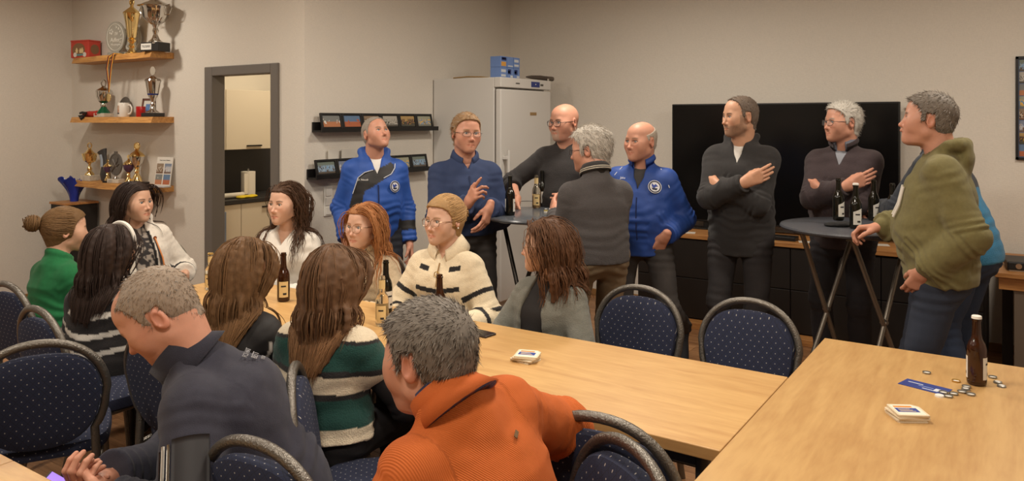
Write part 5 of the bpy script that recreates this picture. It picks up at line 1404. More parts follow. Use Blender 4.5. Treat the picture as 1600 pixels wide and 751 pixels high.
def hand_mesh(side, curl, thumb=(0.35, 0.3), spread=0.06, scale=1.0, point=None):
    """right hand: fingers +y, palm -z, thumb towards -x; side -1 mirrors for the left"""
    P = []
    kx = [-0.030, -0.010, 0.010, 0.028]; ky = [0.090, 0.095, 0.090, 0.079]; Ls = [(0.043, 0.026, 0.020), (0.047, 0.030, 0.021), (0.043, 0.028, 0.020), (0.034, 0.021, 0.018)]
    for i in range(4):
        P.append(rc((kx[i] * 0.55, 0.0, 0), (kx[i], ky[i], 0), 0.0155, 0.0125, 0.014))
        cu = curl[i] if isinstance(curl[0], (tuple, list)) else curl
        a = 0.0; p = np.array([kx[i], ky[i], 0.0]); sp_ = (i - 1.5) * spread
        for j in range(3):
            a += cu[j]
            d = np.array([math.sin(sp_) * math.cos(a), math.cos(sp_) * math.cos(a), -math.sin(a)])
            q = p + d * Ls[i][j]
            r0, r1 = (0.0098, 0.0090, 0.0082)[j], (0.0090, 0.0082, 0.0068)[j]
            if i == 3: r0 *= .88; r1 *= .88
            P.append(rc(p, q, r0, r1, 0.004)); p = q
    P.append(rc((0, -0.03, 0), (0, 0.02, 0), 0.023, 0.020, 0.02, flat=((1, 0, 0), 1.25)))
    # thumb leaves the side of the palm near its base
    th, tf = thumb
    p0 = np.array([-0.020, 0.018, -0.006]); d = nrm((-math.sin(0.75 * (0.4 + th)), math.cos(0.75 * (0.4 + th)), -0.35 - tf * .5)); p1 = p0 + d * 0.040
    d2 = nrm((-math.sin(0.55 * th), 1.0, -0.15 - tf)); p2 = p1 + d2 * 0.032; d3 = nrm((0.15 - 0.4 * th, 1.0, -0.2 - tf * 1.4)); p3 = p2 + d3 * 0.025
    P += [rc(p0, p1, 0.0175, 0.0135, 0.014), rc(p1, p2, 0.0115, 0.0105, 0.006), rc(p2, p3, 0.0105, 0.0080, 0.004)]
    V, F = surf(P, 0.0034)
    V = V * scale
    if side < 0: V = V * np.array([-1, 1, 1]); F = F[:, ::-1]
    return V, F
RELAX = ((0.35, 0.4, 0.25), (0.42, 0.45, 0.3), (0.48, 0.5, 0.3), (0.5, 0.5, 0.3))
FIST = ((1.2, 1.4, 0.8),) * 4
FLAT = ((0.1, 0.12, 0.08),) * 4
GRIP = ((0.9, 0.9, 0.5), (0.95, 0.95, 0.5), (1.0, 0.95, 0.5), (1.05, 0.95, 0.5))

def ik(S, W, l1, l2, pole):
    S = np.array(S, float); W = np.array(W, float); d = W - S; D = np.linalg.norm(d); u = d / D
    D = min(D, (l1 + l2) * 0.995); W = S + u * D
    a = (l1 * l1 - l2 * l2 + D * D) / (2 * D); h = math.sqrt(max(l1 * l1 - a * a, 0))
    p = np.array(pole, float); p = nrm(p - u * (p @ u))
    return S + u * a + p * h, W

class Sk: pass
def skeleton(s):
    k = Sk(); H = s['H']; fem = s.get('fem', False); k.H = H; k.fem = fem
    sit = s.get('sit', False)
    top = s['top']
    g = H / 1.78
    hip_z = (0.54 if sit else 0.525 * H)
    R = rotm(0, -s.get('lean', 0.0), s.get('side', 0.0))     # lean>0: forward
    tw = rotm(s.get('twist', 0.0))
    k.R = R @ tw
    up = R @ np.array([0, 0, 1.0])
    hl = rotm(s.get('hyaw', 0), s.get('hpitch', 0), s.get('hroll', 0))
    k.hs = s.get('hscale', 1.05) * (0.97 if fem else 1.0)
    # distance shoulder line -> eye level
    neck_d = 0.118 * H + s.get('neckd', 0)
    eye_z = top - 0.119 * k.hs * (0.5 + 0.5 * hl[2, 2]) - 0.0
    fw = s.get('headfwd', 0.03)
    # choose torso length so that the head ends at the wanted height
    tl = (eye_z - hip_z - neck_d * (0.4 + 0.6 * up[2])) / max(up[2], 0.3)
    k.tl = tl
    P0 = np.array([0, 0, hip_z]) + np.array(s.get('hipoff', (0, 0, 0)), float)
    k.P0 = P0; k.up = up
    k.chest = P0 + up * tl * 0.70; k.waist = P0 + up * tl * 0.32; k.sh = P0 + up * tl
    bend = s.get('bend', 0.0)                               # rounds the back: chest shifts back
    k.chest = k.chest - (R @ np.array([0, 1.0, 0])) * bend
    k.rt = k.R @ np.array([1.0, 0, 0]); k.fw = k.R @ np.array([0, 1.0, 0])
    sw = s.get('shw', 0.090 if not fem else 0.078) * H
    k.sw = sw
    dz = k.up * (0.024 * H)
    k.S = {+1: k.sh + k.rt * sw - dz + np.array([0, 0, s.get('shrR', 0)]), -1: k.sh - k.rt * sw - dz + np.array([0, 0, s.get('shrL', 0)])}
    k.nb = k.sh + up * 0.035 * H - k.fw * 0.008
    k.hc = k.sh + up * neck_d * 0.6 + np.array([0, 0, neck_d * 0.4]) + (R @ np.array([0, 1.0, 0])) * fw
    k.hc[2] = eye_z
    k.hR = hl
    l1, l2 = 0.168 * H, 0.146 * H
    k.l1, k.l2 = l1, l2
    k.E, k.W = {}, {}
    for sd, nm in ((1, 'R'), (-1, 'L')):
        w = s.get('hand' + nm)
        if w is None:
            if sit: w = (sd * 0.16, 0.34, 0.66)
            else: w = (sd * (sw + 0.07), 0.06, hip_z - 0.02)
        pole = s.get('pole' + nm, (sd * 0.7, -0.6, -0.5))
        k.E[sd], k.W[sd] = ik(k.S[sd], w, l1, l2, pole)
    k.hip, k.kn, k.an = {}, {}, {}
    t1, t2 = 0.245 * H, 0.240 * H
    for sd, nm in ((1, 'R'), (-1, 'L')):
        k.hip[sd] = P0 + np.array([sd * 0.052 * H, 0, -0.01])
        a = s.get('foot' + nm)
        if a is None: a = (sd * 0.11, (0.40 if sit else 0.0), 0.085)
        pole = s.get('kpole' + nm, (sd * 0.15, 1, 0.25 if sit else 0.0))
        k.kn[sd], k.an[sd] = ik(k.hip[sd], a, t1, t2, pole)
    return k
def torso_prims(k, s, infl, waistless=False, lo=0.0):
    """trunk shapes shared by body and clothes"""
    H = k.H / 1.78; f = s.get('build', 0.0); fem = k.fem
    rt = k.rt
    cw, cd = (0.158, 0.108) if not fem else (0.134, 0.100)
    ww, wd = (0.146, 0.104) if not fem else (0.116, 0.092)
    pw, pd = (0.158, 0.116) if not fem else (0.160, 0.116)
    cw *= H; cd *= H; ww *= H; wd *= H; pw *= H; pd *= H
    cw += .012 * f; cd += .016 * f; ww += .032 * f; wd += .034 * f; pw += .012 * f; pd += .012 * f
    P = []
    e = infl
    fx = np.array([1.0, 0, 0])
    P.append(rc(k.P0 + np.array([0, -0.005, 0.0]), k.waist, pd + e, wd + e, 0.06, flat=(fx, (pw + e) / (pd + e))))
    P.append(rc(k.waist, k.chest, wd + e, cd + e, 0.06, flat=(rt, (cw + e) / (cd + e))))
    P.append(rc(k.chest, k.sh - k.up * 0.055 * H - k.fw * 0.005, cd + e, cd * 0.70 + e, 0.06, flat=(rt, (cw + e) / (cd + e) * 1.10)))
    if f > 0.25: P.append(ell(k.waist + k.fw * (0.05 * f + 0.015) + k.up * 0.02, (ww * 0.9 + e, wd * 0.85 + .025 * f + e, 0.14 + 0.02 * f), 0.07, R=np.stack([rt, k.fw, k.up], axis=1)))
    if fem:
        bz = s.get('bust', 0.05)
        for sd in (-1, 1): P.append(ell(k.chest + rt * sd * 0.062 * H + k.fw * (cd * 0.62) - k.up * 0.005, (0.062 + e, bz + e * .5 + 0.01, 0.062 + e), 0.05, R=np.stack([rt, k.fw, k.up], axis=1)))
    # shoulder girdle and trapezius
    r = (0.056 if not fem else 0.046) * H
    for sd in (-1, 1):
        P.append(rc(k.sh + rt * sd * 0.03 - k.up * 0.03, k.S[sd] - k.up * 0.012, r + e * .8, r + e * .8, 0.05))
        P.append(rc(k.nb - k.up * 0.028 - k.fw * 0.012, k.S[sd] - rt * sd * 0.02 - k.up * 0.002, 0.036 * H + e * .4, 0.036 * H + e * .7, 0.04))
    return P
def arm_prims(k, s, infl, sd, cuff=None, loose=0.0):
    H = k.H / 1.78; m = (1.0 if not k.fem else 0.84) * (1 + 0.18 * s.get('build', 0))
    e = infl
    P = [rc(k.S[sd], k.E[sd], 0.049 * H * m + e, 0.041 * H * m + e + loose * .5, 0.03)]
    W = k.W[sd]; E = k.E[sd]; clip = None
    if cuff is not None:
        d = nrm(W - E); q = E + d * (np.linalg.norm(W - E) * cuff)
        clip = (q, d)
    P.append(rc(E, W, 0.041 * H * m + e + loose * .5, 0.029 * H * m + e + loose, 0.03, clip=clip))
    return P
def leg_prims(k, s, infl, sd, cut=None, flare=0.0):
    H = k.H / 1.78; f = s.get('build', 0)
    e = infl
    th = (0.084 if not k.fem else 0.082) * H + 0.010 * f
    clip = None
    if cut is not None:
        d = nrm(k.an[sd] - k.kn[sd]); clip = (k.an[sd] + d * cut, d)
    return [rc(k.hip[sd] + np.array([sd * 0.008, 0, 0]), k.kn[sd], th + e, 0.058 * H + e, 0.04), rc(k.kn[sd], k.an[sd], 0.057 * H + e, 0.040 * H + e + flare, 0.03, clip=clip)]

def bone_coords(V, k):
    """part id (0 trunk, +1/-1 arms), distance along the arm, height along the spine, lateral, forward"""
    best = np.full(len(V), 1e9); part = np.zeros(len(V), int); s_ = np.zeros(len(V)); ang = np.zeros(len(V))
    def seg(a, b):
        d = b - a; t = np.clip(((V - a) @ d) / (d @ d), 0, 1); q = a + t[:, None] * d
        return np.linalg.norm(V - q, axis=1), t
    dt, tt = seg(k.P0, k.nb); best = dt - 0.10
    for sd in (1, -1):
        for a, b, o in ((k.S[sd], k.E[sd], 0.0), (k.E[sd], k.W[sd], k.l1)):
            d, t = seg(a, b); d = d - 0.045; m = d < best
            best = np.where(m, d, best); part = np.where(m, sd, part); s_ = np.where(m, o + t * np.linalg.norm(b - a), s_)
    R = V - k.P0
    return part, s_, R @ k.up, R @ k.rt, R @ k.fw
def folds(V, N, k, amp, seed, part, s_, hgt):
    d = amp * (0.9 * vnoise(V * np.array([9, 9, 13]), seed) + 0.6 * vnoise(V * np.array([22, 22, 26]), seed + 1))
    arm = part != 0
    el = np.exp(-((s_ - k.l1) / 0.06) ** 2) * arm; cu = np.exp(-((s_ - k.l1 - k.l2 * 0.9) / 0.06) ** 2) * arm
    ph = 5 * vnoise(V * 7, seed + 2)
    d = d + amp * 0.8 * (el + 0.8 * cu) * np.sin(s_ * 2 * math.pi / 0.034 + ph)
    wa = np.exp(-((hgt - 0.10) / 0.09) ** 2) * (~arm)
    d = d + amp * 0.8 * wa * np.sin(hgt * 2 * math.pi / 0.06 + ph)
    # diagonal pulls under the arms
    ua = np.exp(-((s_ - 0.03) / 0.07) ** 2) * arm
    d = d + amp * 0.25 * ua * np.sin(s_ * 2 * math.pi / 0.045 + ph)
    return d
def frame_to(d, palm):
    """rotation with y along d and -z along palm"""
    y = nrm(d); z = -np.array(palm, float); z = nrm(z - y * (z @ y)); x = np.cross(y, z)
    return np.stack([x, y, z], axis=1)

def ring_band(c, R3, prof, a0, a1, n=40, ex=1.0, ey=1.0, front=0.0, open_z=0.0):
    """collar strip: profile of (radius, height) swept round the neck from angle a0 to a1 (0 = front), thin and closed"""
    V = []; m = len(prof)
    for i in range(n + 1):
        a = a0 + (a1 - a0) * i / n
        fr = max(0.0, math.cos(a)) ** 2
        for r, h in prof:
            p = np.array([math.sin(a) * r * ex, math.cos(a) * (r * ey + front * fr), h + open_z * fr])
            V.append(R3 @ p + c)
    F = []
    for i in range(n):
        for j in range(m):
            q = (j + 1) % m
            F.append((i * m + j, i * m + q, (i + 1) * m + q, (i + 1) * m + j))
    return np.array(V), np.array(F)

def person(s):
    """build one figure from its description; returns the root empty"""
    k = skeleton(s)
    root = thing('person', s['label'], 'person', (s['x'], s['y'], 0), math.radians(s['rz']), None)
    sk = s.get('skin', SKIN['m'])
    hs = k.hs
    h_head = s.get('res', 0.0036)
    nbh = (k.hR.T @ (k.nb - k.up * 0.03 - k.hc)) / hs
    # --- body: head, neck, trunk, limbs and hands as one mesh
    Vh, Fh = surf(head_prims(s, nbh), h_head)
    Ch = face_colors(Vh, s, sk)
    parts = [(Vh, Fh, Ch)]
    if not s.get('back'): parts += eyeballs(s)
    Vj, Fj, Cj = join(parts)
    Vj = (Vj * hs) @ k.hR.T + k.hc
    bp = torso_prims(k, s, -0.012)
    for sd in (1, -1): bp += arm_prims(k, s, -0.003, sd) + leg_prims(k, s, -0.008, sd)
    bp.append(rc(k.sh - k.up * 0.02, k.nb + k.up * 0.02, 0.05, 0.045, 0.04))
    Vb, Fb = surf(bp, 0.02 if not s.get('bare') else 0.012)
    parts = [(Vj, Fj, Cj), (Vb, Fb, sk)]
    for sd, nm in ((1, 'R'), (-1, 'L')):
        if s.get('nohand' + nm): continue
        cu = s.get('curl' + nm, RELAX)
        V, F = hand_mesh(sd, cu, s.get('thumb' + nm, (0.35, 0.3)), s.get('spread' + nm, 0.05), (0.94 if k.fem else 1.04) * k.H / 1.78)
        d = s.get('hdir' + nm); d = (k.W[sd] - k.E[sd]) if d is None else np.array(d, float)
        palm = s.get('palm' + nm, (-sd * 1.0, 0.1, 0))
        R3 = frame_to(d, palm)
        V = V @ R3.T + k.W[sd] + nrm(d) * 0.005
        parts.append((V, F, sk * np.array([1.0, 0.95, 0.93])))
    V, F, C = join(parts)
    link('body', mesh_np('body', V, F, C), M_SKIN, root)
    HT = lambda P: (P * hs) @ k.hR.T + k.hc          # canonical head -> person
    # --- hair
    hair = s.get('hair')
    if hair: hair(s, k, root, HT)
    # --- clothes
    for g in s.get('wear', []): g(s, k, root)
    # --- trousers and shoes
    tc = s.get('trousers')
    if tc:
        P = [rc(k.P0 + np.array([-0.05, -0.012, -0.03]), k.P0 + np.array([0.05, -0.012, -0.03]), 0.112 * k.H / 1.78 + .012 * s.get('build', 0), 0.112 * k.H / 1.78 + .012 * s.get('build', 0), 0.05),
             rc(k.P0, k.P0 + k.up * 0.08, 0.118 * k.H / 1.78 + .01 * s.get('build', 0), 0.112 * k.H / 1.78 + .014 * s.get('build', 0), 0.05, flat=((1, 0, 0), 1.35))]
        for sd in (1, -1): P += leg_prims(k, s, 0.012, sd, 0.03, 0.018)
        V, F = surf(P, 0.012); N = vnormals(V, F)
        ph = 4 * vnoise(V * 6, 3)
        kz = np.minimum(np.linalg.norm(V - k.kn[1], axis=1), np.linalg.norm(V - k.kn[-1], axis=1)); az = np.minimum(np.linalg.norm(V - k.an[1], axis=1), np.linalg.norm(V - k.an[-1], axis=1))
        d = 0.005 * vnoise(V * 11, 8) + 0.004 * (np.exp(-(kz / 0.1) ** 2) + np.exp(-(az / 0.12) ** 2) + np.exp(-((V[:, 2] - k.P0[2] + 0.1) / 0.08) ** 2)) * np.sin(V[:, 2] * 2 * math.pi / 0.05 + ph)
        V = V + N * d[:, None]
        link('trousers', mesh_np('trousers', V, F, np.tile(tc[0], (len(V), 1))), tc[1] if len(tc) > 1 else M_DENIM, root)
        for sd in (1, -1):
            a = k.an[sd]; fd = s.get('fdir%s' % ('R' if sd > 0 else 'L'), (sd * 0.25, 1.0, 0)); fd = nrm(fd)
            heel = a + np.array([0, 0, -0.035]) - fd * 0.045; toe = heel + fd * 0.215
            if abs(fd[2]) < 0.1: heel[2] = 0.045; toe[2] = 0.036
            P = [rc(heel, toe, 0.042, 0.036, 0.03, flat=(np.cross(fd, (0, 0, 1)) if abs(fd[2]) < .9 else (1, 0, 0), 1.12)), rc(a, heel + fd * 0.05, 0.046, 0.044, 0.03)]
            V, F = surf(P, 0.009)
            low = np.zeros(len(V), bool)
            if abs(fd[2]) < 0.1:
                V[:, 2] = np.maximum(V[:, 2], 0.001); low = V[:, 2] < 0.022
            else:
                upv = nrm(np.cross(np.cross(fd, (0, 0, 1)), fd)); hgt = (V - heel) @ upv; low = hgt < -0.015
            C = np.tile(s.get('shoe', lc(40, 36, 34)), (len(V), 1)); C[low] = s.get('sole', lc(60, 56, 52))
            link('shoe', mesh_np('shoe', V, F, C), M_SHOE, root)
    for g in s.get('extra', []): g(s, k, root, HT)
    return root

# ---- garments ---------------------------------------------------------------------------------
def top(name='jumper', col=None, m=None, infl=0.016, cuff=0.97, hem=-0.02, loose=0.004, amp=0.004, h=0.0085, neck='crew', nw=0.062, vdepth=0.0, vwide=0.05, colf=None, sleeves=True, seed=1, hood=None, cap=None, rib=False, cuffband=None, open_front=None, neckin=None):
    """upper garment; colf(part, s, hgt, lat, fwd, V) -> colours"""
    def g(s, k, root):
        P = torso_prims(k, s, infl)
        # close the neck: collar ring lying on the shoulders
        nbn = nrm(k.up * 1.0 + k.fw * 0.42)
        if neck in ('crew', 'turtle'):
            P.append(torus(k.nb + k.up * 0.004 + k.fw * 0.006, nbn, nw, 0.011, 0.012, xax=k.rt))
        if neck == 'turtle':
            P.append(torus(k.nb + k.up * 0.030 + k.fw * 0.012, nrm(k.up + k.fw * 0.25), nw - 0.002, 0.014, 0.012, squash=1.7, xax=k.rt))
        hz = hem
        if hem < 0.06:
            f_ = s.get('build', 0); q_ = k.H / 1.78
            P.append(rc(k.P0 + np.array([0, -0.006, min(hem, -0.02) - 0.02]), k.P0 + k.up * 0.06, 0.118 * q_ + .014 * f_ + infl * .9, 0.112 * q_ + .022 * f_ + infl * .9, 0.05, flat=((1, 0, 0), 1.36)))
        big = np.array([0.9, 0.9, 1.2])
        P.append(func(lambda x, y, z: -(((x - k.P0[0]) * k.up[0] * 0.4 + (y - k.P0[1]) * k.up[1] * 0.4 + (z - k.P0[2])) - hz), k.P0 - big, k.P0 + big, 'i'))
        if sleeves:
            for sd in (1, -1):
                cf = cuff[0 if sd > 0 else 1] if isinstance(cuff, tuple) else cuff
                P += arm_prims(k, s, infl, sd, cf, loose)
                if cuffband:
                    d = nrm(k.W[sd] - k.E[sd]); q = k.E[sd] + d * (np.linalg.norm(k.W[sd] - k.E[sd]) * cf)
                    P.append(rc(q - d * 0.05, q - d * 0.012, 0.028 * k.H / 1.78 + infl + .004, 0.028 * k.H / 1.78 + infl + 0.002, 0.008))
        else:
            for sd in (1, -1): P.append(rc(k.S[sd], k.S[sd] + (k.E[sd] - k.S[sd]) * 0.25, 0.053 + infl, 0.052 + infl, 0.03))
        if hood:
            hr = hood
            pts = []
            for i in range(9):
                a = math.radians(-118 + 236 * i / 8)
                p = k.nb - k.fw * 0.015 + k.rt * (0.095 * math.sin(a)) - k.fw * (0.088 * math.cos(a)) + k.up * (0.022 + 0.010 * math.cos(a)) 
                if math.cos(a) < 0: p = p - k.up * 0.05 * (-math.cos(a)) * 2
                pts.append(p)
            for a_, b_ in zip(pts[:-1], pts[1:]): P.append(rc(a_, b_, hr, hr, 0.02))
            P.append(ell(k.nb - k.fw * 0.10 - k.up * 0.045, (0.10, 0.042, 0.075), 0.03, R=np.stack([k.rt, k.fw, k.up], axis=1)))
        # neck hole
        nr = s.get('neck', 0.056 if not k.fem else 0.046) * k.hs + 0.004
        if neckin: nr = neckin
        P.append(rc(k.nb - k.up * 0.055 - k.fw * 0.012, k.nb - k.up * 0.004 - k.fw * 0.004, nr + 0.030, nr + 0.009, 0.03))
        P.append(rc(k.nb - k.up * 0.03 + k.fw * .01, k.nb + k.up * 0.14 + k.fw * 0.05, nr, nr + 0.012, 0.006, op='s', clip=(k.nb + k.up * 0.012 + k.fw * 0.01, -nrm(k.up + k.fw * 0.55))))
        if vdepth > 0:
            c0 = k.nb
            def wedge(x, y, z):
                px, py, pz = x - c0[0], y - c0[1], z - c0[2]
                la = px * k.rt[0] + py * k.rt[1] + pz * k.rt[2]; hu = px * k.up[0] + py * k.up[1] + pz * k.up[2]; fo = px * k.fw[0] + py * k.fw[1] + pz * k.fw[2]
                wv = vwide * np.clip((hu + vdepth) / vdepth, 0, 1.4)
                return np.maximum(np.maximum(np.abs(la) - wv, -(fo - 0.02)), -(hu + vdepth))
            P.append(func(wedge, c0 - np.array([.2, .25, vdepth + .05]), c0 + np.array([.2, .3, .15]), 's', 0.006))
        if open_front:
            w0, w1, z0 = open_front
            c0 = k.nb
            def slot(x, y, z):
                px, py, pz = x - c0[0], y - c0[1], z - c0[2]
                la = px * k.rt[0] + py * k.rt[1] + pz * k.rt[2]; hu = px * k.up[0] + py * k.up[1] + pz * k.up[2]; fo = px * k.fw[0] + py * k.fw[1] + pz * k.fw[2]
                t = np.clip(-hu / z0, 0, 1); wv = w0 + (w1 - w0) * t
                return np.maximum(np.abs(la) - wv, -(fo - 0.02))
            P.append(func(slot, c0 - np.array([.3, .4, .9]), c0 + np.array([.3, .4, .2]), 's', 0.008))
        V, F = surf(P, s.get('cres', h)); N = vnormals(V, F)
        part, s_, hg, la, fo = bone_coords(V, k)
        V = V + N * folds(V, N, k, amp, seed, part, s_, hg)[:, None]
        C = np.tile(col if col is not None else np.ones(3) * .5, (len(V), 1))
        if colf: C = colf(C, part, s_, hg, la, fo, V, k)
        me = mesh_np(name, V, F, C)
        if rib:
            at_ = me.attributes.new('Rib', 'FLOAT', 'POINT')
            an = np.arctan2(la, fo + 0.02) * 0.15
            at_.data.foreach_set('value', np.where(part == 0, la * 0.8 + hg * 0.5, s_ * 0.35 + la * .9).astype(np.float32))
        link(name, me, m or M_KNIT, root)
    return g
def inner(name='undershirt', col=None, m=None, infl=0.006, zlo=0.12, h=0.009, neck=True, colf=None):
    """shirt that shows inside an open collar"""
    def g(s, k, root):
        P = torso_prims(k, s, infl)
        big = np.array([0.9, 0.9, 1.2])
        P.append(func(lambda x, y, z: -((z - k.P0[2]) - zlo), k.P0 - big, k.P0 + big, 'i'))
        if neck: P.append(torus(k.nb + k.up * 0.0 + k.fw * 0.010, nrm(k.up + k.fw * 0.5), 0.060 if not k.fem else 0.056, 0.008, 0.01, xax=k.rt))
        nr = s.get('neck', 0.056 if not k.fem else 0.046) * k.hs + 0.003
        P.append(rc(k.nb - k.up * 0.02 + k.fw * .012, k.nb + k.up * 0.14 + k.fw * 0.05, nr, nr + 0.01, 0.006, op='s', clip=(k.nb + k.fw * 0.01, -nrm(k.up + k.fw * 0.55))))
        V, F = surf(P, h); part, s_, hg, la, fo = bone_coords(V, k)
        C = np.tile(col, (len(V), 1))
        if colf: C = colf(C, part, s_, hg, la, fo, V, k)
        link(name, mesh_np(name, V, F, C), m or M_CLOTH, root)
    return g
def collar(name, col, m, r=0.062, hgt=0.04, fall=0.045, flare=0.03, gap=0.25, tilt=0.35, edge=None, stand=False, lift=0.0, drop=-0.012):
    """turned-down (or standing) collar round the neck"""
    def g(s, k, root):
        y = nrm(k.fw - k.up * tilt); x = k.rt; z = np.cross(x, y)
        R3 = np.stack([x, y, z], axis=1); c = k.nb + k.fw * 0.004 + k.up * (0.010 + lift)
        t = 0.004
        if stand: prof = [(r, -0.05), (r - 0.001, 0), (r - 0.003, hgt), (r + 0.0 + t, hgt + 0.002), (r + t * 1.6, 0), (r + 0.012, -0.012), (r + 0.040, -0.05)]
        else: prof = [(r, -0.04), (r + 0.001, hgt), (r + 0.006, hgt + 0.003), (r + 0.012 + flare * .3, hgt * 0.6), (r + flare, hgt - fall), (r + flare - t, hgt - fall - 0.001), (r + 0.007 + flare * .3, hgt * 0.55), (r + t, -0.04)]
        V, F = ring_band(c, R3, prof, gap, 2 * math.pi - gap, 48, 1.0, 1.06, 0.012, drop)
        n = len(prof); C = np.tile(col, (len(V), 1))
        caps = []
        for b in (0, len(V) - n):
            for j in range(1, n - 1): caps.append((b, b + j, b + j + 1))
        co = link(name, mesh_np(name, V, [F, np.array(caps)], C), m, root)
        if edge is not None:
            for rr, hh in edge[1]:
                Ve, Fe = ring_band(c, R3, [(r + rr, hh), (r + rr + 0.004, hh), (r + rr + 0.004, hh + 0.005), (r + rr, hh + 0.005)], gap, 2 * math.pi - gap, 48, 1.0, 1.06, 0.012, drop)
                link('collar_stripe', mesh_np('collar_stripe', Ve, Fe, np.tile(edge[0], (len(Ve), 1))), m, co)
    return g
def on_front(k, la, hg, infl, s, side=1):
    """point and outward direction on the garment surface at lateral la, height hg above the hips (front or back)"""
    P = torso_prims(k, s, infl)
    o = k.P0 + k.up * hg + k.rt * la
    d = k.fw * side
    t = np.linspace(0.5, 0.0, 160)
    pts = o[None, :] + d[None, :] * t[:, None]
    v = evalp(P, pts); i = np.argmax(v < 0)
    p = pts[i]
    e = 0.004
    n = np.array([evalp(P, np.array([p + np.eye(3)[j] * e]))[0] - evalp(P, np.array([p - np.eye(3)[j] * e]))[0] for j in range(3)])
    return p, nrm(n)
def strip(name, pts, w, col, m=None, infl=0.02, side=1, lift=0.003, flatten=0.3):
    """narrow band (zip, seam, piping) laid on the garment along (lateral, height) points"""
    def g(s, k, root):
        Q = []
        for la, hg in pts:
            p, n = on_front(k, la, hg, infl, s, side); Q.append(p + n * lift)
        Q = np.array(Q)
        V, F = tubes(Q[None], np.full((1, len(Q)), w), 6)
        link(name, mesh_np(name, V, F, np.tile(col, (len(V), 1))), m or M_CLOTH, root)
    return g
def crest(la, hg, r, infl=0.02, colr=(214, 214, 218), coli=(46, 70, 150), dark=(36, 40, 60)):
    """round white club crest with a ring, chevrons and a small bird shape"""
    def g(s, k, root):
        p, n = on_front(k, la, hg, infl, s); x = nrm(k.rt - n * (k.rt @ n)); z = np.cross(x, n); 
        if z @ k.up < 0: z = -z
        n = nrm(n); p = p + n * 0.006
        M = Matrix(((x[0], z[0], n[0], p[0]), (x[1], z[1], n[1], p[1]), (x[2], z[2], n[2], p[2]), (0, 0, 0, 1)))
        def mm(nm, rgb): return mat('crest_%d_%d_%d' % rgb, rgb, 0.6)
        e = MB().lathe([(0, 0), (r, 0), (r, 0.0022), (0, 0.0022)], 32, M=M).build('crest', mm('a', colr), root)
        MB().lathe([(r * .74, 0.0023), (r * .92, 0.0023), (r * .92, 0.0032), (r * .74, 0.0032)], 32, M=M, cap=False).build('crest_ring', mm('b', dark), e)
        MB().prism([(-.5 * r, .1 * r), (-.1 * r, .45 * r), (.15 * r, .2 * r), (.5 * r, .5 * r), (.45 * r, 0), (.1 * r, -.25 * r), (-.2 * r, .05 * r)], 0.0023, 0.0034, M=M).build('crest_bird', mm('c', coli), e)
        MB().prism([(-.45 * r, -.2 * r), (.45 * r, -.2 * r), (.3 * r, -.5 * r), (-.3 * r, -.5 * r)], 0.0023, 0.0032, M=M).build('crest_base', mm('c', dark), e)
    return g
def patch_text(text, la, hg, size, rgb, infl=0.02, side=1, name='chest_lettering'):
    def g(s, k, root):
        p, n = on_front(k, la, hg, infl, s, side); x = nrm(np.cross(k.up, n)); z = np.cross(n, x); p = p + n * 0.007
        M = Matrix(((x[0], z[0], n[0], p[0]), (x[1], z[1], n[1], p[1]), (x[2], z[2], n[2], p[2]), (0, 0, 0, 1)))
        me = text_mesh(text, size, 0.0006); me.transform(M)
        link(name, me, mat('print_%d_%d_%d' % rgb, rgb, 0.7), root)
    return g
def glasses(m=None, round_=False, w=0.026, hgt=0.019, rim=0.0016, half=False, z0=-0.002):
    def g(s, k, root, HT):
        m_ = m or M_GFR
        fr = None; b = MB()
        yb = 0.1085
        def put(pts): return [tuple(HT(np.array([p]))[0]) for p in pts]
        n = 22
        rims = []
        for sx in (-1, 1):
            loop = []
            for i in range(n):
                a = 2 * math.pi * i / n; c, q = math.cos(a), math.sin(a)
                e = 1.0 if round_ else 0.62
                loop.append((sx * 0.0335 + w * math.copysign(abs(c) ** e, c), yb - 0.010 * (abs(sx * 0.0335 + w * c) / 0.06) ** 2, z0 - 0.003 + hgt * math.copysign(abs(q) ** e, q)))
            rims.append(loop)
            b.tube(put(loop), rim if not half else rim, 6, closed=True)
        b.tube(put([(-0.0085, yb, z0 + 0.003), (0, yb + 0.002, z0 + 0.005), (0.0085, yb, z0 + 0.003)]), rim, 6)
        fr = b.build('spectacles', m_, root, True)
        for sx in (-1, 1):
            MB().tube(put([(sx * 0.0600, yb - 0.008, z0 + 0.004), (sx * 0.074, yb - 0.024, z0 + 0.005), (sx * 0.083, 0.03, z0 + 0.004), (sx * 0.086, -0.006, z0 + 0.006), (sx * 0.084, -0.024, z0 - 0.012)]), rim * 1.1, 6).build('temple', m_, fr, True)
            bl = MB(); vs = [bl.bm.verts.new(p) for p in put(rims[0 if sx < 0 else 1])]; bl.bm.faces.new(vs); bl.build('lens', M_LENS, fr)
    return g

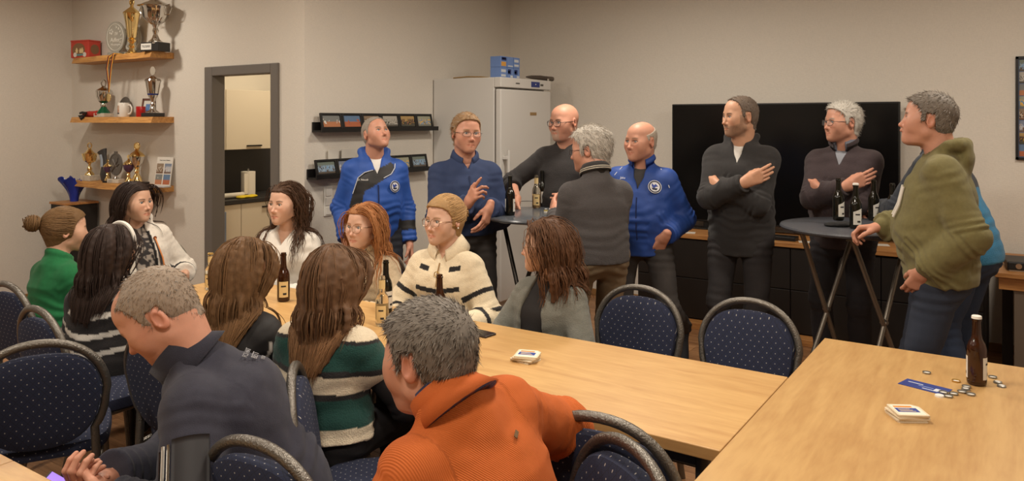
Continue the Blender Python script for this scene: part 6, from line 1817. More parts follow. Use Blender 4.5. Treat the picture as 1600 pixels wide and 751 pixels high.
# ---- hair styles ------------------------------------------------------------------------------
def short_hair(col, thick=0.010, pts=HL_SHORT, bald=None, n=3800, length=0.018, grey=0.0, greycol=lc(170, 165, 158), rad=0.0014, comb=None, topk=None, seed=1, lift=0.20, h=0.0042):
    def g(s, k, root, HT):
        V, F = hair_cap(s, thick, pts, h, bald, topk, seed, 0.0005)
        cb = comb or (lambda B: np.stack([B[:, 0] * 4, 0.6 * np.ones(len(B)) - 10 * np.maximum(0, -B[:, 1]) * 0.0, -0.6 + 8 * np.maximum(B[:, 2] - 0.05, 0)], axis=1))
        C = col * (1 + 0.10 * vnoise(V * 60, seed) + 0.16 * vnoise(V * 420, seed + 2))[:, None]
        if grey: C = C * (1 - grey) + greycol * grey
        parts = [(V, F, C)]
        if n:
            Vs, Fs = spikes(V, F, n, length, cb, rad, seed, lift)
            rng = np.random.RandomState(seed + 5); gsel = rng.rand(n) < grey; per = np.where(gsel[:, None], greycol, col) * rng.uniform(0.75, 1.25, n)[:, None]
            parts.append((Vs, Fs, np.repeat(per, len(Vs) // n, axis=0)))
        V, F, C = join(parts)
        link('hair', mesh_np('hair', HT(V), F, C), M_HAIR, root)
    return g
def grow(s, k, HT, n, length, style, seed, clear=0.004, wave=0.0, part_x=0.0, stiff=0.80, pts=HL_LONG, face=True, gather=None, spread=0.012, step=0.019, front_k=0.0, root_z=-0.06, narrow=0.0):
    """strand simulation: roots on the scalp, combed away from the parting, falling and resting on head, shoulders and back"""
    rng = np.random.RandomState(seed)
    # roots
    R = []
    while len(R) < n:
        d = rng.normal(size=(n * 3, 3)); d /= np.linalg.norm(d, axis=1)[:, None]
        p = d * np.array([0.0785, 0.102, 0.090]) + np.array([0, -0.014, 0.030])
        ok = (p[:, 2] > hairline(p[:, 1], pts) - 0.0) & (p[:, 2] > root_z)
        R += list(p[ok])
    Pc = np.array(R[:n])
    Nn = (Pc - np.array([0, -0.014, 0.03])) / np.array([0.0785, 0.102, 0.090]) ** 2; Nn /= np.linalg.norm(Nn, axis=1)[:, None]
    sx = np.sign(Pc[:, 0] - part_x + 1e-5)
    if style == 'down':
        lat = sstep(-0.07, 0.03, Pc[:, 1]); D = np.stack([sx * 0.9 * lat + Pc[:, 0] * 4 * (1 - lat), -0.55 * np.ones(n), -0.25 - 0.5 * (1 - lat)], axis=1)
    elif style == 'back':
        D = np.stack([sx * 0.15, -1.0 * np.ones(n), 0.1 * np.ones(n)], axis=1)
    D = D - Nn * np.sum(D * Nn, axis=1)[:, None]; D /= np.linalg.norm(D, axis=1)[:, None]
    D = D + Nn * 0.05
    Rm = k.hR; P = HT(Pc + Nn * (0.0 if spread < 0.005 else 0.007)); D = D @ Rm.T
    cl0 = clear + spread * rng.rand(n) ** 1.5
    tp = torso_prims(k, s, 0.022) + sum([arm_prims(k, s, 0.02, sd) for sd in (1, -1)], [])
    w = s.get('hw', 1.0)
    def headsdf(Q):
        q = ((Q - k.hc) @ Rm) / k.hs
        return evalp([ell((0, -0.014, 0.030), (0.0775 * w, 0.100, 0.089), 0.02), rc((0, 0.02, 0.01), (0, 0.03, 0.03), 0.060, 0.055, 0.03), rc((0, -0.03, -0.05), (0, -0.04, -0.16), 0.055, 0.055, 0.03)] + ([ell((0, 0.075, -0.03), (0.066, 0.080, 0.125), 0.02)] if face else []), q) * k.hs
    def sdf(Q): return np.minimum(headsdf(Q), evalp(tp, Q))
    m = int(length / step)
    out = [P.copy()]
    L = length * rng.uniform(0.82, 1.04, n) * np.where(Pc[:, 2] > 0.05, 1.0, 0.86)
    grav = np.array([0, 0, -1.0])
    ph = rng.rand(n) * 6.28; clump = np.floor(rng.rand(n) * 14)
    ph = clump * 2.1 + 0.5 * rng.rand(n)
    for i in range(m):
        u = i / m
        D = D * stiff + grav * (1 - stiff); D /= np.linalg.norm(D, axis=1)[:, None]
        Q = P + D * (L / m)[:, None]
        if wave > 0:
            a = ph + i * step * 2 * math.pi / 0.085
            Q = Q + (np.stack([np.cos(a), np.sin(a), 0 * a], axis=1)) * (wave * min(1, i / 5))
        if narrow and i > 5:
            c_ = k.hc - k.fw * 0.075; Q = Q + (c_ - Q) * np.array([1, 1, 0]) * narrow * np.clip((np.linalg.norm((Q - c_)[:, :2], axis=1) - 0.05) / 0.06, 0, 1)[:, None]
        if gather is not None:
            gp, gk, gi = gather
            if i > gi: Q = Q + (np.array(gp) - Q) * np.array([1, 1, 0]) * gk
        cl = cl0 * min(1.0, 0.55 + 0.45 * i / 5)
        for it in range(2):
            v = sdf(Q); bad = v < cl
            if bad.any():
                B = Q[bad]; e = 0.003
                G = np.stack([sdf(B + np.eye(3)[j] * e) - sdf(B - np.eye(3)[j] * e) for j in range(3)], axis=1)
                G /= np.linalg.norm(G, axis=1)[:, None] + 1e-9
                Q[bad] = B + G * (cl[bad] - v[bad])[:, None]
        D = Q - P; D /= np.linalg.norm(D, axis=1)[:, None] + 1e-9
        P = Q; out.append(P.copy())
    return np.stack(out, axis=1)
def long_hair(col, length=0.42, n=900, rad=0.0019, mass=0.011, narrow=0.010, wave=0.0, part_x=0.0, cap=0.007, seed=1, stiff=0.80, tipcol=None, clear=0.004, gather=None, spread=0.010, pts=HL_LONG, var=0.25, style='down', face=True, extra_n=0, thick=0.0):
    def g(s, k, root, HT):
        V, F = hair_cap(s, cap, pts, 0.005, None, None, seed, 0.002)
        parts = [(HT(V), F, np.tile(col * 0.8, (len(V), 1)))]
        S = grow(s, k, HT, n, length, style, seed, clear + 0.009, wave, part_x, stiff, pts, face, gather, spread, narrow=narrow)
        m = S.shape[1]; t = np.linspace(0, 1, m)
        G = grow(s, k, HT, 110, length * 0.97, style, seed + 50, clear, wave, part_x, stiff, pts, face, gather, 0.004, narrow=narrow); mp = []
        for q in range(len(G)):
            for i in range(1, m - 3, 2):
                a_, b_ = G[q, i], G[q, min(i + 2, m - 2)]
                rr = (mass * (1 - 0.55 * i / m)); mp.append(rc(a_, b_, rr, rr * 0.97, 0.010))
        Vm, Fm = surf(mp, 0.0075); Nm = vnormals(Vm, Fm)
        Vm = Vm - Nm * 0.0035 + Nm * (0.0015 * vnoise(Vm * np.array([130, 130, 18]), seed))[:, None]
        parts.append((Vm, Fm, col * (1 + 0.22 * vnoise(Vm * np.array([110, 110, 9]), seed + 1))[:, None] * 0.9))
        R = rad * (0.75 + 0.45 * np.sin(np.pi * np.clip(t * 1.1, 0, 1))) * np.clip((1.02 - t) * 5, 0.12, 1)
        rng = np.random.RandomState(seed)
        Vs, Fs = tubes(S, np.tile(R, (n, 1)) * rng.uniform(0.6, 1.25, n)[:, None], 3)
        per = col * rng.uniform(1 - var, 1 + var, n)[:, None]
        C = np.repeat(per, m * 3, axis=0)
        if tipcol is not None:
            tt = np.tile(np.repeat(t, 3), n)[:, None]; C = C * (1 - tt * .8) + (tipcol * (np.repeat(per, m * 3, axis=0) / (col + 1e-9))) * tt * .8
        parts.append((Vs, Fs, C))
        V, F, C = join(parts)
        link('hair', mesh_np('hair', V, F, C), M_HAIR, root)
    return g
def swept_hair(col, target, n=420, cap=0.012, seed=1, rad=0.0021, bun_r=0.035, bun=None, var=0.25, pts=HL_LONG, tail=None):
    """hair combed over the head to a knot at target (canonical head space)"""
    def g(s, k, root, HT):
        V, F = hair_cap(s, cap, pts, 0.005, None, None, seed, 0.0015)
        parts = [(HT(V), F, np.tile(col * 0.85, (len(V), 1)))]
        rng = np.random.RandomState(seed)
        R = []
        while len(R) < n:
            d = rng.normal(size=(n * 3, 3)); d /= np.linalg.norm(d, axis=1)[:, None]
            p = d * np.array([0.079, 0.103, 0.091]) + np.array([0, -0.014, 0.030])
            ok = p[:, 2] > hairline(p[:, 1], pts); R += list(p[ok])
        P = np.array(R[:n]); tg = np.array(target, float); out = []
        sc = np.array([0.0775, 0.100, 0.089]) + cap + 0.001; c0 = np.array([0, -0.014, 0.03])
        m = 13
        A = (P - c0) / sc; A /= np.linalg.norm(A, axis=1)[:, None]; B = (tg - c0) / sc; B /= np.linalg.norm(B)
        om = np.arccos(np.clip(A @ B, -1, 1))
        for t in np.linspace(0, 1, m):
            Q = (np.sin((1 - t) * om)[:, None] * A + np.sin(t * om)[:, None] * B) / (np.sin(om)[:, None] + 1e-6)
            Q = Q / np.linalg.norm(Q, axis=1)[:, None] * sc * (1 + 0.02 * rng.rand(n)[:, None]) + c0
            out.append(Q)
        S = np.stack(out, axis=1)
        t = np.linspace(0, 1, m)
        Vs, Fs = tubes(HT(S.reshape(-1, 3)).reshape(S.shape), np.tile(rad * (1 - 0.3 * t), (n, 1)), 4)
        parts.append((Vs, Fs, np.repeat(col * rng.uniform(1 - var, 1 + var, n)[:, None], m * 4, axis=0)))
        if bun:
            bc, br, ax = np.array(bun[0], float), bun[1], nrm(bun[2])
            pr = [ell(bc, (br, br, br), 0.02)]
            Vb, Fb = surf(pr, 0.006); parts.append((HT(Vb), Fb, np.tile(col * 0.85, (len(Vb), 1))))
            x = nrm(np.cross(ax, (0.3, 0.2, 1))); y = np.cross(ax, x); nb_ = 90; mm = 16; T_ = np.linspace(0, 1, mm); S = []
            for i in range(nb_):
                a0 = rng.rand() * 6.28; h0 = rng.uniform(-1, 1); rr = br * math.sqrt(max(0.05, 1 - h0 * h0)) * rng.uniform(0.98, 1.12)
                a = a0 + T_ * 3.6
                S.append(bc + ax * (h0 * br * 0.95) + np.outer(np.cos(a), x) * rr + np.outer(np.sin(a), y) * rr + np.outer(T_ - .5, ax) * 0.014 * rng.normal())
            S = np.array(S)
            Vs, Fs = tubes(HT(S.reshape(-1, 3)).reshape(S.shape), np.tile(rad * np.ones(mm), (nb_, 1)), 4)
            parts.append((Vs, Fs, np.repeat(col * rng.uniform(1 - var, 1 + var, nb_)[:, None], mm * 4, axis=0)))
        V, F, C = join(parts)
        link('hair', mesh_np('hair', V, F, C), M_HAIR, root)
    return g
def place(px, Z, alpha):
    """room position for a figure seen in column px at depth Z, and its turn: alpha 0 = back to the camera, 90 = facing picture left"""
    x, y, _ = at(px, 188, Z)
    beta = math.degrees(math.atan2(px - 800, 1200))
    return dict(x=x, y=y, rz=HEAD_DEG - beta + alpha)
# ------------------------------------------------------------------ the people
BLK = lc(34, 32, 33); CREAM = lc(222, 208, 182); WHT = lc(224, 218, 208)
def bands(V, hg, spec, base):
    C = base
    for lo, hi, c in spec: C[(hg >= lo) & (hg < hi)] = c
    return C
# ---- standing, by the wall and at the bar tables
def m1col(C, part, s_, hg, la, fo, V, k):
    lo = np.interp(la, [-0.13, -0.1, 0, 0.09, 0.13, 0.17], [0.40, 0.37, 0.31, 0.255, 0.10, 0.06]); hi = np.interp(la, [-0.13, -0.1, 0, 0.1, 0.17], [0.43, 0.45, 0.41, 0.385, 0.30])
    C[(fo > 0.0) & (part == 0) & (hg > lo) & (hg < hi)] = lc(38, 36, 36)
    C[(part == -1) & (s_ > 0.40) & (s_ < 0.47)] = lc(38, 36, 36)
    return C
BLUE = lc(40, 82, 164)
person(dict(label='man in blue and black tracksuit jacket looking up, below the photo ledges', **place(586, 5.45, 188), H=1.76, top=1.69, hyaw=26, hpitch=20, hscale=1.0, build=0.45, skin=SKIN['r'], brow=lc(120, 96, 74), beard=('moustache', lc(134, 104, 84), 0.35), gz=0.6, squint=True,
    hair=short_hair(lc(128, 112, 96), 0.005, grey=0.5, length=0.012, pts=[(a, b + (0.008 if a > 0.03 else 0)) for a, b in HL_SHORT]),
    handL=(-0.235, 0.06, 0.80), handR=(0.21, 0.06, 0.84), poleR=(0.35, -1, 0), poleL=(-0.35, -1, 0),
    wear=[inner('undershirt', lc(220, 216, 210)), top('jacket', BLUE, M_SATIN, infl=0.017, hem=-0.12, neck='none', vdepth=0.14, vwide=0.05, hood=0.020, colf=m1col, cuff=0.98, seed=4, amp=0.005, loose=0.008),
          strip('zip', [(0, 0.30), (0, 0.2), (0, 0.1), (0, 0.0)], 0.004, lc(30, 40, 80), infl=0.022), crest(-0.115, 0.285, 0.040, 0.024), patch_text('D. Nauck', 0.10, 0.335, 0.020, (215, 212, 206), 0.024),
          strip('piping', [(0.165, 0.24), (0.13, 0.35), (0.085, 0.385), (0.03, 0.40)], 0.0032, lc(205, 208, 214), infl=0.022), strip('piping', [(-0.04, 0.345), (-0.095, 0.37), (-0.125, 0.41), (-0.13, 0.44)], 0.0032, lc(205, 208, 214), infl=0.022)],
    trousers=(lc(40, 42, 50),)))
person(dict(label='man in dark blue shirt gesturing beside the refrigerator', **place(727, 5.0, 192), H=1.82, top=1.712, hyaw=8, hroll=-3, build=0.45, skin=SKIN['r'], brow=lc(150, 118, 84), smile=-0.3, squint=True,
    hair=short_hair(lc(150, 116, 78), 0.012, length=0.02, grey=0.15, comb=lambda B: np.stack([np.ones(len(B)) * .8, -0.3 * np.ones(len(B)), -0.2 + 0 * B[:, 0]], 1)),
    handR=(0.05, 0.30, 1.16), handL=(-0.10, 0.26, 1.13), poleR=(0.7, -1, -0.3), poleL=(-0.55, -1, -0.3), curlR=((0.05, 0.1, 0.05), (0.7, 0.9, 0.4), (0.9, 1.0, 0.5), (1.0, 1.0, 0.5)), hdirR=(-0.25, 0.5, 0.55), palmR=(-0.9, 0.0, 0.3), thumbR=(0.9, 0.0),
    hdirL=(0.35, 0.35, -0.8), palmL=(0.5, -0.6, 0.2), curlL=RELAX,
    wear=[top('shirt', lc(44, 58, 92), M_CLOTH, infl=0.018, hem=-0.02, neck='none', vdepth=0.085, vwide=0.045, seed=9, amp=0.005, loose=0.012, cuff=0.99), collar('shirt_collar', lc(44, 58, 92), M_CLOTH, r=0.066, hgt=0.022, fall=0.05, flare=0.030, gap=0.42, tilt=0.42, lift=0.0),
          strip('button_placket', [(0, 0.36), (0, 0.25), (0, 0.12), (0, 0.0)], 0.005, lc(38, 50, 82), infl=0.019)],
    trousers=(lc(58, 54, 52), M_CLOTH), extra=[glasses(M_GFR, False, 0.025, 0.014, 0.0013)]))
person(dict(label='bald man with dark-rimmed glasses and grey goatee in black jumper', **place(884, 5.45, 158), H=1.80, top=1.785, hyaw=-22, hpitch=-4, build=0.7, fat=0.7, hw=1.04, skin=SKIN['r'], brow=lc(110, 86, 70), beard=('goatee', lc(168, 152, 136), 0.75),
    handR=(0.24, 0.30, 1.115), poleR=(1, -0.6, 0.1), handL=(-0.2, 0.28, 1.15), hdirR=(-0.1, 0.6, -0.6), palmR=(-0.8, 0.2, -0.3), curlR=GRIP,
    wear=[top('jumper', lc(46, 43, 43), M_KNIT, infl=0.018, cuff=(0.30, 0.9), hem=-0.10, neck='none', vdepth=0.07, vwide=0.05, seed=12), inner('undershirt', lc(60, 56, 54), infl=0.002)], bare=True,
    trousers=(lc(44, 42, 42),), extra=[glasses(M_GFR, False, 0.027, 0.018, 0.0018)]))
def m4col(C, part, s_, hg, la, fo, V, k): return C
person(dict(label='grey-haired man in charcoal jumper seen from behind at the bar table', **place(934, 4.4, 28), H=1.74, top=1.625, hyaw=42, hpitch=-6, lean=4, headfwd=0.06, build=0.05, skin=SKIN['r'], brow=lc(150, 140, 130), nose=1.15,
    hair=short_hair(lc(168, 160, 150), 0.018, length=0.032, grey=0.5, greycol=lc(206, 200, 190), lift=0.25, comb=lambda B: np.stack([0.2 * B[:, 0] * 8, -0.6 * np.ones(len(B)), -0.7 - 0 * B[:, 0]], 1)),
    handR=(0.13, 0.33, 1.11), handL=(-0.12, 0.33, 1.11), poleR=(0.3, -0.6, -1), poleL=(-0.3, -0.6, -1),
    wear=[top('jumper', lc(74, 70, 70), M_KNIT, infl=0.018, hem=-0.05, neck='crew', seed=15, amp=0.0035), collar('collar', lc(52, 49, 49), M_KNIT, r=0.064, hgt=0.040, fall=0.05, flare=0.026, gap=0.35, tilt=0.25, edge=(lc(196, 188, 172), ((0.0235, -0.004), (0.020, 0.008))), lift=0.012)],
    trousers=(lc(126, 108, 84), M_CLOTH), shoe=lc(60, 46, 36), extra=[glasses(M_GFR, False, 0.025, 0.015, 0.0013)]))
person(dict(label='smiling bald man in bright blue club jacket with crest, hand in pocket', **place(1003, 5.0, 168), H=1.74, top=1.66, hyaw=-30, build=0.5, fat=0.5, skin=SKIN['r'], brow=lc(150, 120, 96), smile=0.9, squint=True,
    hair=short_hair(lc(176, 160, 140), 0.0035, length=0.010, grey=0.5, bald=((0, 0.03, 0.085), (0.085, 0.115, 0.075))),
    handL=(-0.175, 0.125, 0.945), poleL=(-0.45, -1.0, 0.0), handR=(0.30, 0.16, 1.0), hdirL=(0.50, -0.25, -0.85), palmL=(0.5, -0.8, 0), curlL=FLAT,
    wear=[inner('undershirt', lc(62, 60, 60)), top('jacket', lc(36, 70, 144), M_SATIN, infl=0.022, hem=-0.11, neck='none', vdepth=0.16, vwide=0.055, hood=None, seed=18, amp=0.006, loose=0.012, cuff=(0.98, 0.94)),
          collar('collar', lc(36, 70, 144), M_SATIN, r=0.070, hgt=0.045, fall=0.03, flare=0.02, gap=0.55, tilt=0.3, lift=0.004),
          strip('zip', [(0, 0.27), (0, 0.18), (0, 0.08), (0, -0.02)], 0.004, lc(24, 36, 80), infl=0.022), crest(-0.105, 0.335, 0.043, 0.024), patch_text('Jako', 0.10, 0.385, 0.022, (215, 216, 220), 0.024),
          strip('piping', [(-0.13, 0.445), (-0.165, 0.40), (-0.19, 0.33)], 0.003, lc(205, 208, 214), infl=0.026), strip('piping', [(0.12, 0.45), (0.155, 0.41), (0.18, 0.37)], 0.003, lc(205, 208, 214), infl=0.026)],
    trousers=(lc(64, 60, 58),), footL=(-0.21, -0.27, 0.29), kpoleL=(-0.1, 1, -0.2), fdirL=(-0.10, 0.25, -0.95), shoe=lc(52, 54, 60), sole=lc(214, 208, 198)))
cross = dict(handR=(-0.085, 0.255, 1.295), handL=(0.10, 0.205, 1.27), poleR=(1.0, -0.1, -0.75), poleL=(-1.0, -0.1, -0.75), hdirR=(-0.80, -0.45, 0.38), palmR=(0.3, -1, 0.1), curlR=((0.15, 0.2, 0.1), (0.2, 0.2, 0.1), (0.25, 0.25, 0.1), (0.3, 0.3, 0.15)), hdirL=(0.78, -0.6, 0.15), palmL=(-0.3, -1, 0), curlL=((0.6, 0.7, 0.4),) * 4, thumbR=(0.1, 0.1), thumbL=(0.1, 0.1))
person(dict(label='bearded man with crossed arms in black zip jacket before the television', **place(1158, 4.9, 166), H=1.83, top=1.82, hyaw=-46, hpitch=-2, build=0.35, skin=SKIN['m'], brow=lc(78, 58, 44), beard=('full', lc(120, 100, 84), 0.7), squint=True, **cross,
    hair=short_hair(lc(86, 68, 54), 0.006, grey=0.15, length=0.014, pts=[(-0.12, -0.085), (-0.045, -0.080), (-0.034, -0.035), (-0.030, 0.026), (0.006, 0.030), (0.010, -0.012), (0.026, -0.012), (0.030, 0.045), (0.040, 0.085), (0.058, 0.104), (0.12, 0.12)]),
    wear=[inner('undershirt', lc(216, 212, 206)), top('jacket', lc(46, 44, 44), M_FLEECE, infl=0.020, hem=-0.14, neck='none', vdepth=0.14, vwide=0.045, hood=0.017, seed=21, amp=0.005, loose=0.008, cuff=0.97), strip('zip', [(0, 0.33), (0, 0.2), (0, 0.05), (0, -0.08)], 0.0035, lc(80, 78, 76), infl=0.021)],
    trousers=(lc(46, 43, 44),)))
cross2 = dict(cross); cross2.update(handR=(-0.085, 0.265, 1.265), handL=(0.105, 0.215, 1.24))
def watch(sd, col, strap=(60, 44, 34), t=0.93):
    def g(s, k, root, HT):
        d = nrm(k.W[sd] - k.E[sd]); p = k.E[sd] + d * (k.l2 * t)
        n = 22; ref = nrm(np.cross(d, (0.2, 0.3, 1))); b = np.cross(d, ref); R = 0.037
        w = MB().tube([tuple(p + (ref * math.cos(2 * math.pi * i / n) + b * math.sin(2 * math.pi * i / n)) * R) for i in range(n)], 0.008, 6, closed=True).build('wrist_watch', mat('watch_strap_%d' % strap[0], strap, 0.4, metal=0.6 if strap[0] > 120 else 0), root, True)
        o = nrm(np.array([0, 0.8, 0.7]) - d * (np.array([0, 0.8, 0.7]) @ d)); q = p + o * R
        x = d; y = np.cross(o, d)
        M = Matrix(((x[0], y[0], o[0], q[0]), (x[1], y[1], o[1], q[1]), (x[2], y[2], o[2], q[2]), (0, 0, 0, 1)))
        MB().lathe([(0, 0), (0.019, 0), (0.019, 0.009), (0.016, 0.010), (0, 0.010)], 20, M=M).build('watch_case', mat('watch_%d' % col[0], col, 0.25, metal=0.8), w, True)
    return g
person(dict(label='grey-haired man with glasses and crossed arms in aubergine jumper', **place(1318, 5.0, 166), H=1.80, top=1.785, hyaw=-44, build=0.55, fat=0.4, skin=SKIN['r'], brow=lc(150, 140, 128), **cross2,
    hair=short_hair(lc(176, 170, 160), 0.014, length=0.028, grey=0.5, greycol=lc(210, 205, 196), comb=lambda B: np.stack([0.9 * np.ones(len(B)), -0.5 * np.ones(len(B)), -0.3 + 0 * B[:, 0]], 1)),
    wear=[inner('shirt', lc(92, 98, 112), colf=lambda C, part, s_, hg, la, fo, V, k: np.where((np.sin(la * 700) > 0)[:, None], lc(92, 98, 112), lc(140, 142, 150))), collar('shirt_collar', lc(104, 108, 120), M_CLOTH, r=0.064, hgt=0.034, fall=0.045, flare=0.02, gap=0.4, tilt=0.3, lift=0.008),
          top('jumper', lc(62, 51, 53), M_KNIT, infl=0.020, hem=-0.10, neck='none', vdepth=0.13, vwide=0.05, seed=25, amp=0.004, loose=0.006, cuff=0.96), collar('jumper_collar', lc(54, 44, 46), M_KNIT, r=0.076, hgt=0.03, fall=0.02, flare=0.016, gap=0.5, tilt=0.3)],
    trousers=(lc(48, 46, 50),), extra=[glasses(M_GFR, False, 0.026, 0.016, 0.0015), watch(1, (190, 160, 100), t=0.88)]))
person(dict(label='man in teal jumper with dark yoke, hidden behind the olive hoodie', **place(1519, 4.35, 72), H=1.76, top=1.775, hyaw=15, lean=20, build=0.5, skin=SKIN['r'], hair=short_hair(lc(110, 90, 70), 0.010),
    handL=(-0.02, 0.50, 1.13), handR=(0.2, 0.45, 1.10), poleL=(-1, -0.5, -0.5), hdirL=(0.1, 0.95, -0.15), palmL=(0.2, 0.1, -1), curlL=GRIP,
    wear=[top('jumper', lc(52, 118, 156), M_KNIT, infl=0.020, hem=-0.06, neck='crew', seed=27, colf=lambda C, part, s_, hg, la, fo, V, k: np.where(((hg > 0.34) | ((part != 0) & (s_ < 0.6)))[:, None], lc(46, 50, 58), C))],
    trousers=(lc(46, 58, 80),)))
def hood_strings(s, k, root, HT):
    for sd in (1, -1):
        a, n = on_front(k, sd * 0.05, 0.40, 0.026, s); b, n2 = on_front(k, sd * 0.055, 0.31, 0.026, s); c, n3 = on_front(k, sd * 0.052, 0.25, 0.026, s)
        MB().tube([tuple(a + n * .01), tuple(b + n2 * .012), tuple(c + n3 * .012)], 0.006, 8).build('drawstring', mat('drawstring_white', (220, 214, 204), 0.8), root, True)
person(dict(label='man in olive green hoodie standing in profile at the right bar table', **place(1468, 3.72, 94), H=1.80, top=1.80, hyaw=-3, hpitch=6, build=0.75, fat=0.6, skin=SKIN['r'], brow=lc(80, 62, 48), headfwd=0.05, smile=0.2, nose=1.1,
    hair=short_hair(lc(88, 76, 64), 0.011, grey=0.25, length=0.02),
    handR=(0.12, 0.25, 1.125), handL=(-0.185, 0.075, 0.965), poleR=(0.8, -0.4, -0.8), poleL=(-0.45, -1.0, 0.0), hdirR=(0.05, 0.95, -0.12), palmR=(-0.2, 0.1, -1), curlR=((0.7, 0.9, 0.5), (0.8, 0.9, 0.5), (0.9, 0.9, 0.5), (0.9, 0.9, 0.5)), hdirL=(0.40, 0.40, -0.8), palmL=(1, 0, 0), curlL=RELAX, spreadL=0.02,
    wear=[top('hoodie', lc(112, 104, 66), M_FLEECE, infl=0.026, hem=-0.05, neck='crew', nw=0.07, hood=0.026, seed=30, amp=0.007, loose=0.014, cuff=(0.96, 0.93), cuffband=True, h=0.0075)],
    trousers=(lc(46, 52, 66),), shoe=lc(40, 36, 34), extra=[hood_strings]))
# ---- seated at the long table
SITB = dict(sit=True, fem=True)
def hair_tie(s, k, root, HT):
    n = 20; c = np.array([0.0, -0.150, 0.052]); P = []
    for i in range(n):
        a = 2 * math.pi * i / n
        P.append(c + np.array([0.030 * math.cos(a), 0.006 * math.sin(3 * a), 0.030 * math.sin(a)]))
    MB().tube([tuple(p) for p in HT(np.array(P))], 0.009, 8, closed=True).build('hair_tie', mat('hair_tie_dark', (52, 44, 44), 0.4), root, True)
person(dict(label='woman with brown hair bun in plain green jumper, far left', **place(82, 4.25, -62), **SITB, H=1.66, top=1.175, hyaw=-22, lean=6, skin=SKIN['f'], brow=lc(110, 84, 60),
    hair=swept_hair(lc(116, 88, 58), (0, -0.125, 0.045), n=950, bun=((0, -0.158, 0.050), 0.042, (0, -1, 0.15)), seed=3), extra=[hair_tie], handR=(0.12, 0.32, 0.66), handL=(-0.12, 0.32, 0.66),
    wear=[top('jumper', lc(28, 106, 60), M_FLEECE, infl=0.018, neck='crew', seed=33, amp=0.006, hem=-0.03)], trousers=(lc(44, 48, 62),)))
def p2col(C, part, s_, hg, la, fo, V, k):
    y = hg + 0.02 * np.cos(la * 12)
    for c in (0.30, 0.225, 0.135, 0.055): C[(part == 0) & (np.abs(y - c) < 0.012)] = lc(214, 208, 198)
    for c in (0.14, 0.22, 0.31, 0.40): C[(part != 0) & (np.abs(s_ - c) < 0.012)] = lc(214, 208, 198)
    return C
def headband(s, k, root, HT):
    n = 24; P = []
    for i in range(n + 1):
        a = math.radians(-100 + 200 * i / n)
        P.append(((0.0775 + 0.017) * math.sin(a), 0.052, 0.028 + (0.084 + 0.014) * math.cos(a)))
    MB().tube([tuple(p) for p in HT(np.array(P))], 0.010, 8, flat=(tuple(nrm(k.hc - k.hc + np.array([0, 0, 1]))), 1.0)).build('headband', mat('headband_white', (222, 216, 206), 0.7), root, True)
person(dict(label='woman with long dark hair and white headband in black striped jumper', **place(160, 3.68, -40), **SITB, H=1.68, top=1.16, hyaw=-12, lean=4, skin=SKIN['f'],
    hair=long_hair(lc(56, 42, 36), 0.38, narrow=0.02, seed=5, var=0.22, clear=0.005, spread=0.006), extra=[headband], handR=(0.13, 0.32, 0.66), handL=(-0.13, 0.32, 0.66),
    wear=[top('jumper', lc(36, 33, 34), M_KNIT, infl=0.024, neck='crew', colf=p2col, seed=35, hem=-0.08, h=0.007, loose=0.012)], trousers=(lc(34, 32, 34),), sole=lc(214, 208, 198)))
def p3in(C, part, s_, hg, la, fo, V, k):
    m = vnoise(V * np.array([90, 90, 60]), 6) > 0.25
    C[m] = lc(150, 140, 130); return C
def p3col(C, part, s_, hg, la, fo, V, k):
    C[(part != 0) & (s_ > 0.375) & (s_ < 0.405)] = BLK
    C[(part == 0) & (fo > 0.0) & (np.abs(la) < np.interp(hg, [0, 0.3, 0.42], [0.062, 0.066, 0.062])) & (hg < 0.44)] = BLK
    return C
def cords(s, k, root, HT):
    a, n = on_front(k, -0.072, 0.385, 0.024, s); b, n2 = on_front(k, -0.078, 0.27, 0.024, s); c, n3 = on_front(k, -0.074, 0.17, 0.024, s)
    MB().tube([tuple(a + n * .012), tuple(b + n2 * .014), tuple(c + n3 * .013)], 0.006, 8, flat=(tuple(n), 0.5)).build('drawstring', mat('cord_black', (44, 40, 40), 0.7, var=0.6, vscale=160), root, True)
    d, n4 = on_front(k, -0.088, 0.27, 0.024, s)
    e, n5 = on_front(k, -0.09, 0.22, 0.024, s)
    MB().tube([tuple(a + n * .014), tuple(d + n4 * .014), tuple(e + n5 * .013)], 0.005, 8).build('drawstring', mat('cord_orange', (222, 140, 80), 0.7), root, True)
    MB().lathe([(0.006, 0), (0.011, 0), (0.011, 0.003), (0.006, 0.003)], 16, M=Matrix.Translation(tuple(a + n * .012)) @ Matrix(((k.rt[0], k.up[0], n[0], 0), (k.rt[1], k.up[1], n[1], 0), (k.rt[2], k.up[2], n[2], 0), (0, 0, 0, 1)))).build('eyelet', mat('eyelet_copper', (150, 90, 60), 0.3, metal=0.8), root)
person(dict(label='woman in white hooded jacket turning round below the trophy shelves', **place(226, 4.85, 196), **SITB, H=1.70, top=1.285, hyaw=30, side=7, build=0.6, fat=0.5, skin=SKIN['f'], brow=lc(70, 50, 40), gx=0.5,
    hair=long_hair(lc(52, 38, 32), 0.27, seed=7, part_x=0.01, var=0.18), extra=[cords], handL=(-0.17, 0.24, 0.70), handR=(0.10, 0.30, 0.68), poleL=(-0.5, -1.0, -0.3),
    wear=[inner('patterned_top', lc(44, 40, 40), colf=p3in, zlo=-0.05, infl=0.008), top('jacket', lc(222, 214, 202), M_FLEECE, infl=0.024, neck='none', open_front=(0.045, 0.06, 0.4), hood=0.022, cuff=(0.6, 0.6), colf=p3col, seed=37, hem=-0.06, h=0.007, loose=0.012, amp=0.005)], bare=True,
    trousers=(lc(44, 46, 58),)))
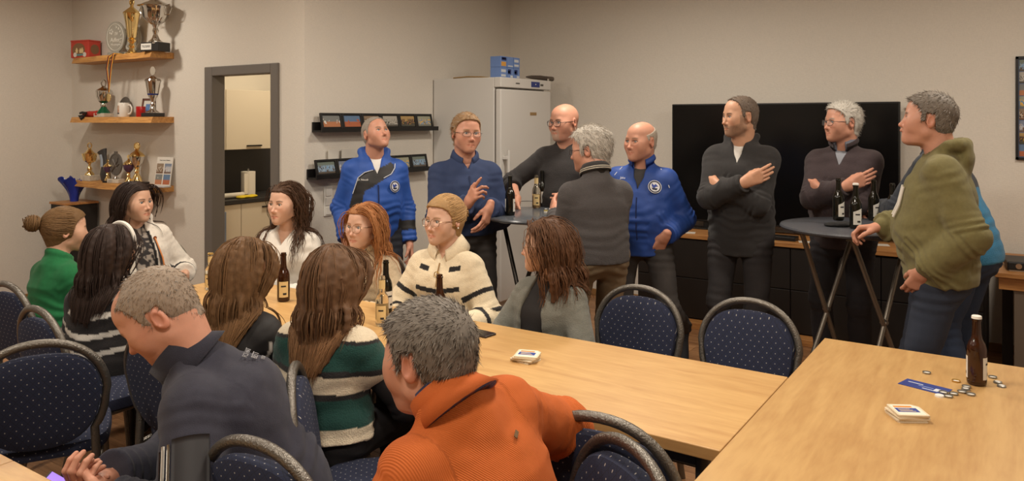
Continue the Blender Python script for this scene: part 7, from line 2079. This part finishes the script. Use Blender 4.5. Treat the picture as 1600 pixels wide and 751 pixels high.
person(dict(label='woman with long straight light-brown hair in black jacket, seen from behind', **place(366, 3.1, -42), **SITB, H=1.66, top=1.185, hyaw=-20, lean=5, skin=SKIN['f'],
    hair=long_hair(lc(112, 82, 54), 0.47, seed=9, narrow=0.022, var=0.28, tipcol=lc(134, 100, 66), spread=0.006, clear=0.005), handR=(0.13, 0.32, 0.66), handL=(-0.13, 0.32, 0.66),
    wear=[top('jacket', lc(36, 34, 35), M_SATIN, infl=0.024, neck='crew', seed=39, hem=-0.05, loose=0.01, amp=0.005, colf=lambda C, part, s_, hg, la, fo, V, k: np.where(((part == 1) & (np.abs((V - k.S[1]) @ k.fw + 0.035) < 0.005) & (s_ > 0.04))[:, None], lc(206, 200, 192), C))], trousers=(lc(40, 44, 58),)))
def necklace(s, k, root, HT):
    P = []
    for i in range(15):
        a = math.radians(-75 + 150 * i / 14); la = 0.055 * math.sin(a); hg = k.tl - 0.005 - 0.075 * math.cos(a) ** 1.2
        p, n = on_front(k, la, hg, 0.001, s); P.append(tuple(p + n * 0.002))
    MB().tube(P, 0.0015, 5).build('necklace', M_GOLD, root, True)
person(dict(label='woman with wavy brown half-up hair in white blouse', **place(450, 4.68, 152), **SITB, H=1.70, top=1.29, hyaw=-14, skin=SKIN['p'], brow=lc(74, 54, 42), iris=lc(70, 60, 50),
    hair=long_hair(lc(84, 60, 44), 0.46, wave=0.0055, seed=11, style='back', var=0.25, stiff=0.72, spread=0.013, pts=HL_LONG), extra=[necklace], handR=(0.13, 0.30, 0.66), handL=(-0.13, 0.30, 0.66),
    wear=[top('blouse', lc(220, 214, 204), M_CLOTH, infl=0.024, neck='none', vdepth=0.11, vwide=0.06, seed=41, hem=-0.06, loose=0.016, amp=0.007, colf=lambda C, part, s_, hg, la, fo, V, k: np.where(((part == 0) & (np.abs(hg - 0.17) < 0.004))[:, None], C * 0.8, C))], trousers=(lc(60, 62, 76),)))
def vest(C, part, s_, hg, la, fo, V, k):
    G = lc(26, 66, 60)
    C[:] = CREAM
    return bands(V, hg, ((0.41, 0.9, G), (0.395, 0.41, BLK), (0.335, 0.347, BLK), (0.245, 0.335, G), (0.225, 0.245, BLK), (0.145, 0.165, BLK), (0.05, 0.145, G)), C)
person(dict(label='woman with long brown hair in green, cream and black striped vest', **place(506, 2.8, -34), **SITB, H=1.68, top=1.205, hyaw=6, lean=4, skin=SKIN['f'],
    hair=long_hair(lc(104, 76, 54), 0.41, narrow=0.028, wave=0.0018, seed=13, var=0.28, tipcol=lc(138, 100, 66), spread=0.006, clear=0.005), handR=(0.14, 0.32, 0.66), handL=(-0.14, 0.32, 0.66),
    wear=[top('shirt', lc(30, 28, 30), M_CLOTH, infl=0.012, neck='crew', seed=43, hem=0.0), top('vest', CREAM, M_KNIT, infl=0.026, neck='crew', sleeves=False, colf=vest, seed=44, hem=0.0, h=0.0056)], trousers=(lc(32, 30, 32),)))
def earring(s, k, root, HT):
    for sx in (-1, 1):
        p = HT(np.array([[sx * 0.087, -0.008, -0.036]]))[0]; V, F = uvsphere(p, 0.0045, 10, 6)
        link('earring', mesh_np('earring', V, F), mat('pearl', (230, 222, 208), 0.25), root)
person(dict(label='red-haired woman with round glasses in beige cable-knit turtleneck', **place(573, 4.35, 152), **SITB, H=1.66, top=1.20, hyaw=-12, skin=SKIN['p'], brow=lc(160, 106, 66), fat=0.2,
    hair=long_hair(lc(172, 116, 72), 0.40, wave=0.004, part_x=0.015, seed=15, var=0.22, spread=0.012), extra=[glasses(M_GFRM, True, 0.026, 0.024, 0.0013), earring], handR=(0.14, 0.30, 0.66), handL=(-0.14, 0.30, 0.66),
    wear=[top('jumper', lc(204, 184, 154), M_KNIT, infl=0.026, neck='turtle', nw=0.058, seed=47, hem=-0.05, loose=0.014, amp=0.006, h=0.007, colf=lambda C, part, s_, hg, la, fo, V, k: C * (1 + 0.05 * np.sin(la * 260) * np.sin(hg * 190))[:, None])], trousers=(lc(52, 56, 70),)))
def p9col(C, part, s_, hg, la, fo, V, k):
    yy = hg - 0.02 * np.abs(la) / 0.15
    C[(part == 0) & (fo > 0) & (np.abs(yy - 0.365) < 0.012) & (np.abs(la) > 0.055) & (np.abs(la) < 0.14)] = BLK
    for c in (0.265, 0.165, 0.06): C[(part == 0) & (np.abs(yy - c) < 0.0125)] = BLK
    for c in (0.15, 0.26, 0.36): C[(part != 0) & (np.abs(s_ - c) < 0.0125)] = BLK
    return C
def zipring(s, k, root, HT):
    p, n = on_front(k, 0, 0.345, 0.026, s); N = 18
    MB().tube([tuple(p + n * 0.012 + k.rt * 0.013 * math.cos(2 * math.pi * i / N) + k.up * 0.013 * math.sin(2 * math.pi * i / N)) for i in range(N)], 0.0022, 6, closed=True).build('zip_ring', M_CAPG, root, True)
def clip(s, k, root, HT):
    b = MB()
    for sx in (-1, 1): b.box((sx * 0.012 - 0.006, -0.15, -0.02), (sx * 0.012 + 0.006, -0.128, 0.06), 0.004)
    b.box((-0.018, -0.155, 0.035), (0.018, -0.135, 0.05), 0.004)
    me = b.mesh('hair_clip'); M = Matrix([[*(k.hR[i] * k.hs), k.hc[i]] for i in range(3)] + [[0, 0, 0, 1]]); me.transform(M)
    link('hair_clip', me, mat('clip_beige', (196, 160, 116), 0.4), root)
person(dict(label='blonde woman with glasses in cream half-zip jumper with black stripes', **place(698, 4.02, 158), **SITB, H=1.70, top=1.275, hyaw=-22, skin=SKIN['p'], brow=lc(150, 116, 78), res=0.0034,
    hair=swept_hair(lc(174, 138, 94), (0, -0.118, 0.055), n=950, var=0.32, bun=((0, -0.115, 0.02), 0.040, (0.2, -0.3, 1)), seed=17), extra=[glasses(M_GFRM, True, 0.0255, 0.022, 0.0014), zipring, earring, clip], handR=(0.15, 0.28, 0.65), handL=(-0.15, 0.28, 0.65),
    wear=[top('jumper', lc(226, 210, 180), M_KNIT, infl=0.028, neck='none', vdepth=0.06, vwide=0.04, colf=p9col, seed=49, hem=-0.05, loose=0.018, amp=0.005, h=0.005), collar('wide_collar', lc(226, 210, 180), M_KNIT, r=0.060, hgt=0.028, fall=0.070, flare=0.056, gap=0.3, tilt=0.38, lift=0.006, drop=-0.03),
          strip('zip', [(0, 0.40), (0, 0.35), (0, 0.29)], 0.0035, lc(150, 118, 76), infl=0.028)], trousers=(lc(60, 60, 70),)))
person(dict(label='woman with shoulder-length brown hair in grey cardigan over black top', **place(860, 3.62, 140), **SITB, H=1.66, top=1.205, hyaw=-58, build=0.35, skin=SKIN['f'], brow=lc(90, 64, 46),
    hair=long_hair(lc(96, 66, 46), 0.31, wave=0.004, seed=19, var=0.28, spread=0.014, part_x=-0.01, clear=0.005, stiff=0.84), extra=[glasses(M_GFRM, True, 0.024, 0.02, 0.0013)], handR=(0.10, 0.32, 0.64), handL=(-0.14, 0.28, 0.64),
    wear=[inner('top', lc(34, 31, 31), infl=0.010, zlo=-0.06), top('cardigan', lc(112, 112, 104), M_KNIT, infl=0.022, neck='none', open_front=(0.05, 0.085, 0.45), seed=51, hem=-0.06, loose=0.010, amp=0.005, h=0.007)], trousers=(lc(44, 46, 56),)))
# ---- the two men in the foreground
def arm_grid(k, s, infl, sd, t0, t1, a0, a1, nt, na, lift):
    """patch of points lying on the sleeve, between distances t0..t1 down the upper arm and angles a0..a1 about it (0 = outward)"""
    a, b = k.S[sd], k.E[sd]; d = nrm(b - a); P = arm_prims(k, s, infl, sd, None, 0.014) + torso_prims(k, s, infl)
    o = k.rt * sd; o = nrm(o - d * (o @ d)); f = np.cross(d, o) * (1 if np.cross(d, o) @ k.fw > 0 else -1); out = []
    r = np.linspace(0.0, 0.2, 120)
    for t in np.linspace(t0, t1, nt):
        for an in np.linspace(a0, a1, na):
            q = o * math.cos(an) + f * math.sin(an); c = a + d * t
            v = evalp(P, c[None] + q[None] * r[:, None]); out.append(c + q * (r[np.argmax(v > 0)] + lift))
    out = np.array(out); F = [(i * na + j, i * na + j + 1, (i + 1) * na + j + 1, (i + 1) * na + j) for i in range(nt - 1) for j in range(na - 1)]
    return out, np.array(F)
def shell(name, V, F, nt, na, th, m, root, centre):
    n = len(V); N = vnormals(V, F)
    if ((V - centre) * N).sum() < 0: N = -N
    W = V + N * th
    rim = [i for i in range(na)] + [i * na + na - 1 for i in range(1, nt)] + [(nt - 1) * na + i for i in range(na - 2, -1, -1)] + [i * na for i in range(nt - 2, 0, -1)]
    R = [(rim[i], rim[(i + 1) % len(rim)], rim[(i + 1) % len(rim)] + n, rim[i] + n) for i in range(len(rim))]
    return link(name, mesh_np(name, np.concatenate([V, W]), np.concatenate([F, F[:, ::-1] + n, np.array(R)])), m, root)
def sleeve_patch(s, k, root, HT):
    c = (k.S[-1] + k.E[-1]) / 2
    V, F = arm_grid(k, s, 0.026, -1, 0.10, 0.25, -0.75, 0.35, 10, 9, 0.002); shell('sleeve_pocket', V, F, 10, 9, 0.004, mat('pocket_black', (36, 34, 37), 0.6), root, c)
    V, F = arm_grid(k, s, 0.026, -1, 0.11, 0.25, 0.42, 0.50, 10, 3, 0.004); shell('sleeve_zip', V, F, 10, 3, 0.003, mat('zip_steel', (160, 156, 148), 0.35, metal=0.9), root, c)
    for i, an in enumerate((0.62, 0.74)):
        V, F = arm_grid(k, s, 0.026, -1, 0.11 + 0.01 * i, 0.20, an, an + 0.07, 8, 3, 0.004); shell('pen', V, F, 8, 3, 0.006, mat('pen_%d' % i, ((190, 186, 178), (40, 40, 44))[i], 0.3), root, c)
def nape_print(s, k, root, HT):
    p, n = on_front(k, 0.0, k.tl - 0.045, 0.024, s, -1); x = nrm(np.cross(k.up, n)); z = np.cross(n, x); p = p + n * 0.012
    M = Matrix(((x[0], z[0], n[0], p[0]), (x[1], z[1], n[1], p[1]), (x[2], z[2], n[2], p[2]), (0, 0, 0, 1)))
    for t_, sz, dy in (('FCS HAT', 0.022, 0.02), ('BETT', 0.026, -0.006), ('1928', 0.016, -0.03)):
        me = text_mesh(t_, sz, 0.0008); me.transform(Matrix.Translation((0, dy, 0))); me.transform(M); link('nape_lettering', me, mat('print_grey', (150, 150, 154), 0.7), root)
def handphone(s, k, root, HT):
    c = k.W[-1] * 0.4 + k.W[1] * 0.6 + np.array([0, 0.10, 0.0])
    M = Matrix.Translation(tuple(c)) @ Matrix.Rotation(math.radians(35), 4, 'X')
    p = MB().box((-0.037, -0.075, -0.004), (0.037, 0.075, 0.004), 0.003, M).build('phone_case', M_BLACK, root)
    MB().box((-0.033, -0.07, 0.0042), (0.033, 0.07, 0.005), 0, M).build('phone_screen', mat('screen_lilac', (150, 120, 220), 0.3, emit=0.9), root)
P4S = dict(label='balding man in navy fleece bent over his phone in the foreground', **place(434, 2.32, 84), sit=True, H=1.80, top=1.215, hyaw=8, hpitch=-40, hscale=1.06, lean=32, headfwd=0.05, build=0.75, fat=0.8, hw=1.03, neck=0.062, skin=SKIN['r'], brow=lc(130, 104, 84), res=0.0032, bend=0.03, squint=True, gz=-1,
    hair=short_hair(lc(140, 118, 96), 0.0055, grey=0.3, n=9000, length=0.013, rad=0.0011, lift=0.32, h=0.0036, bald=((0, 0.065, 0.098), (0.045, 0.06, 0.045)), pts=[(-0.12, -0.085), (-0.045, -0.080), (-0.034, -0.035), (-0.030, 0.026), (0.006, 0.030), (0.010, -0.012), (0.026, -0.012), (0.030, 0.040), (0.044, 0.075), (0.064, 0.092), (0.12, 0.11)]),
    handL=(-0.22, 0.40, 0.66), handR=(-0.08, 0.45, 0.665), poleL=(-0.6, 0.25, -1), poleR=(1, -0.3, -0.7), palmL=(0.6, 0.1, 0.5), palmR=(-0.5, 0.2, 0.6), curlL=GRIP, curlR=GRIP,
    wear=[top('fleece_jacket', lc(50, 50, 62), M_FLEECE, infl=0.026, neck='none', seed=61, hem=-0.08, loose=0.014, amp=0.006, h=0.0065), collar('collar', lc(44, 44, 56), M_FLEECE, r=0.074, hgt=0.045, gap=0.3, tilt=0.3, stand=True, lift=0.008)],
    trousers=(lc(44, 46, 56),), extra=[sleeve_patch, nape_print, handphone])
person(P4S)
def tagplate(s, k, root, HT):
    p, n = on_front(k, 0.045, k.tl - 0.055, 0.024, s, -1); x = nrm(np.cross(k.up, n)); z = np.cross(n, x); p = p + n * 0.008
    M = Matrix(((x[0], z[0], n[0], p[0]), (x[1], z[1], n[1], p[1]), (x[2], z[2], n[2], p[2]), (0, 0, 0, 1))) @ Matrix.Rotation(math.radians(25), 4, 'Z')
    MB().box((-0.011, -0.005, 0), (0.011, 0.005, 0.002), 0.0005, M).build('metal_tag', mat('tag_brass', (120, 96, 70), 0.35, metal=0.8), root)
person(dict(label='man in orange ribbed jumper with grey-flecked hair, seen from behind', **place(812, 1.76, 50), sit=True, H=1.80, top=1.225, hyaw=8, hpitch=-8, hroll=0, hscale=1.08, lean=22, side=-6, neckd=-0.045, shrR=0.025, headfwd=0.05, build=0.7, fat=0.6, hw=1.05, neck=0.064, skin=SKIN['r'], brow=lc(90, 76, 64), res=0.0030,
    hair=short_hair(lc(74, 66, 60), 0.012, grey=0.42, greycol=lc(158, 150, 140), n=9000, length=0.017, rad=0.0011, h=0.0036, lift=0.28, seed=8, comb=lambda B: np.stack([-0.4 * np.ones(len(B)), 0.1 + 0.5 * (B[:, 2] > 0.06), -0.5 + 9 * np.maximum(B[:, 2] - 0.05, 0)], 1)),
    handR=(0.28, 0.38, 0.69), handL=(-0.10, 0.36, 0.62), poleR=(1.0, -0.25, -0.25), poleL=(-1, -0.4, -0.6),
    wear=[top('jumper', lc(190, 94, 34), M_RIB, infl=0.022, neck='none', rib=True, seed=63, hem=-0.06, loose=0.010, amp=0.007, h=0.006), collar('collar', lc(184, 90, 34), M_CLOTH, r=0.078, hgt=0.024, gap=0.3, tilt=0.40, stand=True, lift=0.010), collar('undershirt_collar', lc(54, 56, 84), M_CLOTH, r=0.073, hgt=0.030, gap=0.4, tilt=0.40, stand=True, lift=0.010)],
    trousers=(lc(44, 46, 56),), extra=[tagplate]))
